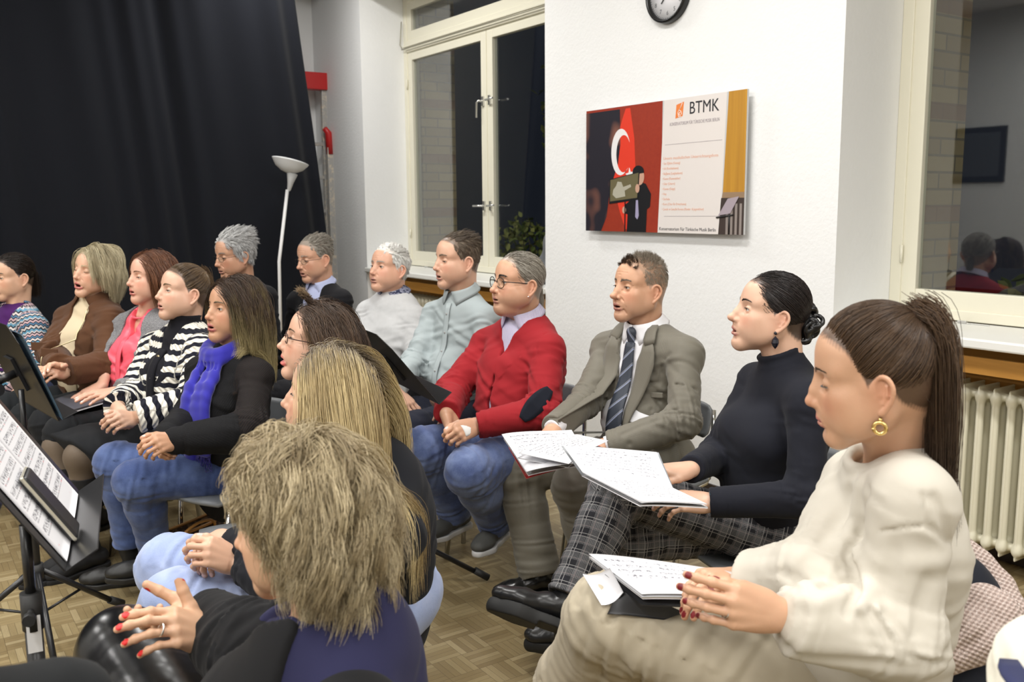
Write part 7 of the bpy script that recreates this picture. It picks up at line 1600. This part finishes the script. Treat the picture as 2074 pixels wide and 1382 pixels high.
def papers():
    Z = lambda *a: [atZ(*c) for c in a]
    # the suited man's booklet
    e = empty('songbook', tuple(atZ(1120, 915, .70)), label='open sheaf of sheet music with a red cover on the suited man\'s lap', cat='book'); m1 = sheet_mat('music_print_a', 8, 1, dens=.8)
    page('page', m1, e, Z((1016, 880, .735), (1158, 873, .755), (1192, 935, .715), (1066, 956, .690)), .006, .001, curl=.004); page('page', m1, e, Z((1050, 918, .742), (1168, 880, .752), (1232, 893, .735), (1152, 940, .712)), .010, .001)
    page('page', PAPER, e, Z((1020, 886, .725), (1150, 880, .740), (1192, 938, .700), (1070, 960, .675)), .004, .004, dz=-.004); page('page', PAPER, e, Z((1048, 925, .728), (1165, 888, .735), (1225, 905, .715), (1150, 944, .700)), .008, .003, dz=-.004)
    page('cover', plain('red_card', (.62, .03, .03), .4), e, Z((1030, 900, .700), (1200, 888, .700), (1240, 915, .690), (1066, 962, .668)), .001, .003, dz=-.010)
    # the turtleneck woman's folder
    e = empty('songbook', tuple(atZ(1290, 960, .76)), label='open clear folder of sheet music held by the woman in the black turtleneck', cat='book'); m2 = sheet_mat('music_print_b', 9, 2, dens=.75)
    page('page', m2, e, Z((1141, 904, .815), (1330, 916, .815), (1362, 988, .770), (1180, 957, .770)), .004, .001); page('page', m2, e, Z((1180, 957, .770), (1362, 988, .770), (1432, 1021, .775), (1300, 1018, .775)), .004, .002)
    page('cover', plain('clear_grey_plastic', (.45, .47, .50), .2), e, Z((1137, 901, .812), (1334, 914, .812), (1366, 991, .763), (1177, 959, .763)), .003, .0015, dz=-.004); page('cover', plain('paper_stack', (.72, .72, .75), .6), e, Z((1178, 959, .765), (1366, 991, .765), (1434, 1024, .770), (1296, 1020, .770)), .003, .004, dz=-.004)
    # the cream woman's folder
    e = empty('songbook', tuple(atZ(1400, 1190, .77)), label='black folder of loose sheet music open on the cream sweatshirt woman\'s knee', cat='book'); m3 = sheet_mat('music_print_c', 5, 3, dens=.9)
    T = Z((1192, 1122, .80), (1480, 1158, .83), (1600, 1213, .81), (1300, 1204, .775)); page('page', m3, e, T, .006, .001, wpat=(.297, .21)); page('page', PAPER, e, T, .004, .006, dz=-.006)
    for k in range(4): page('page', PAPER, e, Z((1180 + k * 3, 1163 + k * 4, .770 - .004 * k), (1235, 1150, .795 - .004 * k), (1262, 1200, .762 - .004 * k), (1218 + k * 4, 1226 - k * 2, .735)), -.016, .0012, dz=-.002 * k, n=10)
    page('cover', plain('black_card', (.012, .012, .014), .5), e, Z((1225, 1150, .790), (1505, 1165, .815), (1640, 1225, .79), (1300, 1212, .765)), .002, .003, dz=-.014)
    page('cover', plain('black_card_inner', (.010, .010, .012), .5), e, Z((1262, 1163, .785), (1330, 1200, .765), (1470, 1262, .700), (1230, 1228, .735)), .016, .003, dz=-.016)
    # dark folder on the lap of the woman in pink
    e = empty('folder', tuple(atZ(180, 805, .66)), label='closed dark slate folder under the hands of the woman in the pink blouse', cat='folder'); C = Z((112, 808, .665), (215, 772, .665), (243, 803, .66), (128, 837, .66))
    page('cover', plain('slate_card', (.075, .08, .10), .45), e, C, .001, .003); page('sheets', PAPER, e, C, .0, .008, dz=-.0035)
def stands():
    e, A3, R, pb = music_stand('black music stand with phone and sheet music at the lower left', (133, 1157), (162, 1020), (0, 1010), 1.6, legs=(100, 215, 335), legL=.36, zf=.78, pole=W(60, 1180, 1.68), pr=1.05)
    L = lambda x, y, z: A3 + R @ np.array((x, y, z)); 
    b = MB(); q = pb + (0, 0, W(70, 1285, 1.68)[2]); rr = frame((0, 0, 1.), _n((CAMP - q) * (1, 1, 0))); b.box((-.035, -.012, .0160), (.035, .012, .0170), R=rr, c=q); b.build('sticker', plain('white_label', (.75, .75, .75), .5), e)
    s = empty('sheet_music', tuple(L(.25, .0, 0)), label='two white pages of printed music leaning on the phone-bearing stand', cat='sheet music'); m = sheet_mat('music_print_d', 9, 5, red=.9, dens=.75)
    for x in (.035, .245): page('page', m, s, [L(x, .300, .004), L(x + .208, .300, .004), L(x + .208, .004, .003), L(x, .004, .003)], .0015, .0012)
    p = empty('smartphone', tuple(L(.16, .06, .01)), label='black smartphone in a case resting on the ledge over the sheet music', cat='phone'); b = MB(); b.box((.12, .004, .008), (.200, .156, .024), R=R, c=A3); b.build('case', plain('black_case', (.012, .012, .014), .35), p, .010, 4)
    b = MB(); b.box((.1185, .003, .0125), (.2015, .1575, .0195), R=R, c=A3); b.build('edge_frame', plain('pale_gold_edge', (.55, .52, .42), .3, .7), p, .007, 4)
    e, A3, R, pb = music_stand('black music stand seen from behind with a blue folder at the left edge', (120, 852), (38, 806), (40, 697), 3.0, legs=(150, 270, 30), pole=W(52, 900, 3.1)); L = lambda x, y, z: A3 + R @ np.array((x, y, z))
    f = empty('folder', tuple(L(.1, 0, 0)), label='dark blue folder standing open on the music stand at the left edge', cat='folder'); page('cover', plain('dark_blue_card', (.045, .085, .13), .4), f, [L(-.055, .31, .010), L(.22, .31, .010), L(.22, .004, .008), L(-.030, .004, .008)], .004, .003)
    b = MB(); q = pb + (0, 0, .46); rr = frame((0, 0, 1.), _n((CAMP - q) * (1, 1, 0))); b.box((-.028, -.008, .0146), (.028, .010, .0152), R=rr, c=q); b.build('sticker', bpy.data.materials['white_label'], e)
    e, A3, R, pb = music_stand('black music stand rising behind the two blonde heads, beside the red-sweatered man', (890, 818), (800, 792), (795, 708), 3.35, legs=(-20, 95, 215), legL=.42)
    t = atZ(952, 1142, .02); d = _n((t - pb) * (1, 1, 0)); b = MB(); 
def bag():
    c = atZ(385, 1120, .13); e = empty('handbag', (c[0], c[1], 0), label='brown handbag with tan trim on the floor beside the chair of the blue-scarfed woman', cat='handbag'); m = NT('brown_canvas', .6, .3); m.set('Base Color', m.mix(m.math('GREATER_THAN', m.noise(m.obj(), 60., 1.), .56), (.06, .035, .022), (.16, .10, .05)))
    R = rotz(.5); b = MB(); V = []; n = 20
    for z, w, d in ((0, .17, .065), (.02, .18, .075), (.14, .175, .06), (.235, .17, .045)):
        for k in range(n): a = 2 * math.pi * k / n; V.append(np.array((c[0], c[1], z)) + R @ np.array((w * math.copysign(abs(math.cos(a)) ** .5, math.cos(a)), d * math.copysign(abs(math.sin(a)) ** .6, math.sin(a)), .012 * math.cos(a) ** 2 * (z > .2))))
    b.raw(V, [(i * n + k, i * n + (k + 1) % n, (i + 1) * n + (k + 1) % n, (i + 1) * n + k) for i in range(3) for k in range(n)] + [tuple(range(n))[::-1]], True); o = b.build('bag_body', m.m, e); s = o.modifiers.new('t', 'SOLIDIFY'); s.thickness = .004
    T = plain('tan_leather', (.45, .22, .06), .45); b = MB(); P = V[3 * n:] + [V[3 * n]]; b.tube([p + (0, 0, .002) for p in P], .006, 8, cap=False); b.build('trim', T, e)
    b = MB(); P = [np.array((c[0], c[1], 0)) + R @ np.array((.09 * math.cos(a), -.05 - .02 * math.sin(a), .22 + .05 * math.sin(a))) for a in np.linspace(0, math.pi, 14)]; b.tube(P, .006, 8); b.build('handle', T, e)
def drapes():
    # knitted cardigan over the chair behind the cream woman
    K = knit_mat('glitter_beige_knit', (.30, .22, .19), (.60, .49, .44), .0075, .8); s = Sdf(); w = lambda x, y, z: W(x, y, z)
    s.chain([w(1890, 1160, 1.86), w(1935, 1128, 1.88), w(1975, 1150, 1.86), w(2012, 1195, 1.84), w(2040, 1240, 1.80), w(2100, 1285, 1.76)], [.040, .042, .036, .036, .034, .034], k=.02)
    s.chain([w(1880, 1248, 1.72), w(1925, 1252, 1.72), w(1965, 1262, 1.70), w(2005, 1228, 1.74)], [.028, .034, .040, .036], k=.02)
    s.chain([w(1868, 1308, 1.66), w(1915, 1312, 1.64), w(1965, 1290, 1.64), w(2010, 1250, 1.68), w(2045, 1262, 1.70)], [.030, .040, .044, .044, .032], k=.02)
    s.chain([w(1962, 1232, 1.70), w(1988, 1222, 1.70), (w(2030, 1240, 1.72))], [.030, .034, .03], k=.015)
    for a, b, c in (((1900, 1285, 1.62), (1960, 1265, 1.60), (2000, 1225, 1.64)), ((1945, 1318, 1.6), (1990, 1290, 1.6), (2020, 1250, 1.62)), ((1890, 1250, 1.68), (1900, 1275, 1.66), (1893, 1300, 1.64)), ((2000, 1240, 1.66), (2010, 1270, 1.64), (1990, 1300, 1.62))): s.groove([w(*a), w(*b), w(*c)], .010, .010)
    s.noise(.004, 30, 5); V, F = s.mesh(w(1870, 1230, 1.75) - .28, w(1985, 1230, 1.75) + .30, .005); o = mesh_np('knitted_cardigan', V, F, K); tag(o, 'glittery beige knitted cardigan hung over the chair behind the cream sweatshirt woman', 'cardigan')
    D = cloth('black_quilt', (.014, .016, .024), .7); s = Sdf(); s.chain([w(1880, 1215, 1.83), w(1930, 1205, 1.83), w(1990, 1240, 1.84)], [.07, .075, .06], k=.03); s.chain([w(1850, 1390, 1.75), w(1940, 1380, 1.72), w(2010, 1400, 1.72)], [.09, .09, .08], k=.04); s.chain([w(1900, 1300, 1.80), w(1900, 1400, 1.78)], [.05, .07], k=.04); s.noise(.006, 20, 6)
    V, F = s.mesh(w(1930, 1290, 1.8) - .34, w(1930, 1290, 1.8) + .34, .007); o = mesh_np('dark_coat', V, F, D); tag(o, 'dark coat bundled under the beige knitted cardigan on the chair', 'coat')
    s = Sdf(); c = np.array((3.66, 4.90, .99)); s.chain([c + (0, .16, .02), c + (.0, .10, .10), c + (.02, 0, .26), c + (.04, -.08, .30)], [.035, .06, .075, .07], k=.05); s.chain([c + (-.05, .20, .01), c + (-.05, 0, .06)], [.03, .07], k=.05); s.noise(.010, 16, 8)
    s.plane(c + (0, 0, -.002), (0, 0, -1)); V, F = s.mesh(c - (.2, .25, .02), c + (.18, .32, .42), .007); o = mesh_np('grey_jacket', V, F, cloth('grey_fleece', (.13, .135, .145), .9)); tag(o, 'grey jacket heaped on the far window sill beside the pillar', 'jacket')
def left_wall_things():
    p = atX(1965, 315, 2 * 3.866 + 3.4); y, z = p[1], p[2]; e = empty('framed_picture', (-3.4, y, z), label='black framed picture on the opposite wall, mirrored in the near window', cat='picture')
    b = MB(); b.box((-3.4, y - .45, z - .33), (-3.37, y + .45, z + .33)); b.build('frame', plain('black_frame', (.012, .012, .012), .4), e, .004); b = MB(); b.box((-3.37, y - .38, z - .26), (-3.366, y + .38, z + .26)); b.build('print', plain('dark_print', (.06, .065, .07), .5), e)
def extras():
    # two neighbours cut off by the frame
    D = cloth('black_coat_cloth', (.010, .011, .012), .9)
    hm = hair_mat('dark_hair_edge', (.01, .008, .006), (.04, .03, .02))
    q = person('person in black whose shoulder just enters the lower left corner', head=(-400, 1200, .80), yaw=110, phi=105, male=1, N=(-285, 1490, .82), hh=.004, skin=SK1('edge_left', (.6, .4, .3)), hairm=hm)
    cat_hair(q, [hair_short(q, 2500, .03, (-1, 0, .2), .4, .001, .01)]); top(q, 'black_jacket', D, .009, 1., .2, 0, .012, nz=.004); trousers(q, 'black_trousers', D, .012)
    q = person('person in a cream top with a navy patch whose shoulder enters the lower right corner', head=(2430, 1080, .92), yaw=150, phi=150, N=(2318, 1372, .93), hh=.004, skin=SK1('edge_right', (.6, .4, .3)), hairm=hm)
    cat_hair(q, [hair_short(q, 2500, .03, (-1, 0, .2), .4, .001, .01)]); C = cloth('cream_cotton', (.78, .75, .64), .85); top(q, 'cream_top', C, .008, 1.05, .3, .5, .014, nz=.003, extra=lambda s, q: crew(s, q, .066, .008, .01, .006, .3)); trousers(q, 'cream_trousers', C, .012)
    P = [surf(q.top_s, W(2052 + 12 * i, 1338 + 16 * i, .5), ray(2052 + 12 * i, 1338 + 16 * i), .003) for i in range(5)]; ribbon('navy_patch', P, [.030, .045, .05, .05, .04], [M3[:, 0]] * 5, .003, cloth('navy_print', (.03, .035, .09)), q.root)
# ---------------------------------------------------------------- build everything
import time as _t
_T = _t.time()
def _lap(n): print('LAP', n, round(_t.time() - _T, 1), flush=True)
room(); outside(); ceiling_lamps(); curtain(); ladder(); floor_lamp(); wall_clock(); poster()
radiator('cream ribbed radiator under the near window at the right edge', .35, 33); radiator('cream ribbed radiator under the far window', 5.05, 33)
_lap('room')
PEOPLE = {}
_who = dict(cream=p_cream, turtle=p_turtle, suit=p_suit, red=p_red, shirt=p_shirt, white=p_white, glasses=p_glasses, silver=p_silver, sweater=p_sweater, suede=p_suede, pink=p_pink, striped=p_striped, scarf=p_scarf, brunette=p_brunette, blonde=p_blonde, curly=p_curly)
ONLY = None
CH = dict(cream='cream sweatshirt woman', turtle='black turtleneck woman', suit='man in the grey suit', red='man in the red sweater', shirt='man in the pale grey shirt', white='white-haired man in light grey', glasses='man in the black cardigan', silver='silver-haired man in black', sweater='woman in the zigzag cardigan', suede='blonde woman in brown suede', pink='woman in the coral pink blouse', striped='woman in the striped cardigan', scarf='woman with the blue scarf', brunette='brown-haired woman with glasses', blonde='long-haired blonde woman', curly='wavy-haired woman with red nails')
for k, f in _who.items():
    if ONLY and k not in ONLY: continue
    q = f(); PEOPLE[k] = q; J = q.J; p = J['P'] + J['F'] * .02 + M3[:, 0] * dict(blonde=-.28, curly=-.12, brunette=-.2).get(k, 0.); chair(p, math.degrees(math.atan2(J['F'][1], J['F'][0])), 'chrome-legged grey plastic chair under the ' + CH[k]); _lap(k)
papers(); stands(); bag(); drapes(); left_wall_things(); extras(); _lap('objects')
